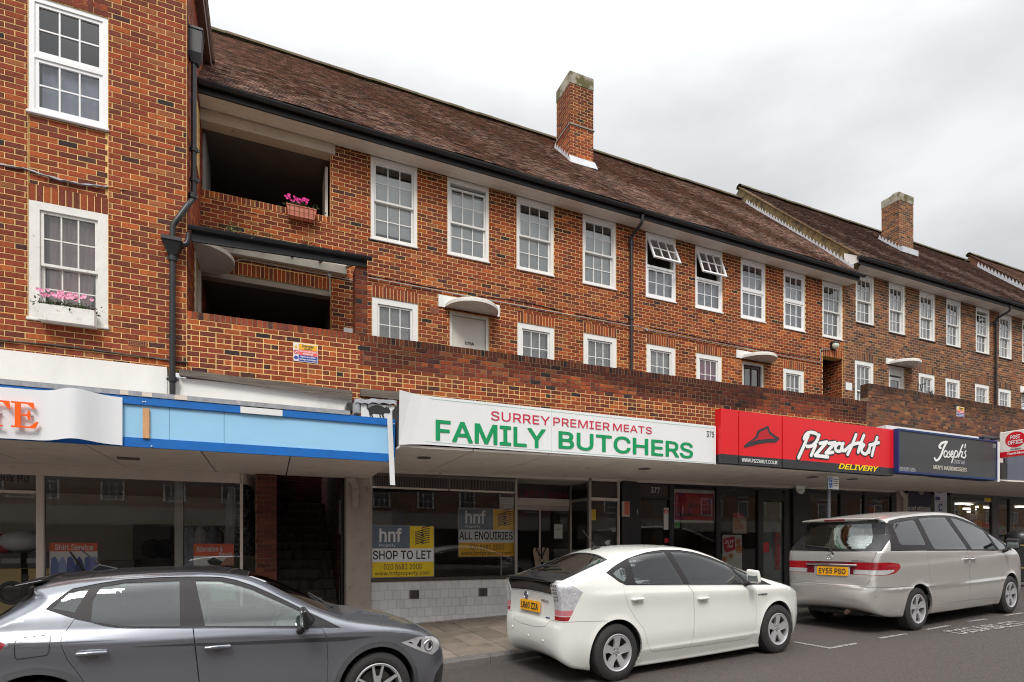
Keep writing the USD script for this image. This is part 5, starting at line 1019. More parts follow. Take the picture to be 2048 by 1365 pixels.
# things inside
WASHY = mat('cream_enamel', C(196, 172, 112), .4, var=.05); WASHT = mat('dark_grey_panel', (.07, .065, .065), .5)
def washer(x, y, label, w=.45, h=1.05):
    z = ground(x) + .13; t = thing('washing_machine', label, 'washing machine', (x, y, z), group='washing machines in the launderette')
    m = MB(); m.box((x, y, z), (x + w, y + .6, z + h), ch=.015); obj('cabinet', m, WASHY, t)
    m = MB(); m.box((x + .005, y - .01, z + h + .002), (x + w - .005, y + .6, z + h + .25), ch=.01); obj('control_panel', m, WASHT, t)
    c = np.array((x + w * .5, y, z + h * .62)); m = MB(); ring = m
    for k in range(28):
        pass
    a = np.linspace(0, 2 * math.pi, 33); pts = [c + (.165 * math.cos(q), -.012, .165 * math.sin(q)) for q in a]; m.tube(pts, .028, 8, caps=False); obj('door_ring', m, BLACKPIPE, t, smooth=40)
    m = MB(); m.tm(trimesh.creation.icosphere(2, 1).apply_transform(np.diag([.145, .03, .145, 1])).apply_translation(c + (0, -.005, 0))); obj('porthole', m, mat('porthole_glass', (.012, .012, .014), .08), t, smooth=True)
    m = MB(); m.tube([c + (w * .38, -.012, .25), c + (w * .38, .01, .25)], .05, 16); obj('dial', m, BLACKPIPE, t, smooth=40)
    m = MB(); m.box((x + w * .2, y - .016, z + h + .08), (x + w * .75, y - .011, z + h + .16)); obj('label_plate', m, mat('steel_label', (.3, .3, .3), .4), t)
washer(PX(-12, 11.6), 11.6, 'cream washing machine with black porthole at the far left behind the door'); washer(PX(40, 11.6), 11.6, 'second cream washing machine from the left, beside the door post')
q = P(40, 1105, 11.8); m = MB(); bag = trimesh.creation.icosphere(4, 1.0); bv = bag.vertices; bag.vertices = bv * (1 + .07 * (meshkit.fbm(bv * 2.2 + 5, 3)[:, None] - .5)); m.tm(bag.apply_transform(np.diag([.30, .22, .19, 1])).apply_translation((PX(45, 11.9), 11.9, 1.62))); obj('duvet_bag', m, mat('white_duvet', (.62, .62, .66), .4, var=.06, bump=.5, bscale=9), smooth=True, label='bulky white duvet in a clear bag on top of the washing machines', cat='laundry bag')
m = MB(); m.box((PX(-8, 11.9), 11.85, 1.43), (PX(22, 11.9), 12.1, 1.74), ch=.03); obj('red_bag', m, mat('red_cloth', (.35, .02, .02), .6), label='red bag beside the white duvet on the washing machines', cat='bag')
def poster(name, label, D, u0, v0, u1, v1, base, cat='poster', t=.006):
    p = thing(name, label, cat, (PX(u0, D), D, PZ(u0, v1, D))); panel(p, 'sheet', D, u0, v0, u1, v1, base, t); return p
PORANGE = mat('poster_orange', C(232, 104, 66), .4)
def pf(parent, name, D, u0, v0, u1, v1, mt, k=1): panel(parent, name, D - .002 * k, u0, v0, u1, v1, mt, .0015)
def pshape(parent, name, D, pts, mt, k=2):
    m = MB(); m.prism(Polygon([(PX(u, D), PZ(u, v, D)) for u, v in pts]), .002 * k, .002 * k + .0015, front(D)); obj(name, m, mt, parent)
PD1 = DS + .10
s1 = poster('poster', 'orange and blue shirt service poster in the launderette window', PD1, 99, 1086, 195, 1156, SIGNWHITE)
pf(s1, 'header', PD1, 99, 1086, 195, 1103, PORANGE); text(s1, 'Shirt Service', PD1 - .004, 110, 1089, 1101, 187, WL, bold=True)
r_ = random.Random(8)
for i, (a, c) in enumerate([(101, C(110, 128, 180)), (116, C(150, 165, 205)), (133, C(90, 105, 160)), (150, C(70, 84, 130)), (168, C(100, 118, 170)), (180, C(128, 140, 190))]): pshape(s1, 'printed_shirt', PD1, [(a, 1154), (a + 2, 1120 + r_.uniform(-5, 5)), (a + 9, 1113), (a + 14, 1120), (min(a + 24, 194), 1154)], mat(f'shirt_blue_{i}', c, .5), 2 + i * .8)
pshape(s1, 'printed_strap', PD1, [(139, 1104), (143, 1104), (178, 1150), (172, 1152)], SIGNBLACK, 8)
s2 = poster('poster', 'orange alteration and repair poster at the right of the launderette window', PD1, 387, 1088, 468, 1131, SIGNWHITE)
pf(s2, 'header', PD1, 387, 1088, 468, 1112, PORANGE); text(s2, 'Alteration &', PD1 - .004, 392, 1093, 1104, 446, WL, bold=True); text(s2, 'Repair', PD1 - .004, 438, 1105, 1116, 465, WL, bold=True)
pshape(s2, 'printed_cloth', PD1, [(414, 1122), (428, 1115), (446, 1124), (440, 1131), (420, 1130)], SIGNBLACK); pshape(s2, 'printed_hand', PD1, [(440, 1131), (452, 1116), (468, 1114), (468, 1131)], mat('printed_skin', C(186, 140, 120), .6))
s3 = poster('poster', 'pale green notice seen through the grey car, taped inside the launderette window', PD1, 421, 1165, 472, 1200, mat('pale_green_paper', C(190, 224, 208), .6), 'notice'); pshape(s3, 'print', PD1, [(433, 1166), (450, 1166), (452, 1172), (436, 1173)], PORANGE)
# clothes in the window
def garment(label, u, vt, vb, D, w, mt, seed, name='hanging_dress'):
    r = random.Random(seed); x = PX(u, D); z1, z0 = PZ(u, vt, D), PZ(u, vb, D); N, Mv = 40, 14; v = []
    for j in range(Mv + 1):
        t = j / Mv; half = w * (.28 + .72 * min(1, t * 3.2) if t < .12 else .62 + .38 * t)
        for i in range(N):
            a = 2 * math.pi * i / N; k = 1 + .12 * t * math.sin(a * 7 + seed) + .05 * math.sin(a * 13 + 2 * seed)
            v.append((x + half * .5 * math.cos(a) * k, D + .09 * math.sin(a) * k, z1 + (z0 - z1) * t))
    m = MB(); m.add(v, [(j * N + i, j * N + (i + 1) % N, (j + 1) * N + (i + 1) % N, (j + 1) * N + i) for j in range(Mv) for i in range(N)]); t = thing(name, label, 'clothing', (x, D, z0)); obj('cloth', m, mt, t, smooth=True)
    h = MB(); h.tube(smooth_path([(x - w * .35, D, z1 - .02), (x, D, z1 + .03), (x + w * .35, D, z1 - .02)]), .008, 6); h.tube([(x, D, z1 + .03), (x, D, z1 + .1)], .004, 6); obj('hanger', h, GREYC, t)
garment('long dark floral dress on a hanger in the right corner of the launderette window', 492, 968, 1112, 10.0, .34, mat('floral_cloth', (.20, .19, .20), .8, var=.9, scale=38, dirt=(.02, .02, .025), dscale=30, dfrom=.46, dto=.54), 3)
garment('sheer white gown hanging beside the dark floral dress', 466, 975, 1115, 10.25, .26, mat('sheer_white', (.42, .42, .45), .7, var=.15), 5)
for i, (u, c, lab) in enumerate([(383, (.30, .33, .40), 'blue grey shirts hanging beside the inner column'), (402, (.48, .49, .52), 'white jacket with dark panels hanging right of the inner column'), (428, (.20, .22, .27), 'dark blue jacket hanging in the launderette')]): garment(lab, u, 1055, 1135, 11.2, .42, mat(f'garment_{i}', c, .8, var=.3, scale=14), 10 + i, name='hanging_jacket')
m = MB(); m.tube([(PX(370, 11.2), 11.2, PZ(370, 1052, 11.2)), (PX(450, 11.2), 11.2, PZ(450, 1052, 11.2))], .013, 8); obj('clothes_rail', m, GREYC, label='thin metal clothes rail carrying the jackets in the launderette', cat='rail')
m = MB(); m.box((PX(270, 13.4), 13.2, .3), (PX(345, 13.4), 13.7, 1.98), ch=.01); dr = thing('dryer_bank', 'bank of dark tumble dryers at the back of the launderette', 'dryer', (PX(300, 13.2), 13.2, .3)); obj('cabinet', m, mat('dryer_grey', (.10, .095, .09), .4), dr)
for u in (305, 330):
    c = P(u, 1098, 13.19); m = MB(); m.tube([c, c - (0, .02, 0)], .2, 20); obj('dryer_door', m, mat('porthole_glass', None), dr, smooth=40)
m = MB(); m.box((PX(200, 12), 12, .3), (PX(268, 12), 12.6, 1.28)); obj('counter', m, mat('counter_grey', (.12, .11, .11), .5), label='low dark counter inside the launderette behind the shirt poster', cat='counter')
m = MB(); a = P(268, 1052, 14.4); m.box((PX(265, 14.4), 14.38, PZ(265, 1063, 14.4)), (PX(278, 14.4), 14.42, PZ(278, 1053, 14.4))); obj('wall_notice', m, YEL, label='small yellow notice on the back wall of the launderette', cat='notice')
# ---- stairway to the flats
sw = thing('stairway', 'dark concrete stairway between brick walls rising from the pavement to the flats', 'stairs', (.6, 9.9, 0))
xa, xb = PX(553, 9.6), PX(690, 9.6)
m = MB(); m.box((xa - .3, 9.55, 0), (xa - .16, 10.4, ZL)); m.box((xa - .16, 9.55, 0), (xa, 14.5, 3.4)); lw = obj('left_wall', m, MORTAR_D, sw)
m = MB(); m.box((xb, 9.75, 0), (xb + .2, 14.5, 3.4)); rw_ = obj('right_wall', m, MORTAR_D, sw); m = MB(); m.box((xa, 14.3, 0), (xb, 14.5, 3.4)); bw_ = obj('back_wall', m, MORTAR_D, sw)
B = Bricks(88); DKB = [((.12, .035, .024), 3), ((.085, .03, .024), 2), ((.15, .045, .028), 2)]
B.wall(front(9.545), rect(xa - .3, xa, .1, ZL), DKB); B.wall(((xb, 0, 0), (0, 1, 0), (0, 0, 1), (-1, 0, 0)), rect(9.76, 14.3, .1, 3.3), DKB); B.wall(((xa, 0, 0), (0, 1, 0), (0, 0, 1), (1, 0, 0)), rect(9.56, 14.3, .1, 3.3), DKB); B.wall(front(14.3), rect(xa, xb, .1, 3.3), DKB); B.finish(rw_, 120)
CONC = mat('stair_concrete', (.16, .13, .11), .85, var=.2, scale=6, dirt=(.07, .055, .045), dscale=5, dfrom=.45, dto=.7, stretch=(2, 1, .5))
for i in range(14):
    z = .2 + i * .175; y = 10.15 + i * .245; m = MB(); m.box((xa + .01, y, z - .17), (xb - .01, 14.2, z)); m.box((xa + .01, y - .018, z + .0005), (xb - .01, y + .26, z + .022), ch=.006); obj('step', m, CONC, sw)
m = MB(); m.box((xb - .012, 10.2, 1.75), (xb - .002, 10.42, 2.35)); obj('notice', m, mat('grey_notice', (.4, .4, .42), .5), sw)
m = MB(); m.tube([(xb - .03, 9.73, .1), (xb - .03, 9.73, ZL)], .022, 10); m.tube([(xb - .05, 9.9, .1), (xb - .05, 9.9, 1.0)], .02, 8); obj('conduit', m, BLACKPIPE, sw, smooth=40)
pl_ = thing('concrete_pier', 'stained pale concrete pier with a painted drain elbow between stairway and butchers', 'pier', (1.3, 9.5, 0))
PIER = mat('stained_concrete', (.40, .345, .295), .8, var=.1, scale=4, bump=.2, bscale=60, dirt=(.13, .105, .09), dscale=4.5, dfrom=.56, dto=.72)
m = MB(); m.box((xb + .005, 9.5, 0), (PX(741, DS), 9.9, 2.9), ch=.008); obj('shaft', m, PIER, pl_)
m = MB(); m.tube(smooth_path([P(697, 955, 9.46), P(705, 960, 9.45), P(711, 972, 9.45), P(711, 985, 9.45), P(711, 1005, 9.47), P(709, 1012, 9.52)], 6), .062, 16); q = P(711, 985, 9.45); m.tube([q + (0, 0, .035), q - (0, 0, .05)], .075, 16); obj('drain_elbow', m, PIER, pl_, smooth=40)
# ---- butchers
bf = thing('butchers_shop', 'empty butchers shop front with white tiled stall riser, big window and recessed double doors', 'shop front', (3.5, DS, 0))
m = MB(); xw0, xw1 = PX(742, DS), PX(1032, DS)
rails(bf, DS, [(742, 976, 1030, 984)], FRAMEW, .05); ztop = zf_(2) - .05
m = MB(); m.box((xw0, DS + .02, PZ(742, 976, DS)), (xw1, DS + .03, ztop)); obj('grille_back', m, DARK, bf)
n = 90
m = MB()
for i in range(n):
    x = xw0 + .03 + (xw1 - xw0 - .06) * i / n; m.box((x, DS + .005, PZ(742, 974, DS) + .005), (x + .012, DS + .022, ztop - .05))
m.box((xw0, DS - .005, ztop - .05), (xw1, DS + .02, ztop)); m.box((PX(897, DS), DS - .006, PZ(742, 976, DS)), (PX(900, DS), DS + .02, ztop)); obj('vent_grille', m, mat('brown_grille', (.14, .11, .095), .5), bf, kind='stuff')
m = MB(); zs0 = PZ(742, 1164.5, DS); m.box((xw0, DS - .03, zs0), (xw1, DS + .06, zs0 + .055)); obj('window_sill', m, mat('dark_bronze', (.10, .08, .07), .35, metal=.5), bf)
m = MB(); m.box((xw1 - .025, DS - .02, .1), (xw1 + .02, DS + .05, ztop)); obj('post', m, ALU, bf); m = MB(); m.box((xw0, DS - .005, zs0), (xw0 + .02, DS + .05, ztop)); obj('post', m, ALU, bf)
pane(bf, DS, 743, 984, 1030, 1161, 7)
TILEW = mat('white_glazed_tile', (.70, .69, .68), .15, var=.04, scale=9, tinted=True)
m = MB(); m.box((xw0, DS + .006, 0), (xw1, DS + .12, zs0 - .002)); tb = obj('stall_riser', m, mat('grout', (.36, .31, .29), .8), bf)
tw = .140; r_ = random.Random(4)
for row in range(7):
    z1 = zs0 - .003 - row * .154; z0 = z1 - .151
    x = xw0 + (.0 if row % 2 == 0 else -tw * .45)
    while x < xw1:
        a, b = max(x + .0015, xw0 + .002), min(x + tw - .0015, xw1 - .002); x += tw
        zl = max(z0, ground((a + b) / 2) + .16)
        if b - a < .015 or z1 - zl < .015: continue
        if zs0 - .31 < z1 < zs0 - .1 and any(abs((a + b) / 2 - PX(u, DS)) < .075 for u in (829.5, 967)): continue
        t = r_.uniform(.93, 1.04); m = MB(); m.box((a, DS - .002 + r_.uniform(-.0008, .0008), zl), (b, DS + .02, z1), (t, t, t), ch=.0025); obj('tile', m, TILEW, tb, tinted=True)
for u in (829.5, 967):
    x = PX(u, DS); z = zs0 - .31; m = MB(); m.box((x - .075, DS - .004, z), (x + .075, DS + .004, z + .15))
    vb = obj('vent', m, DARK, bf); m = MB(); mtv = mat('old_vent', (.17, .14, .12), .6, metal=.3)
    for i in range(6): m.box((x - .07 + i * .025, DS - .012, z + .005), (x - .062 + i * .025, DS - .004, z + .145))
    m.box((x - .075, DS - .014, z), (x + .075, DS - .004, z + .012)); m.box((x - .075, DS - .014, z + .138), (x + .075, DS - .004, z + .15)); obj('vent_bars', m, mtv, vb)
xd0, xd1, DD = xw1 + .02, PX(1180, DS), 10.36
m = MB(); m.box((xd0 - .02, DD - .01, PZ(1085, 1002, DD)), (xd1, DD + .06, PZ(1085, 1012, DD))); m.box((xd0 - .02, DD - .02, PZ(1085, 1003.5, DD) + .002), (xd1, DD + .06, PZ(1085, 997.5, DD))); obj('door_head', m, FRAMEW, bf)
text(bf, '020 8397 5014', DD - .003, 1008, 979.5, 992, 1136, mat('dark_red_figures', C(120, 20, 30), .4), bold=True)
m = MB(); m.box((xd0, DD + .01, PZ(1085, 997, DD)), (xd1, DD + .03, 2.9)); obj('transom', m, mat('brown_transom', (.05, .035, .03), .3), bf)
xmid = PX(1080, DD); XDR = PX(1140, DD)
for a, b, nm in ((xd0 + .0, xmid - .003, 'left'), (xmid + .003, XDR, 'right')):
    d = sub(bf, 'door'); m = MB(); zt = PZ(1085, 1012, DD) - .004; z0 = ground(3) + .15
    m.box((a, DD, zt - .09), (b, DD + .045, zt)); m.box((a, DD, z0), (b, DD + .045, z0 + .12)); m.box((a, DD, z0 + .12), (a + .02, DD + .045, zt - .09)); m.box((b - .02, DD, z0 + .12), (b, DD + .045, zt - .09)); obj('frame', m, ALU, d)
    m = MB(); m.add([(a + .02, DD + .02, z0 + .12), (b - .02, DD + .02, z0 + .12), (b - .02, DD + .02, zt - .09), (a + .02, DD + .02, zt - .09)], [(0, 1, 2, 3)]); obj('pane', m, SHOPGLASS, d)
    hx_ = xmid - .10 if nm == 'left' else xmid + .10; s = -1 if nm == 'left' else 1; zc = PZ(1085, 1118, DD)
    out = Polygon([(-.07 * s, .20), (.05 * s, .22), (.07 * s, .16), (.0 * s, -.26), (-.05 * s, -.26)] if s < 0 else [(-.05, .22), (.07, .20), (.05, -.26), (.0, -.26), (-.07, .16)])
    m = MB(); m.prism(out.buffer(.012), .0, .02, front(DD - .03, hx_, zc)); obj('handle_plate', m, mat('worn_brass', (.30, .24, .18), .35, metal=.7), d)
ch_ = MB(); zc = PZ(1085, 1100, DD); ch_.tube(smooth_path([(xmid - .12, DD - .06, zc + .06), (xmid - .03, DD - .07, zc - .12), (xmid, DD - .07, zc - .15), (xmid + .03, DD - .07, zc - .12), (xmid + .12, DD - .06, zc + .06)]), .012, 8); lk = thing('chain_lock', 'chain and padlock hanging between the handles of the butchers doors', 'padlock', (xmid, DD, zc)); obj('chain', ch_, mat('dark_steel', (.05, .05, .05), .4, metal=.6), lk, smooth=40)
m = MB(); m.box((xmid - .025, DD - .085, zc - .25), (xmid + .025, DD - .06, zc - .19), ch=.006); obj('padlock_body', m, mat('brass', (.5, .4, .25), .3, metal=.9), lk)
RX = ((xd1, 0, 0), (0, 1, 0), (0, 0, 1), (-1, 0, 0))
m = MB(); m.add([(xd1, DD, .3), (xd1, DS, .3), (xd1, DS, 2.72), (xd1, DD, 2.72)], [(0, 1, 2, 3)]); obj('return_pane', m, SHOPGLASS, bf)
m = MB(); m.box((xd1 - .02, DD - .03, .1), (xd1 + .03, DD + .05, 2.88)); m.box((XDR, DD - .02, .1), (xd1 - .02, DD + .05, 2.88)); m.box((xd1 - .03, DS - .02, .1), (xd1 + .02, DS + .05, 2.88)); m.box((xd1 - .015, DS + .05, PZ(1181, 1001, DS)), (xd1 + .015, DD - .03, PZ(1181, 995, DS))); obj('return_frame', m, ALU, bf)
xe1 = PX(1236, DS)
m = MB(); m.box((xd1 + .02, DS - .01, PZ(1181, 1001, DS)), (xe1, DS + .05, PZ(1181, 995, DS))); m.box((xe1, DS - .02, .1), (xe1 + .03, DS + .05, 2.87)); m.box((xd1 + .02, DS, .1), (xe1, DS + .06, .85)); obj('side_frame', m, FRAMEW, bf)
m = MB(); m.box((xd1 + .02, DS + .04, PZ(1181, 995, DS)), (xe1, DS + .06, 2.87)); obj('dark_fanlight', m, mat('brown_transom', None), bf)
m = MB(); m.add([(xd1 + .02, DS + .03, .85), (xe1, DS + .03, .85), (xe1, DS + .03, PZ(1181, 1001, DS)), (xd1 + .02, DS + .03, PZ(1181, 1001, DS))], [(0, 1, 2, 3)]); obj('pane', m, SHOPGLASS, bf)
shell(bf, xw0 - .1, xe1 + .02, DS + .1, 15, 2.8, mat('butchers_wall', (.16, .14, .13), .7), mat('shop_floor', None))
m = MB(); m.box((xw0 + .3, 12.3, .15), (xw0 + .9, 14.5, 2.3)); obj('cold_cabinet', m, mat('steel_white', (.40, .42, .42), .3), label='pale cold room panel inside the empty butchers at the left', cat='cabinet')
m = MB(); m.box((xw0 + 1.0, 13.5, .15), (xw0 + 1.4, 14.5, 2.45)); obj('blue_locker', m, mat('blue_locker', (.03, .09, .25), .4), label='tall blue locker inside the empty butchers', cat='locker')
m = MB(); m.box((xd1 + .1, 10.6, .3), (xe1 - .05, 11.3, 1.42)); m.box((xd1 + .05, 10.55, 1.42), (xe1, 11.35, 1.46)); obj('shop_shelf', m, mat('steel_white', None), label='small white shelf unit behind the right pane of the butchers', cat='shelf')
panel(None, 'window_notice', DS + .06, 1181, 1019, 1192, 1041, YEL, .003, label='small yellow notice in the right pane of the butchers', cat='notice')
m = MB(); m.box((PX(1108.5, DD), DD + .004, PZ(1108.5, 1077.5, DD)), (PX(1125, DD), DD + .008, PZ(1108.5, 1049, DD))); nt = thing('door_notice', 'white paper notice taped to the right butchers door', 'notice', P(1108, 1077, DD)); obj('paper', m, mat('paper', (.62, .64, .62), .7), nt); text(nt, 'notice', DD + .003, 1112.5, 1057.5, 1060, 1121, SIGNBLACK, bold=True, depth=.001)
# estate agent boards
HGREY = mat('slate_blue_grey', C(92, 108, 124), .45); HYEL = mat('agent_yellow', C(228, 196, 16), .45); HYEL2 = mat('agent_amber', C(226, 172, 30), .45); DKG = mat('dark_grey_print', C(52, 48, 50), .5)
def agent(label, D, c, split, l1, l2, yel, words, seed):
    u0, vt0, u1, vb0 = c[0], c[1], c[2], c[3]; x0, x1 = PX(u0, D), PX(u1, D); z1, z0 = PZ(u0, vt0, D), PZ(u0, vb0, D); H = z1 - z0; W = x1 - x0
    t = thing('agent_board', label, 'board', (x0, D, z0)); m = MB(); m.box((x0, D, z0), (x1, D + .008, z1)); obj('board', m, mat('board_edge', (.25, .25, .27), .5), t)
    def b(name, a, bb, cc, d, mt, k=1): m = MB(); m.box((x0 + a * W, D - .002 * k, z0 + cc * H), (x0 + bb * W, D - .0002, z0 + d * H)); obj(name, m, mt, t)
    b('grey_field', .012, .60, l1, .985, HGREY); b('logo_field', .60, .988, l1, .985, yel); b('white_field', .012, .988, l2, l1, mat('board_white', (.72, .72, .72), .45)); b('yellow_field', .012, .988, .015, l2, yel)
    def tx(s, a, bb, cc, d, mt, bold): text(t, s, 0, 0, 0, 0, 0, mt, bold, frame=((x0 + a * W, D - .002, z0 + cc * H), ((bb - a) * W, 0, 0), (0, 0, (d - cc) * H), (0, -1, 0)), depth=.0015)
    tx('hnf', .12, .47, l1 + .12, .95, mat('board_white', None), True); tx('Property', .12, .37, l1 + .02, l1 + .085, mat('board_white', None), False)
    for k, (a, s) in enumerate(((.69, .75), (.79, 1.0))):
        for i in range(8): zz = l1 + .06 + (.985 - l1) * .82 * s * (i + .5) / 8; pts = [(x0 + (a + .13 * q) * W, z0 + (zz + .045 * q ** .6) * H) for q in np.linspace(0, 1, 6)]; m = MB(); m.prism(LineString(pts).buffer(.0075), .0025, .0035, front(D)); obj('logo_stroke', m, DKG, t)
    tx(words, .02, .95, l2 + .05, l1 - .04, DKG, True); tx('020 8681 2000', .19, .79, l2 * .52, l2 * .88, DKG, False); tx('www.hnfproperty.com', .05, .92, .03, l2 * .42, DKG, False)
agent('yellow and grey SHOP TO LET board in the lower left of the butchers window', DS + .005, (743, 1050.5, 868.5, 1157), .6, .56, .30, HYEL, 'SHOP TO LET', 1)
agent('ALL ENQUIRIES letting board hung higher in the butchers window', DS + .09, (916, 1015, 1031, 1115), .6, .56, .29, HYEL2, 'ALL ENQUIRIES', 2)
# ---- takeaway
tf = thing('takeaway_shop', 'black framed takeaway shop front with posters behind the glass and door 377', 'shop front', (8.5, DS, 0))
zt = 2.86
m = MB(); x0, x1 = PX(1239, DS), PX(1271, DS); m.box((x0 + .035, DS - .06, .1), (x1, DS + .2, zf_(7) - .04), ch=.01); obj('pier', m, BLACKF, tf)
def vpost(u0, u1, mt=BLACKF, z1=None, D=DS, parent=None, top=None): m = MB(); m.box((PX(u0, D), D - .01, .1), (PX(u1, D), D + .07, top or zf_(8) - .052)); obj('post', m, mt, parent or tf)
for a, b in ((1271, 1281), (1339, 1347.5), (1432.5, 1440.5), (1516, 1526), (1568, 1582)): vpost(a, b)
m = MB(); m.box((PX(1271, DS), DS, zf_(8) - .09), (PX(1582, DS), DS + .06, zf_(8) - .0525)); obj('head_rail', m, BLACKF, tf)
rails(tf, DS, [(1281, 992, 1339, 1000)], BLACKF); rails(tf, DS, [(1526, 985, 1568, 1003)], BLACKF)
m = MB(); m.box((PX(1281, DS), DS + .03, PZ(1281, 992, DS)), (PX(1339, DS), DS + .05, zf_(8) - .09)); obj('fanlight', m, mat('brown_transom', None), tf)
text(tf, '377', DS + .029, 1301.5, 975, 986.5, 1319, mat('figure_white', (.62, .6, .58), .5), bold=False)
m = MB(); m.box((PX(1526, DS), DS + .03, PZ(1526, 985, DS)), (PX(1568, DS), DS + .05, zf_(8) - .09)); obj('fanlight', m, mat('brown_transom', None), tf); panel(tf, 'yellow_strip', DS + .028, 1526, 988, 1567, 991.5, mat('dull_yellow', (.38, .29, .05), .5), .002)
for i, (a, v, b) in enumerate(((1281, 1000, 1339), (1347.5, 975, 1432.5), (1440.5, 976, 1516), (1526, 1003, 1568))): pane(tf, DS, a, v, b, 1215, 20 + i)
shell(tf, PX(1271, DS), PX(1590, DS), DS + .1, 14.5, 2.84, mat('takeaway_wall', (.30, .24, .19), .7), mat('shop_floor', None))
m = MB(); m.box((PX(1400, 11.5), 11.4, .3), (PX(1530, 11.5), 11.9, 1.33)); obj('service_counter', m, mat('counter_white', (.48, .48, .46), .4), label='pale service counter inside the takeaway', cat='counter')
for i, (u, c) in enumerate(((1290, (.22, .13, .07)), (1450, (.04, .05, .13)), (1480, (.30, .25, .2)), (1375, (.12, .06, .05)))): m = MB(); m.box((PX(u, 13), 12.7, .3), (PX(u + 22, 13), 13, 2.2)); obj('back_cabinet', m, mat(f'cabinet_{i}', c, .5), label=['brown cabinet behind the takeaway door', 'dark blue cabinet at the back of the takeaway', 'beige cabinet at the back of the takeaway', 'dark red cabinet at the back of the takeaway'][i], cat='cabinet')
DT = DS + .05
s4 = poster('poster', 'big crimson pizza offer poster with white surround in the takeaway window', DT, 1348, 978, 1432, 1047, mat('pale_glass_film', (.50, .50, .46), .5))
pf(s4, 'crimson_field', DT, 1349, 985, 1428, 1042, mat('poster_crimson', C(168, 24, 44), .35, var=.25, scale=6, dirt=C(120, 20, 90), dscale=2.5, dfrom=.5, dto=.6))
text(s4, '£4.99', DT - .004, 1377, 1007, 1016, 1400, SIGNBLACK); text(s4, 'Collection or Delivery', DT - .004, 1355, 1025, 1034, 1422, DKG); pf(s4, 'green_tag', DT, 1349, 1045, 1360, 1055, mat('tag_green', C(60, 150, 50), .5), 2)
s5 = poster('poster', 'tall pizza menu poster with a red price badge in the takeaway window', DT, 1445, 1070, 1484, 1150, mat('poster_paper', (.55, .52, .47), .5))
pshape(s5, 'red_badge', DT, [(1446, 1078), (1469, 1073), (1470, 1100), (1452, 1106), (1448, 1101)], mat('badge_red', C(178, 30, 36), .4)); text(s5, '24.99', DT - .005, 1449, 1080, 1088, 1467, WL, bold=True, shear=.2); text(s5, 'Deal', DT - .005, 1455, 1089, 1096, 1466, WL, bold=True, shear=.2)
for i, (u, v, rr) in enumerate(((1478, 1098, .1), (1476, 1084, .07), (1450, 1118, .06), (1462, 1112, .06))):
    q = P(u, v, DT - .004); m = MB(); m.tube([q, q - (0, .003, 0)], rr, 20); obj('printed_pizza', m, mat('printed_pizza', C(176, 84, 50), .5, var=.5, scale=30, dirt=C(210, 180, 120), dscale=40, dfrom=.5, dto=.55), s5)
s6 = poster('poster', 'printed pizza panel on the glass above the tall menu poster', DT, 1466, 1035, 1493, 1068, mat('poster_beige', (.46, .38, .3), .5)); pf(s6, 'red_strip', DT, 1466, 1026, 1488, 1036, mat('badge_red', None))
for u, v, rr in ((1474, 1050, .12), (1483, 1054, .06)): q = P(u, v, DT - .004); m = MB(); m.tube([q, q - (0, .003, 0)], rr, 20); obj('printed_pizza', m, mat('printed_pizza', None), s6)
s7 = poster('red_notice', 'small red sticker low on takeaway door 377', DS + .02, 1329, 1077, 1337, 1086, mat('badge_red', None), 'sticker', .003)
s8 = poster('no_smoking_notice', 'narrow no smoking notice on takeaway door 377', DS + .02, 1327.5, 1016, 1337, 1060, mat('paper', None), 'notice', .003); q = P(1332, 1023, DS + .018); m = MB(); m.tube([q + .045 * np.array((math.cos(a), 0, math.sin(a))) for a in np.linspace(0, 6.283, 20)], .007, 6, caps=False); m.tube([q + (-.03, 0, .03), q + (.03, 0, -.03)], .006, 6); obj('symbol', m, RED, s8)
s9 = poster('pier_notice', 'faded red and white notice fixed to the black pier left of door 377', DS - .075, 1244, 1003, 1259.5, 1034, mat('faded_paper', (.48, .42, .36), .6), 'notice'); pf(s9, 'red_print', DS - .075, 1249, 1004, 1259, 1030, mat('faded_red', C(190, 100, 84), .6))
m = MB(); q = P(1273, 1024, DS - .012); m.box(q - (.02, .015, .045), q + (.02, .0, .045), ch=.006); obj('doorbell', m, mat('pale_grey_plastic', (.5, .5, .5), .4), label='pale doorbell beside door 377', cat='doorbell')
gd = thing('door_vinyl', 'frosted door film with red CHESSINGTON lettering running up the takeaway glass door', 'vinyl', P(1545, 1100, DS))
panel(gd, 'film', DS + .045, 1527, 1004, 1567, 1200, mat('frosted_film', (.20, .23, .21), .6, var=.2, scale=2), .002)
xv = PX(1555, DS); zv0, zv1 = PZ(1555, 1140, DS), PZ(1555, 1066, DS)
text(gd, 'CHESSINGTON', 0, 0, 0, 0, 0, mat('vinyl_red', C(176, 40, 48), .4), True, frame=((PX(1562, DS), DS + .022, zv0), (0, 0, zv1 - zv0), (PX(1552, DS) - PX(1562, DS), 0, 0), (0, -1, 0)), depth=.001)
text(gd, 'PROUDLY SERVING', 0, 0, 0, 0, 0, SIGNBLACK, False, frame=((PX(1550.5, DS), DS + .022, PZ(1550, 1116, DS)), (0, 0, PZ(1550, 1058, DS) - PZ(1550, 1116, DS)), (PX(1547, DS) - PX(1550.5, DS), 0, 0), (0, -1, 0)), depth=.001)
panel(gd, 'red_box', DS + .02, 1526.5, 1085, 1538, 1105, mat('badge_red', None), .002)
m = MB(); m.box((PX(1582, DS), DS - .07, .1), (PX(1614, DS), DS + .2, zf_(10) - .04), ch=.01); obj('pier', m, BLACKF, tf)
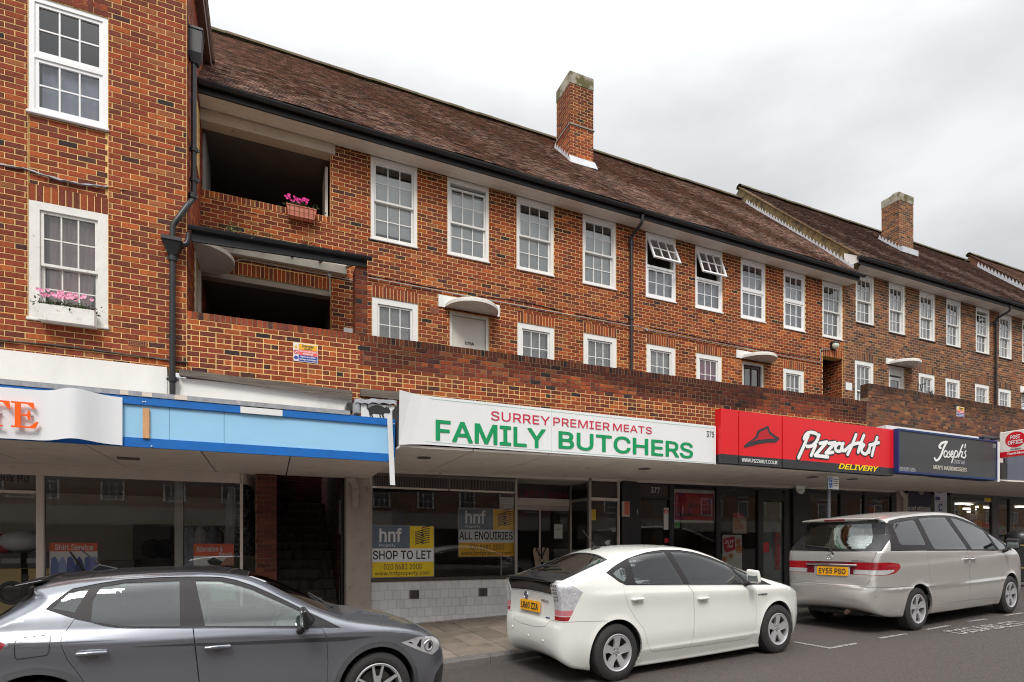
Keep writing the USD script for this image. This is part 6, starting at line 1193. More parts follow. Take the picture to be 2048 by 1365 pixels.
al = thing('alarm_box', 'white shield shaped burglar alarm box on the dark pier', 'alarm box', P(1600, 985, DS - .1)); sh_ = [(1592, 972), (1608, 972), (1607, 983), (1603, 988), (1598, 987), (1594, 982)]; m = MB(); m.prism(Polygon([(PX(u, DS - .1), PZ(u, v, DS - .1)) for u, v in sh_]).buffer(.008), 0, .05, front(DS - .08)); obj('cover', m, UPVC, al); text(al, 'ALARM', DS - .131, 1596, 979, 981, 1604, SIGNBLACK, depth=.001)
# ---- hairdresser and post office
hf = thing('hairdresser_shop', 'dark hairdressers shop front with black posts behind the silver people carrier', 'shop front', (12, DS, 0))
for a, b in ((1614, 1620), (1680, 1692), (1728, 1736), (1783, 1792)): vpost(a, b, BLACKF, parent=hf, top=zf_(12) - .052)
for i, (a, b) in enumerate(((1620, 1680), (1692, 1728), (1736, 1783))): pane(hf, DS, a, 976, b, 1200, 30 + i)
m = MB(); m.box((PX(1614, DS), DS, zf_(11) - .12), (PX(1792, DS), DS + .06, zf_(11) - .053)); obj('head_rail', m, BLACKF, hf)
shell(hf, PX(1600, DS), PX(1795, DS), DS + .1, 13.5, 2.85, mat('hairdresser_wall', (.16, .13, .10), .7), mat('shop_floor', None))
rd_ = poster('open_sign', 'small red and blue sign glowing dimly in the hairdressers window', DS + .2, 1737, 1013, 1752, 1030, mat('open_red', C(150, 16, 20), .4), 'sign'); pf(rd_, 'blue_strip', DS + .2, 1737, 1008, 1752, 1013, mat('open_blue', C(20, 30, 110), .4))
ep = thing('drain_elbow', 'cream painted drain elbow on the pier between hairdresser and post office', 'drainpipe', P(1805, 1000, DS))
CREAM = mat('cream_paint', (.46, .42, .36), .5, var=.08)
m = MB(); m.box((PX(1792, DS), DS - .02, .1), (PX(1815, DS), DS + .2, 2.93)); obj('pier', m, mat('cream_pier', (.34, .30, .26), .7, var=.1), ep)
m = MB(); m.tube(smooth_path([P(1797, 972, DS - .06), P(1800, 984, DS - .06), P(1809, 994, DS - .06), P(1809, 1004, DS - .06), P(1809, 1120, DS - .06)]), .055, 14); q = P(1809, 1000, DS - .06); m.tube([q + (0, 0, .04), q - (0, 0, .04)], .068, 14); obj('elbow', m, CREAM, ep, smooth=40)
pof = thing('post_office_shop', 'post office shop front with cash machine panel and grey framed windows at the right edge', 'shop front', (16, DS, 0))
panel(pof, 'cash_panel', DS - .005, 1815, 977, 1862, 1120, mat('atm_navy', C(18, 24, 58), .4), .06); text(pof, 'free cash withdrawals', DS - .007, 1810, 1011, 1021, 1861, mat('figure_white', None), bold=True); q = P(1843, 982, DS - .02); m = MB(); m.tube([q, q + (0, .02, 0)], .11, 24); obj('round_light', m, mat('pale_round', (.3, .28, .27), .5), pof, smooth=40)
panel(pof, 'brown_panel', DS, 1862, 977, 1904, 1120, mat('dark_brown_panel', (.06, .045, .035), .5), .06)
s10 = poster('poster', 'white notice sheet with blue print beside the cash machine panel', DS - .006, 1869.5, 981, 1894, 1028, mat('lilac_paper', C(206, 208, 224), .5)); pf(s10, 'blue_bar', DS - .006, 1874, 983, 1886, 987, mat('print_blue', C(60, 64, 130), .5)); pf(s10, 'blue_box', DS - .006, 1871, 994, 1880, 1001, mat('print_blue', None)); pf(s10, 'rule', DS - .006, 1870, 1003.5, 1894, 1004.5, mat('print_blue', None)); q = P(1881, 1015, DS - .009); m = MB(); m.tube([q + .09 * np.array((math.cos(a) * .8, 0, math.sin(a))) for a in np.linspace(.4, 5.6, 20)], .014, 6); obj('emblem', m, mat('print_blue', None), s10)
GREYF = mat('grey_frame', (.085, .085, .085), .45)
for a, b in ((1900, 1907), (1984, 1997), (2019, 2026)): vpost(a, b, GREYF, parent=pof, top=3.0)
for i, (a, b) in enumerate(((1907, 1984), (1997, 2019), (2026, 2090))): pane(pof, DS, a, 962, b, 1200, 40 + i)
m = MB(); m.box((PX(1815, DS), DS, 2.93), (PX(2110, DS), DS + .06, 3.05)); obj('head_rail', m, GREYF, pof)
shell(pof, PX(1900, DS), 27, DS + .1, 15, 3.0, mat('post_office_wall', (.22, .18, .14), .7), mat('shop_floor', None))
STRIP = mat('lit_tube', (.8, .8, .75), .5, emit=(1, .93, .8), estr=2.2)
for i, (u, v, y) in enumerate(((1915, 970, 11.5), (1925, 985, 13), (1938, 984, 14), (1955, 970, 12.2), (2035, 976, 11.5))):
    x = PX(u, y); m = MB(); m.box((x, y, 2.93), (x + .9, y + .08, 2.97)); obj('strip_light', m, STRIP, label=['nearest lit strip light on the post office ceiling', 'second lit strip light inside the post office', 'third lit strip light inside the post office', 'lit strip light above the yellow price tickets', 'lit strip light beyond the grey post at the right edge'][i], cat='lamp')
for i, u in enumerate((1921, 1946, 1962)):
    p = poster('price_ticket', ['left yellow hanging price ticket in the post office window', 'middle yellow hanging price ticket in the post office window', 'right yellow hanging price ticket in the post office window'][i], DS + .12, u - 4.5, 1009, u + 4.5, 1030, mat('ticket_yellow', C(220, 204, 60), .5), 'price ticket'); text(p, '£1', DS + .119, u - 3, 1019, 1027, u + 3.5, SIGNBLACK)
hz_ = poster('hazard_sign', 'tall yellow and white hazard warning sign on the post office glass', DS + .02, 1969, 967, 1984, 1005, mat('sign_pale', (.6, .6, .52), .5), 'sign'); pshape(hz_, 'triangle', DS + .02, [(1970, 990), (1976.5, 969), (1983, 990)], HYEL); pf(hz_, 'yellow_foot', DS + .02, 1970, 991, 1983, 1004, HYEL); strokes(hz_, DS + .016, [[(1977, 975), (1975, 981), (1978, 981), (1976, 987)]], SIGNBLACK, .02)
for i, (u, v) in enumerate(((1913, 972), (1944, 972), (2034, 985))): q = P(u, v, 10.5); m = MB(); m.box(q - (.03, .01, .12), q + (.03, .01, .12)); obj('red_streamer', m, RED, label=['red streamer hanging left in the post office', 'red streamer hanging in the middle of the post office', 'red streamer hanging behind the right edge window'][i], cat='decoration')
sf_ = thing('shelf_unit', 'stocked shelves inside the post office', 'shelf', (16, 12.5, 0)); r_ = random.Random(2)
for k in range(5): m = MB(); m.box((PX(1905, 12), 12.6, .5 + k * .42), (21, 13.0, .53 + k * .42)); obj('board', m, GREYF, sf_)
for i in range(120):
    x = PX(1905, 12) + r_.random() * 5.5; k = r_.randrange(5); h = r_.uniform(.12, .32); m = MB(); m.box((x, 12.62, .531 + k * .42), (x + r_.uniform(.06, .16), 12.9, .531 + k * .42 + h)); obj('goods', m, mat(f'goods_{i % 7}', [(.4, .04, .03), (.05, .1, .35), (.5, .4, .05), (.05, .25, .08), (.5, .48, .45), (.3, .1, .2), (.45, .2, .05)][i % 7], .5), sf_)
# safety signs on the parapets
def danger(u0, v0, u1, v1, label, full=True):
    D = D0 - .012; t = thing('danger_sign', label, 'sign', P(u0, v1, D)); x0, x1, z1, z0 = PX(u0, D), PX(u1, D), PZ(u0, v0, D), PZ(u1, v1, D); W, H = x1 - x0, z1 - z0
    m = MB(); m.box((x0, D, z0), (x1, D + .005, z1)); obj('plate', m, SIGNWHITE, t)
    def b(n, a, bb, c, d, mt): m = MB(); m.box((x0 + a * W, D - .0015, z0 + c * H), (x0 + bb * W, D - .0001, z0 + d * H)); obj(n, m, mt, t)
    b('yellow_field', .2, .98, .66, .96, HYEL2); b('red_field', .2, .98, .36, .65, mat('danger_pink', C(232, 92, 92), .45)); b('blue_field', .2, .98, .03, .35, mat('danger_blue', C(40, 62, 150), .45))
    def tx(s, a, bb, c, d, mt): text(t, s, 0, 0, 0, 0, 0, mt, True, frame=((x0 + a * W, D - .0016, z0 + c * H), ((bb - a) * W, 0, 0), (0, 0, (d - c) * H), (0, -1, 0)), depth=.001)
    tx('Danger', .35, .83, .76, .94, SIGNBLACK); tx('Asbestos', .42, .76, .68, .75, SIGNBLACK); tx('Do not disturb', .24, .94, .52, .63, WL); tx('material', .38, .8, .39, .5, WL); tx('Report accidental', .28, .9, .21, .32, WL); tx('damage immediately', .24, .94, .07, .18, WL)
    c = lambda a, d: np.array((x0 + a * W, D - .001, z0 + d * H)); m = MB(); m.prism(Polygon([(x0 + .03 * W, z0 + .7 * H), (x0 + .17 * W, z0 + .7 * H), (x0 + .1 * W, z0 + .92 * H)]), .0005, .0015, front(D)); obj('triangle', m, HYEL2, t)
    m = MB(); q = c(.1, .5); m.tube([q + .08 * W * np.array((math.cos(a), 0, math.sin(a))) for a in np.linspace(0, 6.283, 20)], .006, 6, caps=False); m.tube([q + (-.02, 0, .02), q + (.02, 0, -.02)], .005, 6); obj('ban_ring', m, RED, t); m = MB(); q = c(.1, .19); m.tube([q, q - (0, .001, 0)], .08 * W, 20); obj('blue_disc', m, mat('danger_blue', None), t)
danger(587, 685, 636, 727.5, 'asbestos danger sign in yellow, red and blue on the brick parapet under the stair opening'); danger(1913.5, 813, 1928.5, 835, 'small danger sign on the dark right hand parapet above the hairdressers')
# ================================================================ flowers, street furniture, road paint
TROUGH = mat('terracotta_plastic', C(206, 122, 96), .5, var=.06); FOL = mat('dark_leaf', (.045, .075, .022), .6, var=.4, scale=30); MAG = mat('magenta_petal', C(214, 30, 140), .6, var=.15, scale=30); PNK = mat('pink_petal', C(240, 160, 190), .6, var=.15, scale=30)
def flowers(t, c, L_, n, mt, seed, spread=.06, size=.022, top=.14):
    r = np.random.default_rng(seed)
    for i in range(n):
        q = np.asarray(c) + (r.uniform(-L_ / 2, L_ / 2), r.uniform(-spread, spread), top * r.uniform(.6, 1.1)); m = MB(); k = r.integers(5, 7)
        for j in range(k):
            a = 6.283 * j / k; d = np.array((math.cos(a), -.4, math.sin(a))); e = np.array((-math.sin(a), 0, math.cos(a))); s = size * r.uniform(.8, 1.2)
            m.add([q, q + d * s * .6 + e * s * .5, q + d * s * 1.1, q + d * s * .6 - e * s * .5], [(0, 1, 2, 3)])
        obj('flower', m, mt, t)
fb = thing('flower_trough', 'terracotta trough of magenta flowers hung in a wire frame on the balcony wall', 'flower trough', P(602, 432, D1 - .1))
x0, x1 = PX(573, D1 - .1), PX(632, D1 - .1); zt = PZ(602, 420, D1 - .1); y = D1 - .1
m = MB(); m.hexa([(x0 + .03, y - .06, zt - .16), (x1 - .03, y - .06, zt - .16), (x1 - .03, y + .06, zt - .16), (x0 + .03, y + .06, zt - .16), (x0, y - .08, zt), (x1, y - .08, zt), (x1, y + .08, zt), (x0, y + .08, zt)]); m.box((x0 - .01, y - .09, zt + .001), (x1 + .01, y + .09, zt + .02), ch=.005); obj('trough', m, TROUGH, fb)
m = MB()
for i in range(6): a = x0 + .05 + i * (x1 - x0 - .1) / 5; m.tube([(a, y - .09, zt), (a, y - .07, zt - .18), (a, y + .08, zt - .18)], .003, 5)
m.tube([(x0, y - .085, zt - .09), (x1, y - .085, zt - .09)], .003, 5); m.tube([(x0, y - .07, zt - .18), (x1, y - .07, zt - .18)], .003, 5); obj('wire_holder', m, BLACKPIPE, fb)
leaf_clump('foliage', ((x0 + x1) / 2, y, zt + .05), (x1 - x0) * .25, .045, .035, 260, FOL, 3, parent=fb, size=.026, kind='stuff'); flowers(fb, ((x0 + x1) / 2 - .08, y - .05, zt + .02), (x1 - x0) * .75, 30, MAG, 4)
wb = thing('window_box', 'white timber window box of pink flowers under the left lower window', 'flower box', P(135, 630, D0 - .1))
x0, x1 = PX(79, D0 - .1), PX(191, D0 - .1); zt = PZ(135, 617, D0 - .1); y = D0 - .09
m = MB(); m.box((x0, y - .07, zt - .10), (x1, y - .05, zt)); m.box((x0, y - .075, zt - .205), (x1, y - .05, zt - .102)); m.box((x0, y - .05, zt - .2), (x0 + .02, y + .07, zt)); m.box((x1 - .02, y - .05, zt - .2), (x1, y + .07, zt)); m.box((x0 + .02, y - .05, zt - .2), (x1 - .02, y + .07, zt - .18)); m.box((x0 + .02, y + .05, zt - .18), (x1 - .02, y + .07, zt)); obj('box', m, OLDWHITE, wb)
for i, (u, w) in enumerate(((100, .20), (160, .18))): leaf_clump('foliage', (PX(u, D0 - .1), y, zt + .03), w * .45, .035, .03, 200, FOL, 12 + i, parent=wb, size=.024, kind='stuff')
for i, (u, n) in enumerate(((92, 10), (118, 12), (132, 10), (148, 8), (175, 4))): flowers(wb, (PX(u, D0 - .1), y - .03, zt + .04), .14, n, PNK, 20 + i, size=.024)
ae = thing('aerial', 'thin dark aerial standing on the right terrace walkway', 'aerial', P(1840, 785, 9.6)); D = 9.6
m = MB()
for pts in ([(1841, 770), (1839, 790)], [(1836, 771), (1851, 768)], [(1837, 766), (1836, 781)], [(1846, 767), (1843, 783)], [(1850, 766), (1850, 775)]): m.tube([P(u, v, D) for u, v in pts], .012, 6)
m.tube([P(1839, 790, D), P(1839, 830, D)], .014, 6); obj('rods', m, BLACKPIPE, ae)
leaf_clump('balcony_plant', P(1862, 787, 9.5), .12, .05, .035, 90, mat('grey_leaf', (.10, .11, .12), .7), 5, size=.03, label='greyish plant peeping over the right parapet beside the aerial', cat='plant', kind='stuff')
# parking sign on its post behind the people carrier
sp = thing('parking_sign', 'blue and white disabled parking sign on a grey post behind the silver people carrier', 'sign', P(1664, 1100, 7.45))
DP = 7.42; xs_ = PX(1661, DP); x0, x1 = PX(1655.8, DP), PX(1677.5, DP); z1, z0 = PZ(1656, 953, DP), PZ(1656, 978, DP); W, H = x1 - x0, z1 - z0
m = MB(); m.box((x0, DP, z0), (x1, DP + .004, z1)); obj('plate', m, SIGNWHITE, sp); PB = mat('parking_blue', C(24, 92, 168), .4)
for a, b in ((.53, .93), (.07, .47)): m = MB(); m.box((x0 + .06 * W, DP - .002, z0 + a * H), (x0 + .40 * W, DP - .0003, z0 + b * H)); obj('blue_square', m, PB, sp)
def st(s, a, b, c, d, mt, bold=True): text(sp, s, 0, 0, 0, 0, 0, mt, bold, frame=((x0 + a * W, DP - .002, z0 + c * H), ((b - a) * W, 0, 0), (0, 0, (d - c) * H), (0, -1, 0)), depth=.001)
st('P', .15, .32, .58, .89, WL)
for i, s in enumerate(('Disabled', 'badge', 'holders', 'only')): st(s, .45 if i in (0, 2) else .52, .97 if i in (0, 2) else .86, .76 - i * .17, .85 - i * .17, SIGNBLACK)
m = MB(); c0 = np.array((x0 + .22 * W, DP - .003, z0 + .2 * H)); m.tube([c0 + .03 * np.array((math.cos(a), 0, math.sin(a))) for a in np.linspace(2.3, 6.6, 14)], .0035, 5); m.tube([c0 + (-.005, 0, .06), c0 + (-.003, 0, .02), c0 + (.025, 0, .02), c0 + (.035, 0, -.02)], .0035, 5); m.tm(trimesh.creation.icosphere(1, .009).apply_translation(c0 + (-.005, 0, .075))); obj('wheelchair_symbol', m, WL, sp)
m = MB(); m.tube([(xs_, DP + .035, pave_z(xs_, DP)), (xs_, DP + .035, z1 - .02)], .03, 16); obj('post', m, mat('grey_post', (.10, .105, .12), .4), sp, smooth=40)
bn = thing('litter_bin', 'black domed litter bin with gold bands at the right edge', 'bin', (PX(2030, 7.7), 7.7, .5)); xc = PX(2038, 7.7); zg = pave_z(xc, 7.7); zt = PZ(2038, 1062, 7.7)
pr = [(.0, zg), (.24, zg), (.25, zg + .05), (.25, zt - .3), (.27, zt - .29), (.27, zt - .22), (.26, zt - .12), (.2, zt - .03), (.1, zt), (0, zt)]
m = MB(); m.tm(trimesh.creation.revolve(np.array(pr), sections=32).apply_translation((xc, 7.7, 0))); obj('body', m, mat('black_plastic', (.02, .02, .022), .35), bn, smooth=40)
for z in (zt - .36, zt - .9): m = MB(); m.tm(trimesh.creation.revolve(np.array([(.249, z), (.254, z), (.254, z + .02), (.249, z + .02), (.249, z)]), sections=32).apply_translation((xc, 7.7, 0))); obj('gold_band', m, mat('gold_paint', (.45, .33, .08), .4), bn, smooth=40)
# painted bay markings
def on_road(u, v):
    t = (u - CU) / FP; w = (CV - v) / FP; d = np.array([SP + t * CP, CP - t * SP, w]); k = (GA - EYE) / (d[2] - SLOPE * d[0]); return d[:2] * k
def paint(name, pts, label, w=.06, group=None):
    g = LineString([on_road(*p) for p in pts]).buffer(w / 2, cap_style=2, join_style=2); m = MB(); m.prism(g, 0, .002, ((0, 0, GA + 0.004), (1, 0, SLOPE), (0, 1, 0), (0, 0, 1))); return obj(name, m, ROADPAINT, label=label, cat='road marking', group=group)
paint('bay_line', [(1588, 1284.8), (1658.8, 1297.4), (1712.5, 1287.8)], 'L shaped white corner of the parking bay in front of the white hatchback')
paint('bay_line', [(1758, 1277.5), (1813, 1268.8)], 'white bay dash between the bay corner and the people carrier rear wheel')
paint('bay_line', [(1852, 1260.4), (1897.6, 1252.1)], 'white bay dash just right of the people carrier rear wheel')
paint('bay_line', [(1935, 1244), (1972, 1239)], 'faint white bay dash above the DISABLED lettering')
paint('bay_line', [(2010, 1232), (2047, 1226.5)], 'white bay dash by the people carrier front wheel')
dl = thing('road_lettering', 'worn white DISABLED lettering painted on the road beside the people carrier', 'road marking', (*on_road(1960, 1257), ground(8)))
A_, B_, C_ = on_road(1883, 1263), on_road(2022, 1243), on_road(1925, 1269.5)
t = meshkit.text_mesh('DISABLED', 1.0, .001, bold=True); v = np.array(t.vertices); lo, hi = v.min(0), v.max(0); v = (v - lo) / np.maximum(hi - lo, 1e-9)
ex, ey = B_ - A_, A_ - C_; o = C_; xy = o + v[:, :1] * ex + v[:, 1:2] * ey; m = MB(); m.add(np.stack([xy[:, 0], xy[:, 1], GA + SLOPE * xy[:, 0] + .005 + v[:, 2] * .001], 1), t.faces); obj('lettering', m, ROADPAINT, dl)
# ================================================================ the other side of the street, seen in the glass
op_ = thing('opposite_terrace', 'brick terrace across the street, seen only as reflections in the shop windows', 'building', (5, -15, 0))
OB = usdkit.material(stage, '/World/Looks/far_brick', {'g': ('geometry', {}), 's': ('separate_xyz', {}), 'c': ('combine_xyz', {}), 'b': ('brick_texture', {'scale': 1.0, 'brick_width': .22, 'row_height': .075, 'mortar_size': .008, 'color1': (.20, .07, .04), 'color2': (.11, .045, .03), 'mortar': (.35, .27, .17)}), 'p': ('principled_bsdf', {'roughness': .9})}, [('g.position', 's.vector'), ('s.x', 'c.x'), ('s.z', 'c.y'), ('c.vector', 'b.vector'), ('b.color', 'p.base_color')], surface='p.BSDF')
m = MB(); m.box((-40, -18.2, 3.6), (150, -17.5, 7.4)); obj('wall', m, OB, op_); m = MB(); m.hexa([(-40, -17.2, 7.4), (150, -17.2, 7.4), (150, -22, 7.4), (-40, -22, 7.4), (-40, -20, 9.8), (150, -20, 9.8), (150, -22, 9.8), (-40, -22, 9.8)]); obj('roof', m, mat('rear_tiles', None), op_)
m = MB(); m.box((-40, -17.49, 2.7), (150, -16.0, 3.59)); obj('fascia', m, mat('cream_pier', None), op_)
m = MB(); m.box((-40, -18, 0), (150, -17.6, 2.69)); obj('shop_line', m, mat('opposite_shops', (.07, .06, .055), .3, var=.6, scale=.9), op_)
for i in range(44):
    x = -26 + i * 2.9
    for z in (4.0, 5.7): m = MB(); m.box((x, -17.48, z), (x + 1.1, -17.44, z + 1.4)); w = obj('window', m, WHITE, op_); m = MB(); [m.box((x + .1 + a * .32, -17.43, z + .08 + b * .43), (x + .37 + a * .32, -17.425, z + .46 + b * .43)) for a in range(3) for b in range(3)]; obj('glazing', m, mat('dark_glazing', (.05, .055, .06), .1), w)
# ================================================================ cars
from scipy.ndimage import map_coordinates
K_ = 0.917
def poly_sdf(poly, x0, x1, y0, y1, h):
    """Signed distance to a closed outline, sampled on a fine grid."""
    p = np.asarray(poly, float); nx, ny = int((x1 - x0) / h) + 1, int((y1 - y0) / h) + 1
    X, Y = np.meshgrid(x0 + h * np.arange(nx), y0 + h * np.arange(ny), indexing='ij'); d = np.full(X.shape, 1e9); ins = np.zeros(X.shape, bool)
    for a, b in zip(p, np.roll(p, -1, 0)):
        e = b - a; L2 = e @ e
        if L2 < 1e-14: continue
        t = np.clip(((X - a[0]) * e[0] + (Y - a[1]) * e[1]) / L2, 0, 1); d = np.minimum(d, np.hypot(X - a[0] - t * e[0], Y - a[1] - t * e[1]))
        c = (a[1] > Y) != (b[1] > Y)
        with np.errstate(divide='ignore', invalid='ignore'): c &= X < (b[0] - a[0]) * (Y - a[1]) / (b[1] - a[1]) + a[0]
        ins ^= c
    g = np.where(ins, -d, d)
    return lambda x, y: map_coordinates(g, [(x - x0) / h, (y - y0) / h], order=1, mode='nearest')
def round_poly(pts, it=2):
    p = np.asarray(pts, float)
    for _ in range(it):
        q = np.roll(p, -1, 0); p = np.stack([.75 * p + .25 * q, .25 * p + .75 * q], 1).reshape(-1, 2)
    return p
def surface_nets(F, org, h):
    """Closed quad surface of the field F < 0 (naive surface nets)."""
    n = np.array(F.shape); ins = F < 0
    cell = np.zeros(tuple(n - 1), int); off = [(i, j, k) for i in (0, 1) for j in (0, 1) for k in (0, 1)]
    for o in off: cell += ins[o[0]:n[0] - 1 + o[0], o[1]:n[1] - 1 + o[1], o[2]:n[2] - 1 + o[2]]
    act = (cell > 0) & (cell < 8); idx = np.full(cell.shape, -1); ids = np.argwhere(act); idx[act] = np.arange(len(ids))
    s, c = np.zeros((len(ids), 3)), np.zeros(len(ids))
    for a in off:
        for ax in range(3):
            if a[ax]: continue
            b = list(a); b[ax] = 1; fa = F[tuple((ids + a).T)]; fb = F[tuple((ids + b).T)]; m = (fa < 0) != (fb < 0)
            t = np.where(m, fa / np.where(m, fa - fb, 1), 0); p = np.array(a, float)[None] + t[:, None] * (np.array(b) - np.array(a))
            s[m] += p[m]; c[m] += 1
    v = org + h * (ids + s / c[:, None]); quads = []
    for ax in range(3):
        u, w = (ax + 1) % 3, (ax + 2) % 3; sl0 = [slice(1, -1)] * 3; sl1 = [slice(1, -1)] * 3; sl0[ax] = slice(0, -1); sl1[ax] = slice(1, None)
        A, B_ = ins[tuple(sl0)], ins[tuple(sl1)]
        for flip, M in ((False, A & ~B_), (True, ~A & B_)):
            e = np.argwhere(M); 
            if not len(e): continue
            g = e + 1; g[:, ax] = e[:, ax]; q = []
            for du, dw in ((-1, -1), (0, -1), (0, 0), (-1, 0)):
                k = g.copy(); k[:, u] += du; k[:, w] += dw; q.append(idx[tuple(k.T)])
            q = np.stack(q, 1); quads.append(q[:, ::-1] if flip else q)
    q = np.vstack(quads); return v, np.vstack([q[:, [0, 1, 2]], q[:, [0, 2, 3]]])
class CarBody:
    def __init__(s, spec, h=.036):
        s.sp = spec; sil = round_poly(spec['side'], 2); pl = spec['plan']; pl = round_poly(pl + [(x, -y) for x, y in reversed(pl) if y > 0], 2)
        xs = sil[:, 0]; s.x0, s.x1 = xs.min() - .2, xs.max() + .2; s.zt = sil[:, 1].max()
        s.S = poly_sdf(sil, s.x0 - .3, s.x1 + .3, -.2, s.zt + .4, .012); s.Q = poly_sdf(pl, s.x0 - .3, s.x1 + .3, -1.4, 1.4, .012)
        ax = [np.arange(s.x0, s.x1, h), np.arange(-1.02 - .0007, 1.02, h), np.arange(.0, s.zt + .12, h)]
        X, Y, Z = np.meshgrid(*ax, indexing='ij'); F = s.f(X.ravel(), Y.ravel(), Z.ravel()).reshape(X.shape)
        s.man = {}
        for nm, iso in (('out', 0.0), ('in', -.034), ('g0', -.007), ('g1', -.013), ('t0', -.004), ('t1', -.03)):
            v, f = surface_nets(F - iso, np.array([a[0] for a in ax]), h)
            for _ in range(2):
                d = s.f(*v.T) - iso; g = s.grad(v); v = v - g * np.clip(d, -.02, .02)[:, None]
            m = m3.Manifold(m3.Mesh(vert_properties=v.astype(np.float32), tri_verts=f.astype(np.uint32)))
            if m.is_empty(): raise ValueError(f'open body {nm} {m.status()}')
            s.man[nm] = m
        s.shell = s.man['out'] - s.man['in']; s.gshell = s.man['g0'] - s.man['g1']; s.tshell = s.man['t0'] - s.man['t1']
    def f(s, x, y, z):
        sp = s.sp; ay = np.abs(y); zb = sp['belt'][0] + sp['belt'][1] * x; t = z - zb
        ins = sp['tumble'] * .035 * np.logaddexp(0, t / .035) + sp.get('shoulder', .012) / (1 + np.exp(-(t + .01) / .014)) + .09 * np.clip((.5 - z) / .35, 0, 1) ** 2
        for (z0, z1_, xa, xb, amp, w) in sp.get('crease', ()):
            zc = z0 + (z1_ - z0) * (x - xa) / (xb - xa); fade = 1 / (1 + np.exp(-(x - xa) / .08)) / (1 + np.exp((x - xb) / .08)); q = (z - zc) / w
            ins = ins - amp * fade * np.where(q > 0, np.exp(-q * q * 6), np.exp(-q * q * .8))
        for (xw, zw, r) in sp['wheels']:
            d = np.hypot(x - xw, z - zw); ins = ins - .014 * np.exp(-((d - r - .03) / .045) ** 2)
        up = np.clip((z - (zb - .02)) / .25, 0, 1); bow = sp.get('bow', .16) * up * np.clip((x - sp['mid']) / .9, -1, 1)
        a = s.S(x + bow * (ay / .7) ** 2, z + sp.get('crown', .055) * (ay / .7) ** 2); b = s.Q(x, ay + ins)
        r = .05 + .045 * up; m = np.maximum(a, b); k = np.maximum(r - np.abs(a - b), 0) / r
        return m + k * k * r * .25
    def grad(s, v, e=.006):
        g = np.stack([s.f(*(v + d).T) - s.f(*(v - d).T) for d in np.eye(3) * e], 1); return g / np.maximum(np.linalg.norm(g, axis=1, keepdims=True), 1e-9)
    def write(s, parent, name, man, mt, T, inner=None, label=None):
        """Writes a cut piece; its outer skin takes the body's own smooth normals, the inside of the shell another material."""
        if man.is_empty(): return None
        q = man.to_mesh(); v, f = np.array(q.vert_properties[:, :3], float), np.array(q.tri_verts)
        c = v[f].mean(1); d = s.f(*c.T); fn = np.cross(v[f[:, 1]] - v[f[:, 0]], v[f[:, 2]] - v[f[:, 0]]); ln = np.linalg.norm(fn, axis=1); ok = ln > 1e-9; f, c, d, fn = f[ok], c[ok], d[ok], fn[ok] / ln[ok][:, None]
        g = s.grad(c); skin = (np.sum(fn * g, 1) > .8) & (d > -.012)
        first = None
        for grp, m_, nm in ((d > -.02, mt, name), (d <= -.02, inner or mt, 'inner_trim')):
            if inner is None and nm == 'inner_trim': continue
            k = np.where(grp)[0] if inner is not None else np.arange(len(f))
            if not len(k): continue
            ks, kf = k[skin[k]], k[~skin[k]]; vs, idx = np.unique(f[ks].ravel(), return_inverse=True)
            V = [v[vs]] if len(ks) else []; Fc = [idx.reshape(-1, 3)] if len(ks) else []; N = [s.grad(v[vs])] if len(ks) else []; n0 = len(vs) if len(ks) else 0
            if len(kf): V.append(v[f[kf]].reshape(-1, 3)); Fc.append(n0 + np.arange(3 * len(kf)).reshape(-1, 3)); N.append(np.repeat(fn[kf], 3, 0))
            V, Fc, N = np.vstack(V), np.vstack(Fc), np.vstack(N)
            par = parent if first is None else first
            path = numbered(parent, nm) if nm == name or first is None else numbered(first, nm)
            M, o = T; W = V @ M.T + o; Mi = np.linalg.inv(M).T; N = N @ Mi.T; N /= np.linalg.norm(N, axis=1, keepdims=True)
            _loc[path] = _loc[parent]; p = usdkit.mesh(stage, path, (W - _loc[parent], Fc), m_); p.CreateNormalsAttr(Vt.Vec3fArray.FromNumpy(N.astype(np.float32))); p.SetNormalsInterpolation('vertex')
            if np.linalg.det(M) < 0: p.CreateOrientationAttr('leftHanded')
            if label and nm == name: tag(path, label)
            first = first or path
        return first
def cs(poly):
    import shapely.geometry.polygon as sg
    out = []
    for g in getattr(poly, 'geoms', [poly]):
        g = sg.orient(g, 1.0); out.append(np.array(g.exterior.coords)[:-1]); out += [np.array(r.coords)[:-1] for r in g.interiors]
    return m3.CrossSection(out, m3.FillRule.EvenOdd)
def py_(poly, y0=-.25, hgt=1.2):                           # outline in (x, z) pushed out through the right-hand side
    return cs(poly).extrude(hgt).transform(np.array([[1, 0, 0, 0], [0, 0, -1, y0], [0, 1, 0, 0]], float))
def full_(poly): return py_(poly, 1.2, 2.4)
def px__(poly, x0, x1):                                    # outline in (y, z) pushed along the car from x0 to x1
    return cs(poly).extrude(x1 - x0).transform(np.array([[0, 0, 1, x0], [1, 0, 0, 0], [0, 1, 0, 0]], float))
def pz_(poly, z0, z1): return cs(poly).extrude(z1 - z0).transform(np.array([[1, 0, 0, 0], [0, 1, 0, 0], [0, 0, 1, z0]], float))
def mirror_(m): return m.mirror([0, 1, 0])
def car_frame(origin, heading, pitch, z0):
    c, s_ = math.cos(heading), math.sin(heading); cp, sp_ = math.cos(pitch), math.sin(pitch)
    R = np.array([[c * cp, -s_, -c * sp_], [s_ * cp, c, -s_ * sp_], [sp_, 0, cp]])
    return R @ np.diag([K_, K_, 1.0]), np.array([origin[0], origin[1], z0])
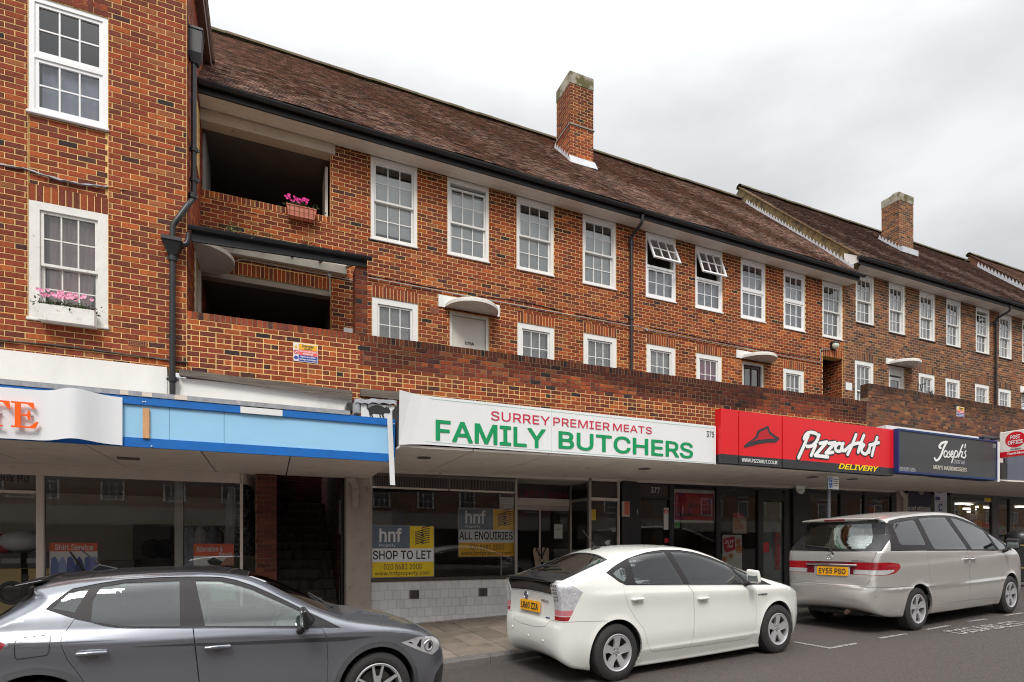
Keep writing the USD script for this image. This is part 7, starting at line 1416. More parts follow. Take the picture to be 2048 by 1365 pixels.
TYRE = mat('tyre_rubber', (.022, .021, .021), .8, var=.25, scale=30, bump=.3, bscale=90); ALLOY = mat('silver_wheel', (.52, .52, .53), .32, metal=.55, var=.06, scale=10); DISC = mat('brake_disc', (.12, .11, .10), .4, metal=.7)
CARIN = mat('car_interior_trim', (.16, .16, .155), .7, var=.1); SEATC = mat('seat_cloth', (.12, .117, .11), .8, var=.2, scale=20); BLKGLOSS = mat('gloss_black', (.012, .012, .013), .08, var=.05); BLKTRIM = mat('black_trim', (.026, .024, .025), .5, var=.1, spec=.25); RUB = mat('black_rubber', (.02, .02, .02), .7)
CARGLASS = glass('car_glass', (.86, .93, .90), boost=2.6); DARKGLASS = glass('privacy_glass', (.60, .66, .65), boost=2.4)
CLEARL = mat('clear_lens', (.60, .60, .62), .12, metal=.4, var=.25, scale=30, coat=1.0); REDL = mat('red_lens', (.27, .008, .014), .10, var=.45, scale=30, coat=1.0); DKREDL = mat('dark_red_lens', (.12, .006, .012), .12, coat=1.0); CHROME = mat('chrome', (.75, .75, .76), .12, metal=1.0, var=.02)
PLATE = mat('yellow_plate', C(238, 168, 22), .4, var=.03)
def wheel(parent, T, x, y, r, rr, w, style, side=-1):
    M, o = T; wh = sub(parent, 'wheel'); A = lambda v: np.asarray(v) @ M.T + o
    def put(name, tm_, mt, sm=40):
        v = np.array(tm_.vertices); v = np.stack([x + v[:, 0], y + side * v[:, 2], r + v[:, 1]], 1); f = np.array(tm_.faces)
        if side < 0: pass
        f = f[:, ::-1] if side > 0 else f
        q = MB(); q.add(A(v), f); obj(name, q, mt, wh, smooth=sm)
    sh = r * .965; pr = [(rr, -w), (rr + .012, -w + .008), (r - .03, -w + .004), (r - .006, -w + .02), (r, -w + .05), (r, -.05), (r - .006, -.022), (r - .03, -.004), (rr + .045, .008), (rr + .012, .002), (rr, -.012), (rr, -w)]
    put('tyre', trimesh.creation.revolve(np.array(pr), sections=48), TYRE)
    rim = trimesh.creation.revolve(np.array([(rr - .018, -w + .02), (rr + .001, -w + .02), (rr + .001, -.004), (rr + .004, .002), (rr - .004, .006), (rr - .016, -.004), (rr - .02, -.03), (rr - .018, -w + .02)]), sections=48); put('rim', rim, ALLOY)
    put('brake_disc', trimesh.creation.cylinder(rr * .72, .02, sections=32).apply_translation((0, 0, -.10)), DISC); put('well_back', trimesh.creation.cylinder(rr * .99, .01, sections=32).apply_translation((0, 0, -w + .03)), RUB)
    face = Point(0, 0).buffer(rr - .010, 40)
    def spoke(a, pts): return affinity.rotate(Polygon([(px * rr, py * rr) for px, py in pts]), a, origin=(0, 0))
    if style == 'five':
        solid = unary_union([spoke(a, [(-.20, .1), (.17, .1), (.24, .55), (.30, .96), (-.24, .96), (-.13, .55)]) for a in np.arange(0, 360, 72)] + [Point(0, 0).buffer(rr * .34), face.difference(Point(0, 0).buffer(rr * .84))])
    elif style == 'ydouble':
        solid = unary_union([spoke(a + d, [(-.05 - .02 * d / 9, .1), (.05, .1), (.045, .96), (-.045, .96)]) for a in np.arange(0, 360, 72) for d in (-13, 13)] + [spoke(a, [(-.16, .1), (.16, .1), (.1, .5), (-.1, .5)]) for a in np.arange(0, 360, 72)] + [Point(0, 0).buffer(rr * .25), face.difference(Point(0, 0).buffer(rr * .92))])
    else:
        solid = unary_union([spoke(a, [(-.14, .1), (.14, .1), (.11, .45), (.3, .96), (-.3, .96), (-.11, .45)]) for a in np.arange(0, 360, 72)] + [Point(0, 0).buffer(rr * .3), face.difference(Point(0, 0).buffer(rr * .88))])
    solid = solid.intersection(face)
    for k_, hole in enumerate([affinity.rotate(Point(0, rr * .2).buffer(rr * .045), a, origin=(0, 0)) for a in np.arange(36, 360, 72)]): solid = solid.difference(hole)
    t = trimesh.creation.extrude_polygon(solid, .028, engine='earcut'); v = np.array(t.vertices); rad = np.hypot(v[:, 0], v[:, 1]) / rr; v[:, 2] = v[:, 2] - .03 - .03 * (1 - rad) ** 1.2; t.vertices = v; put('wheel_cover', t, ALLOY, 25)
    put('hub_cap', trimesh.creation.cylinder(rr * .12, .012, sections=24).apply_translation((0, 0, -.026)), mat('hub_grey', (.3, .3, .31), .4, metal=.5))
    for a in np.arange(36, 360, 72): put('wheel_nut', trimesh.creation.cylinder(rr * .035, .012, sections=8).apply_translation((rr * .2 * math.sin(math.radians(a)), rr * .2 * math.cos(math.radians(a)), -.045)), DISC)
    return wh
def rbox(parent, name, T, a, b, mt, r=.03, taper=None, label=None):
    M, o = T; a, b = np.asarray(a, float), np.asarray(b, float); q = MB(); q.box(a, b, ch=r); q.v = [v @ M.T + o for v in q.v]; return obj(name, q, mt, parent, smooth=40, label=label)
def hullpts(parent, name, T, pts, r, mt, label=None):
    M, o = T; sph = trimesh.creation.icosphere(1, r).vertices; h = m3.Manifold.hull_points(np.vstack([sph + np.asarray(p) for p in pts])); q = MB(); q.tm(h); q.v = [v @ M.T + o for v in q.v]; return obj(name, q, mt, parent, smooth=45, label=label)
def ctube(parent, name, T, pts, r, mt, n=8):
    M, o = T; q = MB(); q.tube(np.asarray(pts, float), r, n); q.v = [v @ M.T + o for v in q.v]; return obj(name, q, mt, parent, smooth=45)
def ctext(parent, name, T, s, o_, ex, ez, en, mt, bold=True, depth=.003):
    M, o = T; f3 = lambda v: np.asarray(v, float) @ M.T; return text(parent, s, 0, 0, 0, 0, 0, mt, bold, frame=(f3(o_) + o, f3(ex), f3(ez), f3(en)), name=name, depth=depth)
def seats(parent, T, rows, zf, w=.5, hgt=.62):
    for (x, ys) in rows:
        for y in ys:
            st_ = sub(parent, 'seat'); hullpts(st_, 'cushion', T, [(x, y - w / 2, zf + .1), (x, y + w / 2, zf + .1), (x + .45, y - w / 2, zf + .13), (x + .45, y + w / 2, zf + .13)], .07, SEATC)
            hullpts(st_, 'backrest', T, [(x + .02, y - w / 2, zf + .15), (x + .02, y + w / 2, zf + .15), (x - .2, y - w / 2 + .05, zf + hgt), (x - .2, y + w / 2 - .05, zf + hgt)], .055, SEATC)
            hullpts(st_, 'headrest', T, [(x - .22, y - .08, zf + hgt + .12), (x - .22, y + .08, zf + hgt + .12), (x - .24, y - .08, zf + hgt + .22), (x - .24, y + .08, zf + hgt + .22)], .05, SEATC)
def steering(parent, T, x, y, z):
    a = np.linspace(0, 2 * math.pi, 25); ctube(parent, 'steering_wheel', T, [(x + .06 * math.sin(q), y + .18 * math.cos(q), z + .17 * math.sin(q)) for q in a], .014, RUB)
def build_car(name, label, spec, T, paint):
    M, o = T; B = CarBody(spec); c = thing(name, label, 'car', o)
    arch = m3.Manifold()
    for (xw, zw, r) in spec['wheels']:
        cyl = m3.Manifold.cylinder(.62, r + .045, r + .045, 48).transform(np.array([[1, 0, 0, xw], [0, 0, -1, -.52], [0, 1, 0, zw]], float)); arch = arch + cyl
    arch = arch + mirror_(arch)
    shell = B.shell - arch; used = m3.Manifold()
    dlo = Polygon(spec['dlo']); win = [Polygon(p) for p in spec['windows']]
    tool = py_(dlo); both = tool + mirror_(tool); used = used + both
    gl = m3.Manifold()
    for i, p in enumerate(win):
        g = B.gshell ^ py_(p.buffer(.006)); mt = spec.get('glass', [CARGLASS] * 9)[i]
        B.write(c, 'side_window', g, mt, T); B.write(c, 'side_window', mirror_(g), mt, T)
    holes = unary_union(win); fr = B.tshell ^ py_(dlo.buffer(-.002).difference(holes))
    B.write(c, 'window_trim', fr, BLKTRIM, T, CARIN); B.write(c, 'window_trim', mirror_(fr), BLKTRIM, T, CARIN)
    for nm, pts in spec['doors']:
        p = Polygon(pts); p = p.difference(dlo.buffer(.001)); t = py_(p.buffer(-.0035)); d = (shell ^ t)
        dd = B.write(c, nm, d, paint, T, CARIN); d2 = B.write(c, nm, mirror_(d), paint, T, CARIN); used = used + py_(p) + mirror_(py_(p))
    for nm, tl, mt, opt in spec['cuts'](B):
        if isinstance(tl, tuple): fn_, po_ly = tl; small, tl = fn_(po_ly.buffer(-.0045)) - both, fn_(po_ly)
        else: small = None
        tl = tl - both; pc = ((B.gshell if opt == 'glass' else shell) ^ ((small if small is not None else tl) - used)) if opt != 'clean' else (shell ^ tl)
        B.write(c, nm, pc, mt, T, None if opt == 'glass' or mt in (REDL, CLEARL, DKREDL) else CARIN); used = used + tl
    B.write(c, 'body', shell - used, paint, T, CARIN)
    # wheel arch linings, floor
    for (xw, zw, r) in spec['wheels']:
        for sd in (-1, 1):
            a = np.linspace(-.25, math.pi + .25, 22); v = []
            for yy in (.80, .52): v += [(xw + (r + .047) * math.cos(q), sd * yy, zw + (r + .047) * math.sin(q)) for q in a]
            q = MB(); n = len(a); q.add(np.array(v) @ M.T + o, [(i, i + 1, n + i + 1, n + i) for i in range(n - 1)]); q.add(np.vstack([np.array(v[n:]), [(xw, sd * .52, zw)]]) @ M.T + o, [(i, i + 1, n) for i in range(n - 1)]); obj('arch_lining', q, RUB, c)
    rbox(c, 'floor', T, (spec['side'][0][0] + .3, -.66, .22), (spec['wheels'][1][0] + .35, .66, .26), CARIN, .01)
    for (xw, zw, r) in spec['wheels']:
        for sd in (-1, 1): wheel(c, T, xw, sd * spec['track'], spec['tyre'], spec['rim'], .2, spec['rimstyle'], sd)
    return c, B
def plate(parent, T, txt, x, y, z, w=.52, h=.112, tilt=.12, wsp=.0):
    pl = sub(parent, 'number_plate'); M, o = T; en = np.array((-math.cos(tilt), 0, math.sin(tilt))); up = np.array((math.sin(tilt), 0, math.cos(tilt))); ex = np.array((0, -1.0, 0)); q = MB(); c0 = np.array((x, y, z))
    q.prism(rect(-w / 2, w / 2, -h / 2, h / 2).buffer(.004), -.004, .004, (c0, ex, up, en)); q.v = [v @ M.T + o for v in q.v]; obj('plate', q, PLATE, pl)
    ctext(pl, 'registration', T, txt, c0 + ex * (-w * .44) - up * h * .33 + en * .004, ex * w * .88, up * h * .66, en, SIGNBLACK)
    return pl
# ---------------------------------------------------------------- white hatchback (middle)
PEARL = mat('pearl_white_paint', (.72, .72, .67), .25, var=.02, coat=1.0, spec=.5); SILVER = mat('warm_silver_paint', (.54, .515, .485), .26, metal=.6, var=.03, coat=1.0); GREYP = mat('graphite_grey_paint', (.21, .22, .245), .22, metal=.75, var=.03, coat=1.0)
def side_pts(*p): return [tuple(q) for q in p]
pr_spec = dict(
    side=[(-.60, .27), (-.68, .36), (-.71, .50), (-.69, .66), (-.645, .70), (-.63, .95), (-.68, 1.10), (-.66, 1.125), (-.58, 1.14), (-.3, 1.235), (0, 1.33), (.3, 1.40), (.6, 1.435), (.9, 1.443), (1.25, 1.432), (1.55, 1.395), (1.9, 1.30), (2.3, 1.155), (2.62, 1.035), (2.80, .985), (3.1, .90), (3.38, .79), (3.57, .66), (3.67, .5), (3.69, .3), (3.64, .17), (3.35, .155), (1.5, .15), (0, .155), (-.45, .2)],
    plan=[(-.74, 0), (-.73, .45), (-.68, .68), (-.55, .80), (-.1, .855), (.6, .868), (1.8, .868), (2.6, .86), (3.0, .83), (3.36, .72), (3.58, .5), (3.68, .25), (3.72, 0)],
    belt=(1.04, -.062), tumble=.47, shoulder=.006, mid=1.2, crown=.05, bow=.14, wheels=[(.03, .31, .315), (2.76, .31, .315)], track=.855, tyre=.31, rim=.20, rimstyle='five',
    crease=[(.945, .80, -.3, 3.2, .016, .10), (.30, .30, .4, 2.4, .014, .05)],
    dlo=[(-.05, 1.169), (.045, 1.21), (.138, 1.245), (.306, 1.298), (.46, 1.332), (.628, 1.36), (.80, 1.375), (.963, 1.38), (1.2, 1.368), (1.425, 1.337), (1.709, 1.262), (2.093, 1.127), (2.40, .99), (2.67, .872), (2.573, .882), (1.182, .967), (.185, 1.026), (.10, 1.06), (.02, 1.12)],
    windows=[[(.045, 1.155), (.12, 1.195), (.20, 1.215), (.235, 1.20), (.225, 1.11), (.19, 1.065), (.15, 1.07), (.08, 1.115)], [(.335, 1.29), (.42, 1.318), (.6, 1.342), (.93, 1.352), (1.085, .985), (.36, 1.028), (.335, 1.05)], [(1.03, 1.352), (1.2, 1.342), (1.42, 1.31), (1.70, 1.235), (1.95, 1.15), (2.16, .918), (1.17, .979)], [(2.02, 1.125), (2.2, 1.05), (2.33, .985), (2.42, .915), (2.23, .922)]],
    doors=[('rear_door', [(.153, 1.05), (.144, .938), (.196, .795), (.30, .66), (.412, .531), (.465, .40), (.485, .346), (.534, .27), (.634, .254), (1.165, .244), (1.2, .365), (1.219, .642), (1.205, .867), (1.125, .99)]), ('front_door', [(1.125, .99), (1.205, .867), (1.219, .642), (1.2, .365), (1.165, .244), (2.191, .237), (2.283, .278), (2.329, .552), (2.329, .771), (2.261, .92)])])
def pr_cuts(B):
    tl = unary_union([Polygon([(-.80, 1.10), (-.62, 1.095), (-.50, 1.05), (-.40, .985), (-.455, .90), (-.575, .69), (-.80, .69)])])
    lamp = py_(tl, -.50); lamp = lamp ^ px__(Polygon([(-1, .69), (-.585, .69), (-.56, .9), (-.60, 1.10), (-1, 1.10)]), -1, 0)
    red = lamp ^ full_(rect(-1, 0, .69, .735)); red2 = lamp ^ full_(rect(-1, -.52, .742, .80)); clear = lamp - full_(rect(-1, 0, .69, .738)) - red2
    yield 'tail_lamp', red, REDL, 'clean'; yield 'tail_lamp', mirror_(red), REDL, 'clean'; yield 'tail_lamp', red2, mat('pale_red_lens', (.50, .16, .18), .12, coat=1.0), 'clean'; yield 'tail_lamp', mirror_(red2), mat('pale_red_lens', None), 'clean'
    yield 'tail_lamp', clear, CLEARL, 'clean'; yield 'tail_lamp', mirror_(clear), CLEARL, 'clean'
    yield 'rear_screen', pz_(Polygon([(-.46, -.50), (.10, -.545), (.13, -.3), (.14, 0), (.13, .3), (.10, .545), (-.46, .50)]), 1.1, 1.7), DARKGLASS, 'glass'
    yield 'screen_surround', pz_(Polygon([(-.9, -.60), (-.60, -.62), (.12, -.585), (.16, -.3), (.17, 0), (.16, .3), (.12, .585), (-.60, .62), (-.9, .60)]), 1.105, 1.7), BLKGLOSS, None
    yield 'lower_rear_window', (lambda p: px__(p, -1, -.3), Polygon([(-.555, 1.10), (-.535, .955), (-.3, .965), (0, .972), (.3, .965), (.535, .955), (.555, 1.10)])), BLKGLOSS, None
    yield 'tailgate', (lambda p: px__(p, -1, -.3), Polygon([(-.545, .948), (-.54, .70), (-.42, .60), (-.2, .575), (.2, .575), (.42, .60), (.54, .70), (.545, .948), (.3, .958), (0, .965), (-.3, .958)])), PEARL, None
    yield 'rear_bumper', (full_, Polygon([(-1, .1), (-.1, .1), (-.1, .665), (-.45, .684), (-1, .684)])), PEARL, None
    yield 'windscreen', pz_(Polygon([(1.62, -.50), (2.62, -.60), (2.70, 0), (2.62, .60), (1.62, .50), (1.66, 0)]), .9, 1.7), CARGLASS, 'glass'
    hl = Polygon([(2.98, .905), (3.1, .86), (3.3, .77), (3.46, .66), (3.5, .60), (3.36, .645), (3.2, .73)]); t = py_(hl, -.42); yield 'headlamp', t, CLEARL, 'clean'; yield 'headlamp', mirror_(t), CLEARL, 'clean'
    yield 'bonnet', (lambda p: pz_(p, .6, 1.2), Polygon([(2.74, -.63), (2.95, -.62), (3.3, -.48), (3.48, -.2), (3.5, 0), (3.48, .2), (3.3, .48), (2.95, .62), (2.74, .63), (2.79, 0)])), PEARL, None
pr_spec['cuts'] = pr_cuts
gp = lambda x: ground(x)
TP = car_frame((3.352, 5.874), math.radians(3.05), math.radians(2.06), gp(3.352))
pc_, PB_ = build_car('white_hatchback', 'pearl white hatchback with a sloping glass tail, parked facing right in the middle', pr_spec, TP, PEARL)
plate(pc_, TP, 'LR60 ZZA', -.668, -.02, .80, w=.50, h=.112, tilt=.06)
sp_ = lambda x, z, e=0: PB_.man  # noqa
def skin_y(B, x, z):
    """The body's half width at (x, z) on the right-hand side."""
    y = -np.linspace(.3, 1.0, 400); f = B.f(np.full(400, x), y, np.full(400, z)); k = np.where(f < 0)[0]; return y[k[-1]] if len(k) else -.8
def skin_x(B, y, z, rear=True):
    x = np.linspace(B.x0, (B.x0 + B.x1) / 2, 500) if rear else np.linspace(B.x1, (B.x0 + B.x1) / 2, 500); f = B.f(x, np.full(500, y), np.full(500, z)); return x[np.where(f < 0)[0][0]]
def skin_z(B, x, y):
    z = np.linspace(B.zt + .1, .5, 500); f = B.f(np.full(500, x), np.full(500, y), z); return z[np.where(f < 0)[0][0]]
def door_handle(parent, B, T, x, z, L_=.17, mt=None, r=.014, cup=True):
    y = skin_y(B, x, z); h = sub(parent, 'door_handle'); mt = mt or PEARL
    pts = [(x - L_ / 2, y - .006, z), (x - L_ * .42, y - .03, z + .002), (x, y - .036, z + .004), (x + L_ * .42, y - .03, z + .002), (x + L_ / 2, y - .006, z)]
    hullpts(h, 'grip', T, pts[1:4], r, mt)
    for p in (pts[1], pts[3]): hullpts(h, 'mount', T, [p, (p[0], y + .004, p[2])], r * .9, mt)
    if cup: hullpts(h, 'recess', T, [(x + .045 * math.cos(a), y + .0035, z + .036 * math.sin(a)) for a in np.linspace(0, 6.28, 10)], .004, mat('handle_recess', (.42, .42, .40), .4) if mt is PEARL else mat('handle_recess_dark', (.12, .12, .12), .4))
for x, z in ((.30, .865), (1.335, .80)): door_handle(pc_, PB_, TP, x + .02, z, mt=PEARL)
ctext(pc_, 'model_badge', TP, 'PRIUS', (skin_x(PB_, -.3, .885) - .006, -.28, .868), (0, -.17, 0), (0, 0, .022), (-1, 0, 0), CHROME); ctext(pc_, 'hybrid_badge', TP, 'HYBRID', (2.36, skin_y(PB_, 2.42, .775) - .004, .765), (.17, 0, 0), (0, 0, .02), (0, -1, 0), BLKTRIM)
xb = skin_x(PB_, .12, .915); ctube(pc_, 'emblem', TP, [(xb - .006, .12 + .05 * math.cos(a), .905 + .042 * math.sin(a)) for a in np.linspace(0, 6.283, 24)], .006, CHROME); hullpts(pc_, 'emblem_disc', TP, [(xb - .002, .12 + .045 * math.cos(a), .905 + .037 * math.sin(a)) for a in np.linspace(0, 6.283, 14)], .003, mat('emblem_blue', (.03, .06, .14), .25)); ctube(pc_, 'emblem_bar', TP, [(xb - .008, .12, .87), (xb - .008, .12, .94)], .006, CHROME); ctube(pc_, 'emblem_bar', TP, [(xb - .008, .155, .918), (xb - .008, .085, .918)], .005, CHROME)
hullpts(pc_, 'small_badge', TP, [(skin_x(PB_, -.43, .70) - .002, -.40, .70), (skin_x(PB_, -.48, .70) - .002, -.48, .70)], .008, mat('emblem_blue', None))
def mirror_part(parent, B, T, x, z, cap, s=1.0, up=.06):
    for sd in (-1, 1):
        y = sd * abs(skin_y(B, x, z)); m_ = sub(parent, 'door_mirror'); hullpts(m_, 'arm', T, [(x, y - sd * .03, z - .05), (x + .02, y + sd * .06, z - .01)], .03, BLKTRIM)
        hullpts(m_, 'cap', T, [(x + a * s, y + sd * b * s, z + up + c_ * s) for a, b, c_ in ((.04, .07, -.04), (.04, .22, -.04), (.03, .07, .07), (.03, .21, .06), (.085, .10, .0), (.085, .18, .0))], .028, cap)
        hullpts(m_, 'mirror_glass', T, [(x + .012 * s, y + sd * b * s, z + up + c_ * s) for b, c_ in ((.07, -.045), (.225, -.045), (.075, .075), (.215, .068))], .006, mat('mirror_glass', (.35, .38, .38), .05, metal=.8))
mirror_part(pc_, PB_, TP, 2.12, .945, PEARL)
rz = skin_z(PB_, .35, 0); hullpts(pc_, 'aerial_base', TP, [(.30, 0, rz + .005), (.42, 0, rz + .008), (.35, 0, rz + .03)], .016, BLKTRIM); ctube(pc_, 'aerial_rod', TP, [(.35, 0, rz + .03), (.16, .0, rz + .24)], .006, BLKTRIM)
ctube(pc_, 'rear_wiper', TP, [(-.44, .35, skin_z(PB_, -.44, .35) + .02), (-.38, .1, skin_z(PB_, -.38, .1) + .03), (-.32, -.2, skin_z(PB_, -.32, -.2) + .02)], .011, BLKTRIM)
hullpts(pc_, 'spoiler_lip', TP, [(-.70, y, 1.12 - .02 * (abs(y) / .6) ** 2) for y in np.linspace(-.6, .6, 9)] + [(-.62, y, 1.135 - .02 * (abs(y) / .6) ** 2) for y in np.linspace(-.6, .6, 9)], .008, BLKGLOSS)
seats(pc_, TP, [(.55, (-.38, .05, .42)), (1.5, (-.37, .37))], .30, hgt=.64); steering(pc_, TP, 2.0, -.36, .88); hullpts(pc_, 'dashboard', TP, [(2.15, -.6, .80), (2.15, .6, .80), (2.5, -.58, .90), (2.5, .58, .90), (2.45, -.6, .5), (2.45, .6, .5)], .04, CARIN)
for y, z in ((.42, .51), (-.02, .46), (-.38, .45)): hullpts(pc_, 'parking_sensor', TP, [(skin_x(PB_, y, z) - .001, y, z)], .012, PEARL)
# ---------------------------------------------------------------- silver people carrier (right)
es_spec = dict(
    side=[(-.88, .33), (-1.0, .40), (-1.03, .52), (-1.02, .69), (-.955, .73), (-.935, 1.04), (-.91, 1.20), (-.80, 1.45), (-.72, 1.63), (-.74, 1.685), (-.62, 1.71), (-.3, 1.75), (.3, 1.785), (.9, 1.80), (1.4, 1.79), (1.8, 1.745), (2.3, 1.62), (2.8, 1.43), (3.2, 1.23), (3.45, 1.09), (3.8, .93), (4.1, .77), (4.22, .64), (4.26, .42), (4.2, .24), (4.0, .2), (2, .24), (-.5, .27)],
    plan=[(-1.05, 0), (-1.03, .5), (-.97, .74), (-.85, .84), (-.4, .885), (.4, .895), (2.4, .895), (3.2, .87), (3.7, .78), (4.05, .6), (4.22, .35), (4.28, 0)],
    belt=(1.19, -.03), tumble=.34, shoulder=.004, mid=1.4, crown=.045, bow=.16, wheels=[(-.03, .318, .335), (3.03, .318, .335)], track=.875, tyre=.322, rim=.215, rimstyle='cover',
    crease=[(.95, 1.0, -.8, 3.4, .010, .12), (.655, .615, -.8, 2.8, .016, .03)],
    dlo=[(-.70, 1.205), (-.62, 1.40), (-.56, 1.60), (-.461, 1.645), (-.2, 1.675), (.256, 1.70), (.8, 1.712), (1.208, 1.706), (1.5, 1.682), (1.693, 1.648), (2.0, 1.575), (2.387, 1.455), (2.733, 1.294), (3.144, 1.074), (2.5, 1.095), (1.453, 1.135), (.224, 1.178)],
    windows=[[(-.40, 1.60), (-.2, 1.622), (.16, 1.645), (.20, 1.62), (.275, 1.29), (.24, 1.262), (-.38, 1.285), (-.43, 1.32), (-.45, 1.55)], [(.33, 1.665), (.7, 1.678), (1.17, 1.672), (1.51, 1.155), (.50, 1.19), (.45, 1.24)], [(1.32, 1.66), (1.5, 1.645), (1.70, 1.60), (2.0, 1.53), (2.29, 1.435), (2.50, 1.12), (1.66, 1.148)], [(2.40, 1.40), (2.55, 1.34), (2.85, 1.19), (2.9, 1.10), (2.585, 1.11)]],
    doors=[('sliding_door', [(.224, 1.20), (.238, .948), (.294, .773), (.365, .654), (.44, .45), (.479, .335), (1.0, .34), (1.516, .339), (1.531, 1.008), (1.453, 1.15)]), ('front_door', [(1.453, 1.15), (1.531, 1.008), (1.516, .339), (2.60, .312), (2.655, .45), (2.662, .608), (2.627, .946), (2.488, 1.10)])])
def es_cuts(B):
    lp_ = Polygon([(-1.2, .865), (-.80, .862), (-.62, .885), (-.52, .945), (-.50, .985), (-.54, 1.02), (-.75, 1.045), (-1.2, 1.05)]); lamp = py_(lp_, -.28)
    band = px__(rect(-.7, .7, .965, 1.05), -1.2, -.6)
    clear = lamp ^ full_(Polygon([(-1.2, .872), (-.80, .87), (-.66, .91), (-.66, .935), (-1.2, .935)])); clear = clear ^ px__(rect(-1, -.40, .5, 1.5), -1.2, 0); deep = lamp ^ px__(rect(-.42, -.2, .5, 1.5), -1.2, 0); red = lamp - clear - deep
    for p, mt in ((red, REDL), (clear, CLEARL), (deep, DKREDL)):
        yield 'tail_lamp', p, mt, 'clean'; yield 'tail_lamp', mirror_(p), mt, 'clean'
    yield 'lamp_band', band - px__(rect(-2, -.279, 0, 2), -2, 2) - px__(rect(.279, 2, 0, 2), -2, 2), mat('maroon_band', (.06, .012, .018), .2, coat=.8), None
    gw = Polygon([(-.60, 1.66), (-.68, 1.24), (-.60, 1.215), (.60, 1.215), (.68, 1.24), (.60, 1.66)]); yield 'rear_screen', px__(Polygon([(-.52, 1.61), (-.60, 1.33), (-.54, 1.245), (.54, 1.245), (.60, 1.33), (.52, 1.61)]), -1.2, -.3), CARGLASS, 'glass'
    yield 'screen_surround', px__(Polygon([(-.78, 1.655), (-.80, 1.205), (.80, 1.205), (.78, 1.655)]), -1.2, -.55), BLKGLOSS, None
    yield 'tailgate', (lambda p: px__(p, -1.2, -.6), Polygon([(-.745, 1.2), (-.70, 1.06), (-.665, .86), (-.665, .77), (-.60, .715), (.60, .715), (.665, .77), (.665, .86), (.70, 1.06), (.745, 1.2)])), SILVER, None
    yield 'rear_bumper', (full_, Polygon([(-1.3, .2), (-.2, .2), (-.2, .672), (-.8, .69), (-1.3, .70)])), SILVER, None
    yield 'sill_cladding', (full_, Polygon([(.1, .2), (2.9, .2), (2.9, .592), (.1, .645)])), SILVER, None
    yield 'windscreen', pz_(Polygon([(1.9, -.52), (3.28, -.64), (3.4, 0), (3.28, .64), (1.9, .52), (1.98, 0)]), .9, 2), CARGLASS, 'glass'
    hl = Polygon([(3.5, .86), (3.8, .80), (4.05, .70), (4.2, .62), (4.1, .6), (3.7, .66)]); t = py_(hl, -.4); yield 'headlamp', t, CLEARL, 'clean'; yield 'headlamp', mirror_(t), CLEARL, 'clean'
    yield 'bonnet', (lambda p: pz_(p, .7, 1.3), Polygon([(3.42, -.66), (3.75, -.62), (4.05, -.4), (4.15, 0), (4.05, .4), (3.75, .62), (3.42, .66), (3.48, 0)])), SILVER, None
es_spec['cuts'] = es_cuts
TE_ = car_frame((8.811, 6.105), math.radians(3.67), math.radians(2.06), gp(8.811))
ec, EB = build_car('people_carrier', 'silver people carrier with a big tailgate window, parked facing right at the right edge', es_spec, TE_, SILVER)
plate(ec, TE_, 'EY55 PSO', skin_x(EB, 0, .90) - .012, -.05, .905, w=.53, h=.125, tilt=.05)
hullpts(ec, 'plate_recess', TE_, [(skin_x(EB, 0, .9) - .0, y, z) for y, z in ((-.34, .97), (.27, .97), (-.34, .86), (.27, .86), (-.24, .80), (.17, .80))], .006, SILVER); ctube(ec, 'chrome_strip', TE_, [(skin_x(EB, .42, 1.0) - .012, .42, 1.0), (skin_x(EB, -.05, 1.0) - .02, -.05, 1.0), (skin_x(EB, -.46, 1.0) - .012, -.46, 1.0)], .016, CHROME)
xb = skin_x(EB, 0.0, 1.13); 
for a_, b_ in ((.052, .036), (.03, .016), (.014, .034)): ctube(ec, 'emblem_ring', TE_, [(xb - .006, a_ * math.cos(a), 1.115 + b_ * math.sin(a) + (.012 if a_ == .03 else 0)) for a in np.linspace(0, 6.283, 20)], .0045, CHROME)
ctext(ec, 'model_badge', TE_, 'PREVIA', (skin_x(EB, -.5, 1.07) - .004, -.38, 1.058), (0, -.22, 0), (0, 0, .02), (-1, 0, 0), CHROME)
for x in (1.40, 1.62): door_handle(ec, EB, TE_, x, 1.0 - .02 * (x - 1.4), L_=.15, mt=CHROME)
mirror_part(ec, EB, TE_, 2.72, 1.11, BLKTRIM, s=1.05, up=.08)
ctube(ec, 'rear_wiper', TE_, [(skin_x(EB, -.06, 1.18) - .02, -.06, 1.16), (skin_x(EB, .0, 1.25) - .02, .02, 1.25), (skin_x(EB, .5, 1.30) - .015, .5, 1.29)], .012, BLKTRIM)
hullpts(ec, 'roof_spoiler', TE_, [(-.74, y, 1.692 - .02 * (abs(y) / .7) ** 2) for y in np.linspace(-.62, .62, 9)] + [(-.55, y, 1.715 - .025 * (abs(y) / .7) ** 2) for y in np.linspace(-.62, .62, 9)], .012, SILVER); hullpts(ec, 'brake_light', TE_, [(-.755, -.15, 1.688), (-.755, .2, 1.69), (-.752, -.15, 1.668), (-.752, .2, 1.67)], .006, DKREDL)
hullpts(ec, 'reflector', TE_, [(skin_x(EB, -.62, .54) - .0, -.57, .56), (skin_x(EB, -.74, .54) - .0, -.74, .56), (skin_x(EB, -.74, .52) - .0, -.73, .51), (skin_x(EB, -.62, .52) - .0, -.57, .51)], .006, REDL)
ctube(ec, 'exhaust', TE_, [(-1.0, -.30, .30), (-.6, -.30, .33)], .036, mat('rusty_steel', (.12, .08, .06), .6, metal=.4), 14); rbox(ec, 'underbody', TE_, (-.85, -.5, .24), (.3, .5, .32), RUB, .03)
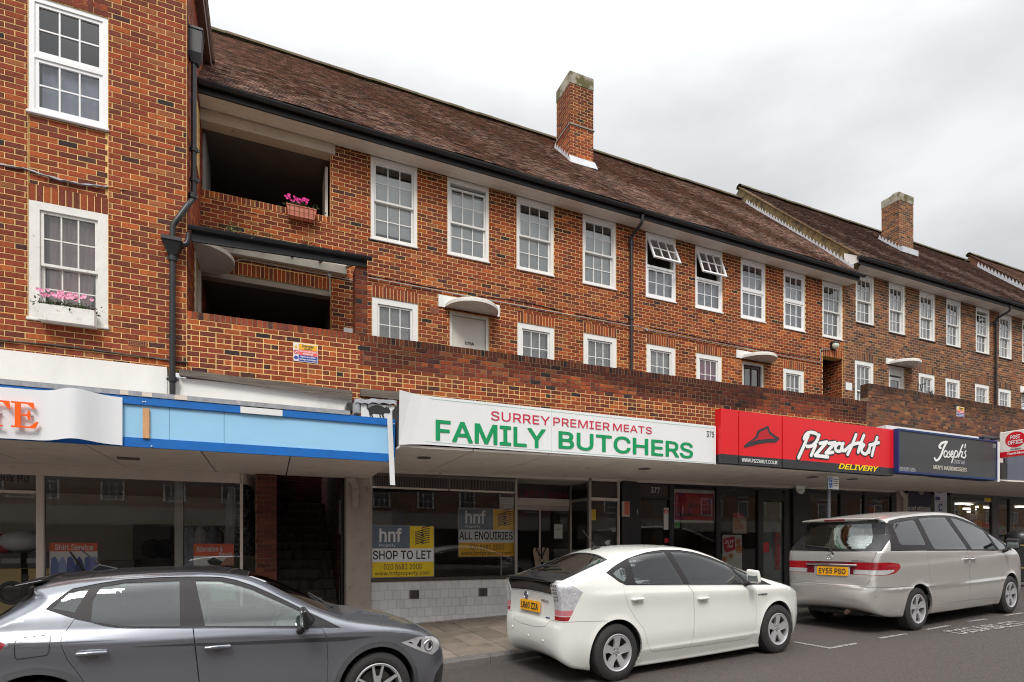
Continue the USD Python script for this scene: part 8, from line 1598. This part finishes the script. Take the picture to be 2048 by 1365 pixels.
seats(ec, TE_, [(-.25, (-.4, .4)), (.85, (-.45, .0, .45)), (1.9, (-.4, .4))], .42, hgt=.68); steering(ec, TE_, 2.35, -.4, 1.12); hullpts(ec, 'dashboard', TE_, [(2.5, -.65, .95), (2.5, .65, .95), (3.1, -.6, 1.08), (3.1, .6, 1.08), (2.9, -.6, .6), (2.9, .6, .6)], .04, CARIN)
yq_ = skin_y(EB, -.3, 1.6); ctube(ec, 'quarter_aerial', TE_, [(-.42, yq_ - .012, 1.52), (-.30, yq_ - .015, 1.60)], .008, BLKTRIM)
# ---------------------------------------------------------------- grey hatchback (left)
dz = lambda p: [(x, z - .0843 + .0329 * x) for x, z in p]
se_spec = dict(
    side=[(-.62, .22), (-.70, .34), (-.72, .55), (-.67, .68), (-.60, .88), (-.46, .98), (-.28, 1.12), (-.14, 1.225), (-.17, 1.28), (-.08, 1.31), (.06, 1.335), (.25, 1.355), (.55, 1.372), (.87, 1.378), (1.15, 1.37), (1.36, 1.345), (1.55, 1.298), (1.8, 1.19), (2.05, 1.07), (2.24, .985), (2.45, .95), (2.75, .90), (3.0, .82), (3.15, .745), (3.26, .64), (3.33, .50), (3.36, .38), (3.34, .25), (3.27, .19), (2.9, .17), (0, .17), (-.45, .19)],
    plan=[(-.75, 0), (-.73, .45), (-.67, .68), (-.5, .80), (-.1, .868), (.6, .88), (1.8, .885), (2.5, .88), (2.85, .83), (3.1, .72), (3.28, .52), (3.37, .25), (3.40, 0)],
    belt=(.965, -.02), tumble=.50, shoulder=.02, mid=1.1, crown=.05, bow=.14, wheels=[(0.0, .325, .325), (2.50, .32, .325)], track=.865, tyre=.32, rim=.225, rimstyle='ydouble',
    crease=[(.895, .80, -.6, 3.1, .018, .10), (.40, .34, .3, 2.2, .016, .09)],
    dlo=dz([(.049, 1.199), (.081, 1.233), (.142, 1.287), (.196, 1.326), (.349, 1.351), (.522, 1.370), (.747, 1.372), (.951, 1.366), (1.106, 1.357), (1.22, 1.345), (1.324, 1.318), (1.455, 1.267), (1.589, 1.20), (1.727, 1.125), (1.869, 1.046), (1.994, .978), (2.163, .885), (1.196, .976), (.991, .993), (.60, 1.028), (.485, 1.044), (.413, 1.062), (.321, 1.096), (.21, 1.129)]),
    windows=[dz([(.085, 1.203), (.13, 1.25), (.185, 1.303), (.30, 1.322), (.225, 1.165)]), dz([(.328, 1.242), (.374, 1.325), (.522, 1.345), (.90, 1.338), (.912, 1.013), (.60, 1.040), (.485, 1.057), (.328, 1.097)]), dz([(1.015, 1.332), (1.20, 1.318), (1.325, 1.282), (1.456, 1.232), (1.591, 1.161), (1.729, 1.092), (1.84, 1.03), (1.865, .928), (1.089, .997)])],
    glass=[DARKGLASS, DARKGLASS, CARGLASS],
    doors=[('rear_door', dz([(.32, 1.12), (.235, 1.137), (.159, 1.007), (.159, .97), (.195, .859), (.302, .684), (.40, .50), (.48, .38), (.60, .32), (1.06, .30), (1.048, .582), (1.002, 1.012), (.6, 1.05)])), ('front_door', dz([(1.002, 1.012), (1.048, .582), (1.06, .30), (2.0, .27), (2.04, .32), (2.049, .621), (2.035, .825), (1.992, .911), (1.965, 1.0)]))])
def se_cuts(B):
    t = py_(Polygon(dz([(-.45, 1.04), (-.20, 1.024), (-.155, .994), (-.20, .945), (-.45, .93)])), -.5); yield 'tail_lamp', t, REDL, 'clean'; yield 'tail_lamp', mirror_(t), REDL, 'clean'
    yield 'rear_screen', px__(Polygon([(-.55, 1.20), (-.62, 1.0), (.62, 1.0), (.55, 1.20)]), -1, -.2), DARKGLASS, 'glass'
    yield 'windscreen', pz_(Polygon([(1.42, -.50), (2.02, -.66), (2.10, -.64), (2.20, 0), (2.10, .64), (2.02, .66), (1.42, .50), (1.46, 0)]), .9, 1.7), CARGLASS, 'glass'
    yield 'dark_roof', pz_(Polygon([(-.26, -.52), (.1, -.56), (.6, -.575), (1.15, -.57), (1.415, -.51), (1.455, 0), (1.415, .51), (1.15, .57), (.6, .575), (.1, .56), (-.26, .52)]), 1.15, 1.7), BLKGLOSS, None
    yield 'cowl', pz_(Polygon([(2.06, -.67), (2.20, -.66), (2.30, 0), (2.20, .66), (2.06, .67), (2.16, 0)]), .85, 1.2), BLKTRIM, None
    hl = Polygon([(2.72, .705), (2.9, .738), (3.08, .72), (3.2, .66), (3.17, .58), (3.08, .55), (2.95, .60)]); t = py_(hl, -.40); yield 'headlamp', t, CLEARL, 'clean'; yield 'headlamp', mirror_(t), CLEARL, 'clean'
    yield 'bonnet', (lambda p: pz_(p, .66, 1.2), Polygon([(2.21, -.67), (2.5, -.70), (2.85, -.63), (3.06, -.50), (3.17, -.25), (3.2, 0), (3.17, .25), (3.06, .50), (2.85, .63), (2.5, .70), (2.21, .67), (2.31, 0)])), GREYP, None
    g = Polygon([(3.0, .2), (3.4, .2), (3.4, .42), (3.22, .42), (3.05, .30)]); t = full_(g) ^ (px__(rect(-.66, -.3, 0, 1), 2, 4) + px__(rect(.3, .66, 0, 1), 2, 4)); yield 'bumper_vent', t, BLKTRIM, None
    yield 'grille', px__(Polygon([(-.38, .66), (.38, .66), (.30, .50), (-.30, .50)]), 3.0, 3.6), BLKGLOSS, None
    ar = Point(2.5, .32).buffer(.415, 40).difference(Point(2.5, .32).buffer(.30, 40)); ar = ar.union(Point(0, .325).buffer(.41, 40)).intersection(rect(-1, 4, .30, 1)); yield 'arch_trim', (py_(ar) + mirror_(py_(ar))), BLKTRIM if False else mat('shadow_grey_trim', (.06, .06, .064), .45), None
se_spec['cuts'] = se_cuts
TS = car_frame((-1.508, 5.464), math.radians(4.49), 0.0, 0.0)
sc, SB = build_car('grey_hatchback', 'graphite grey hatchback with a black roof, nearest the camera at the lower left', se_spec, TS, GREYP)
def stripe(pts, mt):
    P_ = Polygon(dz(pts)); t = m3.Manifold.__xor__(SB.man['out'], SB.man['out']) if False else None
    bx = py_(P_); skin = (SB.man['out'].translate([0, -.0022, 0]) - SB.man['out']) ^ bx; SB.write(sc, 'side_stripe', skin, mt, TS)
STR = mat('matt_black_stripe', (.035, .035, .037), .5)
stripe([(-.142, 1.0), (.10, .985), (.30, .972), (.491, .960), (.10, .972), (-.142, .985)], STR); stripe([(.598, .902), (1.02, .884), (1.196, .868), (2.028, .822), (2.165, .813), (2.468, .786), (2.30, .782), (2.184, .778), (2.028, .788), (1.196, .848), (1.02, .866)], STR)
for x, z in ((.36, .875), (1.19, .83)): door_handle(sc, SB, TS, x - .01, z - .075 + .03 * x, L_=.20, mt=GREYP, r=.016)
mirror_part(sc, SB, TS, 1.80, .90, BLKGLOSS, s=1.0, up=.07)
hullpts(sc, 'roof_spoiler', TS, [(-.17, y, 1.285 - .02 * (abs(y) / .6) ** 2) for y in np.linspace(-.56, .56, 9)] + [(-.02, y, 1.325 - .03 * (abs(y) / .6) ** 2) for y in np.linspace(-.56, .56, 9)], .01, BLKGLOSS)
rz = skin_z(SB, .30, 0); hullpts(sc, 'aerial_base', TS, [(.22, 0, rz), (.38, 0, rz), (.26, 0, rz + .03)], .012, BLKGLOSS); ctube(sc, 'aerial_rod', TS, [(.28, 0, rz + .02), (.12, 0, rz + .17)], .006, BLKTRIM)
fl = sub(sc, 'fuel_flap'); fp_ = Polygon(dz([(-.09, 1.03), (.085, 1.035), (.10, 1.02), (.095, .92), (.08, .90), (-.09, .89), (-.105, .905), (-.105, 1.01)])); sk2 = (SB.man['out'].translate([0, -.003, 0]) - SB.man['out']) ^ py_(fp_.difference(fp_.buffer(-.004))); SB.write(sc, 'fuel_flap_gap', sk2, BLKTRIM, TS)
SL_ = mat('pale_seat_cloth', (.085, .083, .08), .8); seats(sc, TS, [(.42, (-.38, .0, .38)), (1.25, (-.37, .37))], .26, hgt=.62); steering(sc, TS, 1.62, -.36, .84); hullpts(sc, 'dashboard', TS, [(1.72, -.6, .78), (1.72, .6, .78), (2.05, -.58, .87), (2.05, .58, .87), (2.0, -.6, .5), (2.0, .6, .5)], .04, CARIN)
for y0_, y1_ in ((-.45, .1), (.15, .6)): ctube(sc, 'wiper', TS, [(2.16, y0_, skin_z(SB, 2.16, y0_) + .015), (2.02, y1_, skin_z(SB, 2.02, y1_) + .015)], .009, BLKTRIM)

for i in range(3):
    for j in range(5):
        y, z = -.575 - .035 * i, 1.055 - .038 * j; x = skin_x(PB_, y, z); hullpts(pc_, 'lamp_cell', TP, [(x + .0, y - .011, z - .012), (x, y + .011, z - .012), (x, y + .011, z + .012), (x, y - .011, z + .012)], .003, mat('lamp_cell_grey', (.22, .22, .23), .2, metal=.5))
for j in range(3):
    x, z = -.56 + .05 * j, 1.02 - .0 * j; y = skin_y(PB_, x, z - .06 * j); hullpts(pc_, 'lamp_cell', TP, [(x, y, z - .06 * j), (x + .03, skin_y(PB_, x + .03, z - .06 * j), z - .06 * j + .02)], .004, mat('lamp_frost', (.55, .57, .62), .3))
x, z = 3.03, .645; y = skin_y(SB, x, z)
ctube(sc, 'lamp_ring', TS, [(x + .052 * math.cos(a), skin_y(SB, x + .052 * math.cos(a), z + .045 * math.sin(a)) - .002, z + .045 * math.sin(a)) for a in np.linspace(0, 6.283, 22)], .008, CHROME)
hullpts(sc, 'lamp_eye', TS, [(x + .03 * math.cos(a), y + .004, z + .026 * math.sin(a)) for a in np.linspace(0, 6.283, 12)], .006, BLKGLOSS)
hullpts(sc, 'lamp_bezel', TS, [(2.80, skin_y(SB, 2.80, .70) + .002, .70), (2.94, skin_y(SB, 2.94, .70) + .002, .71), (2.93, skin_y(SB, 2.93, .645) + .002, .64)], .004, BLKGLOSS)
x, z = 3.25, .72; y = skin_y(PB_, x, z)
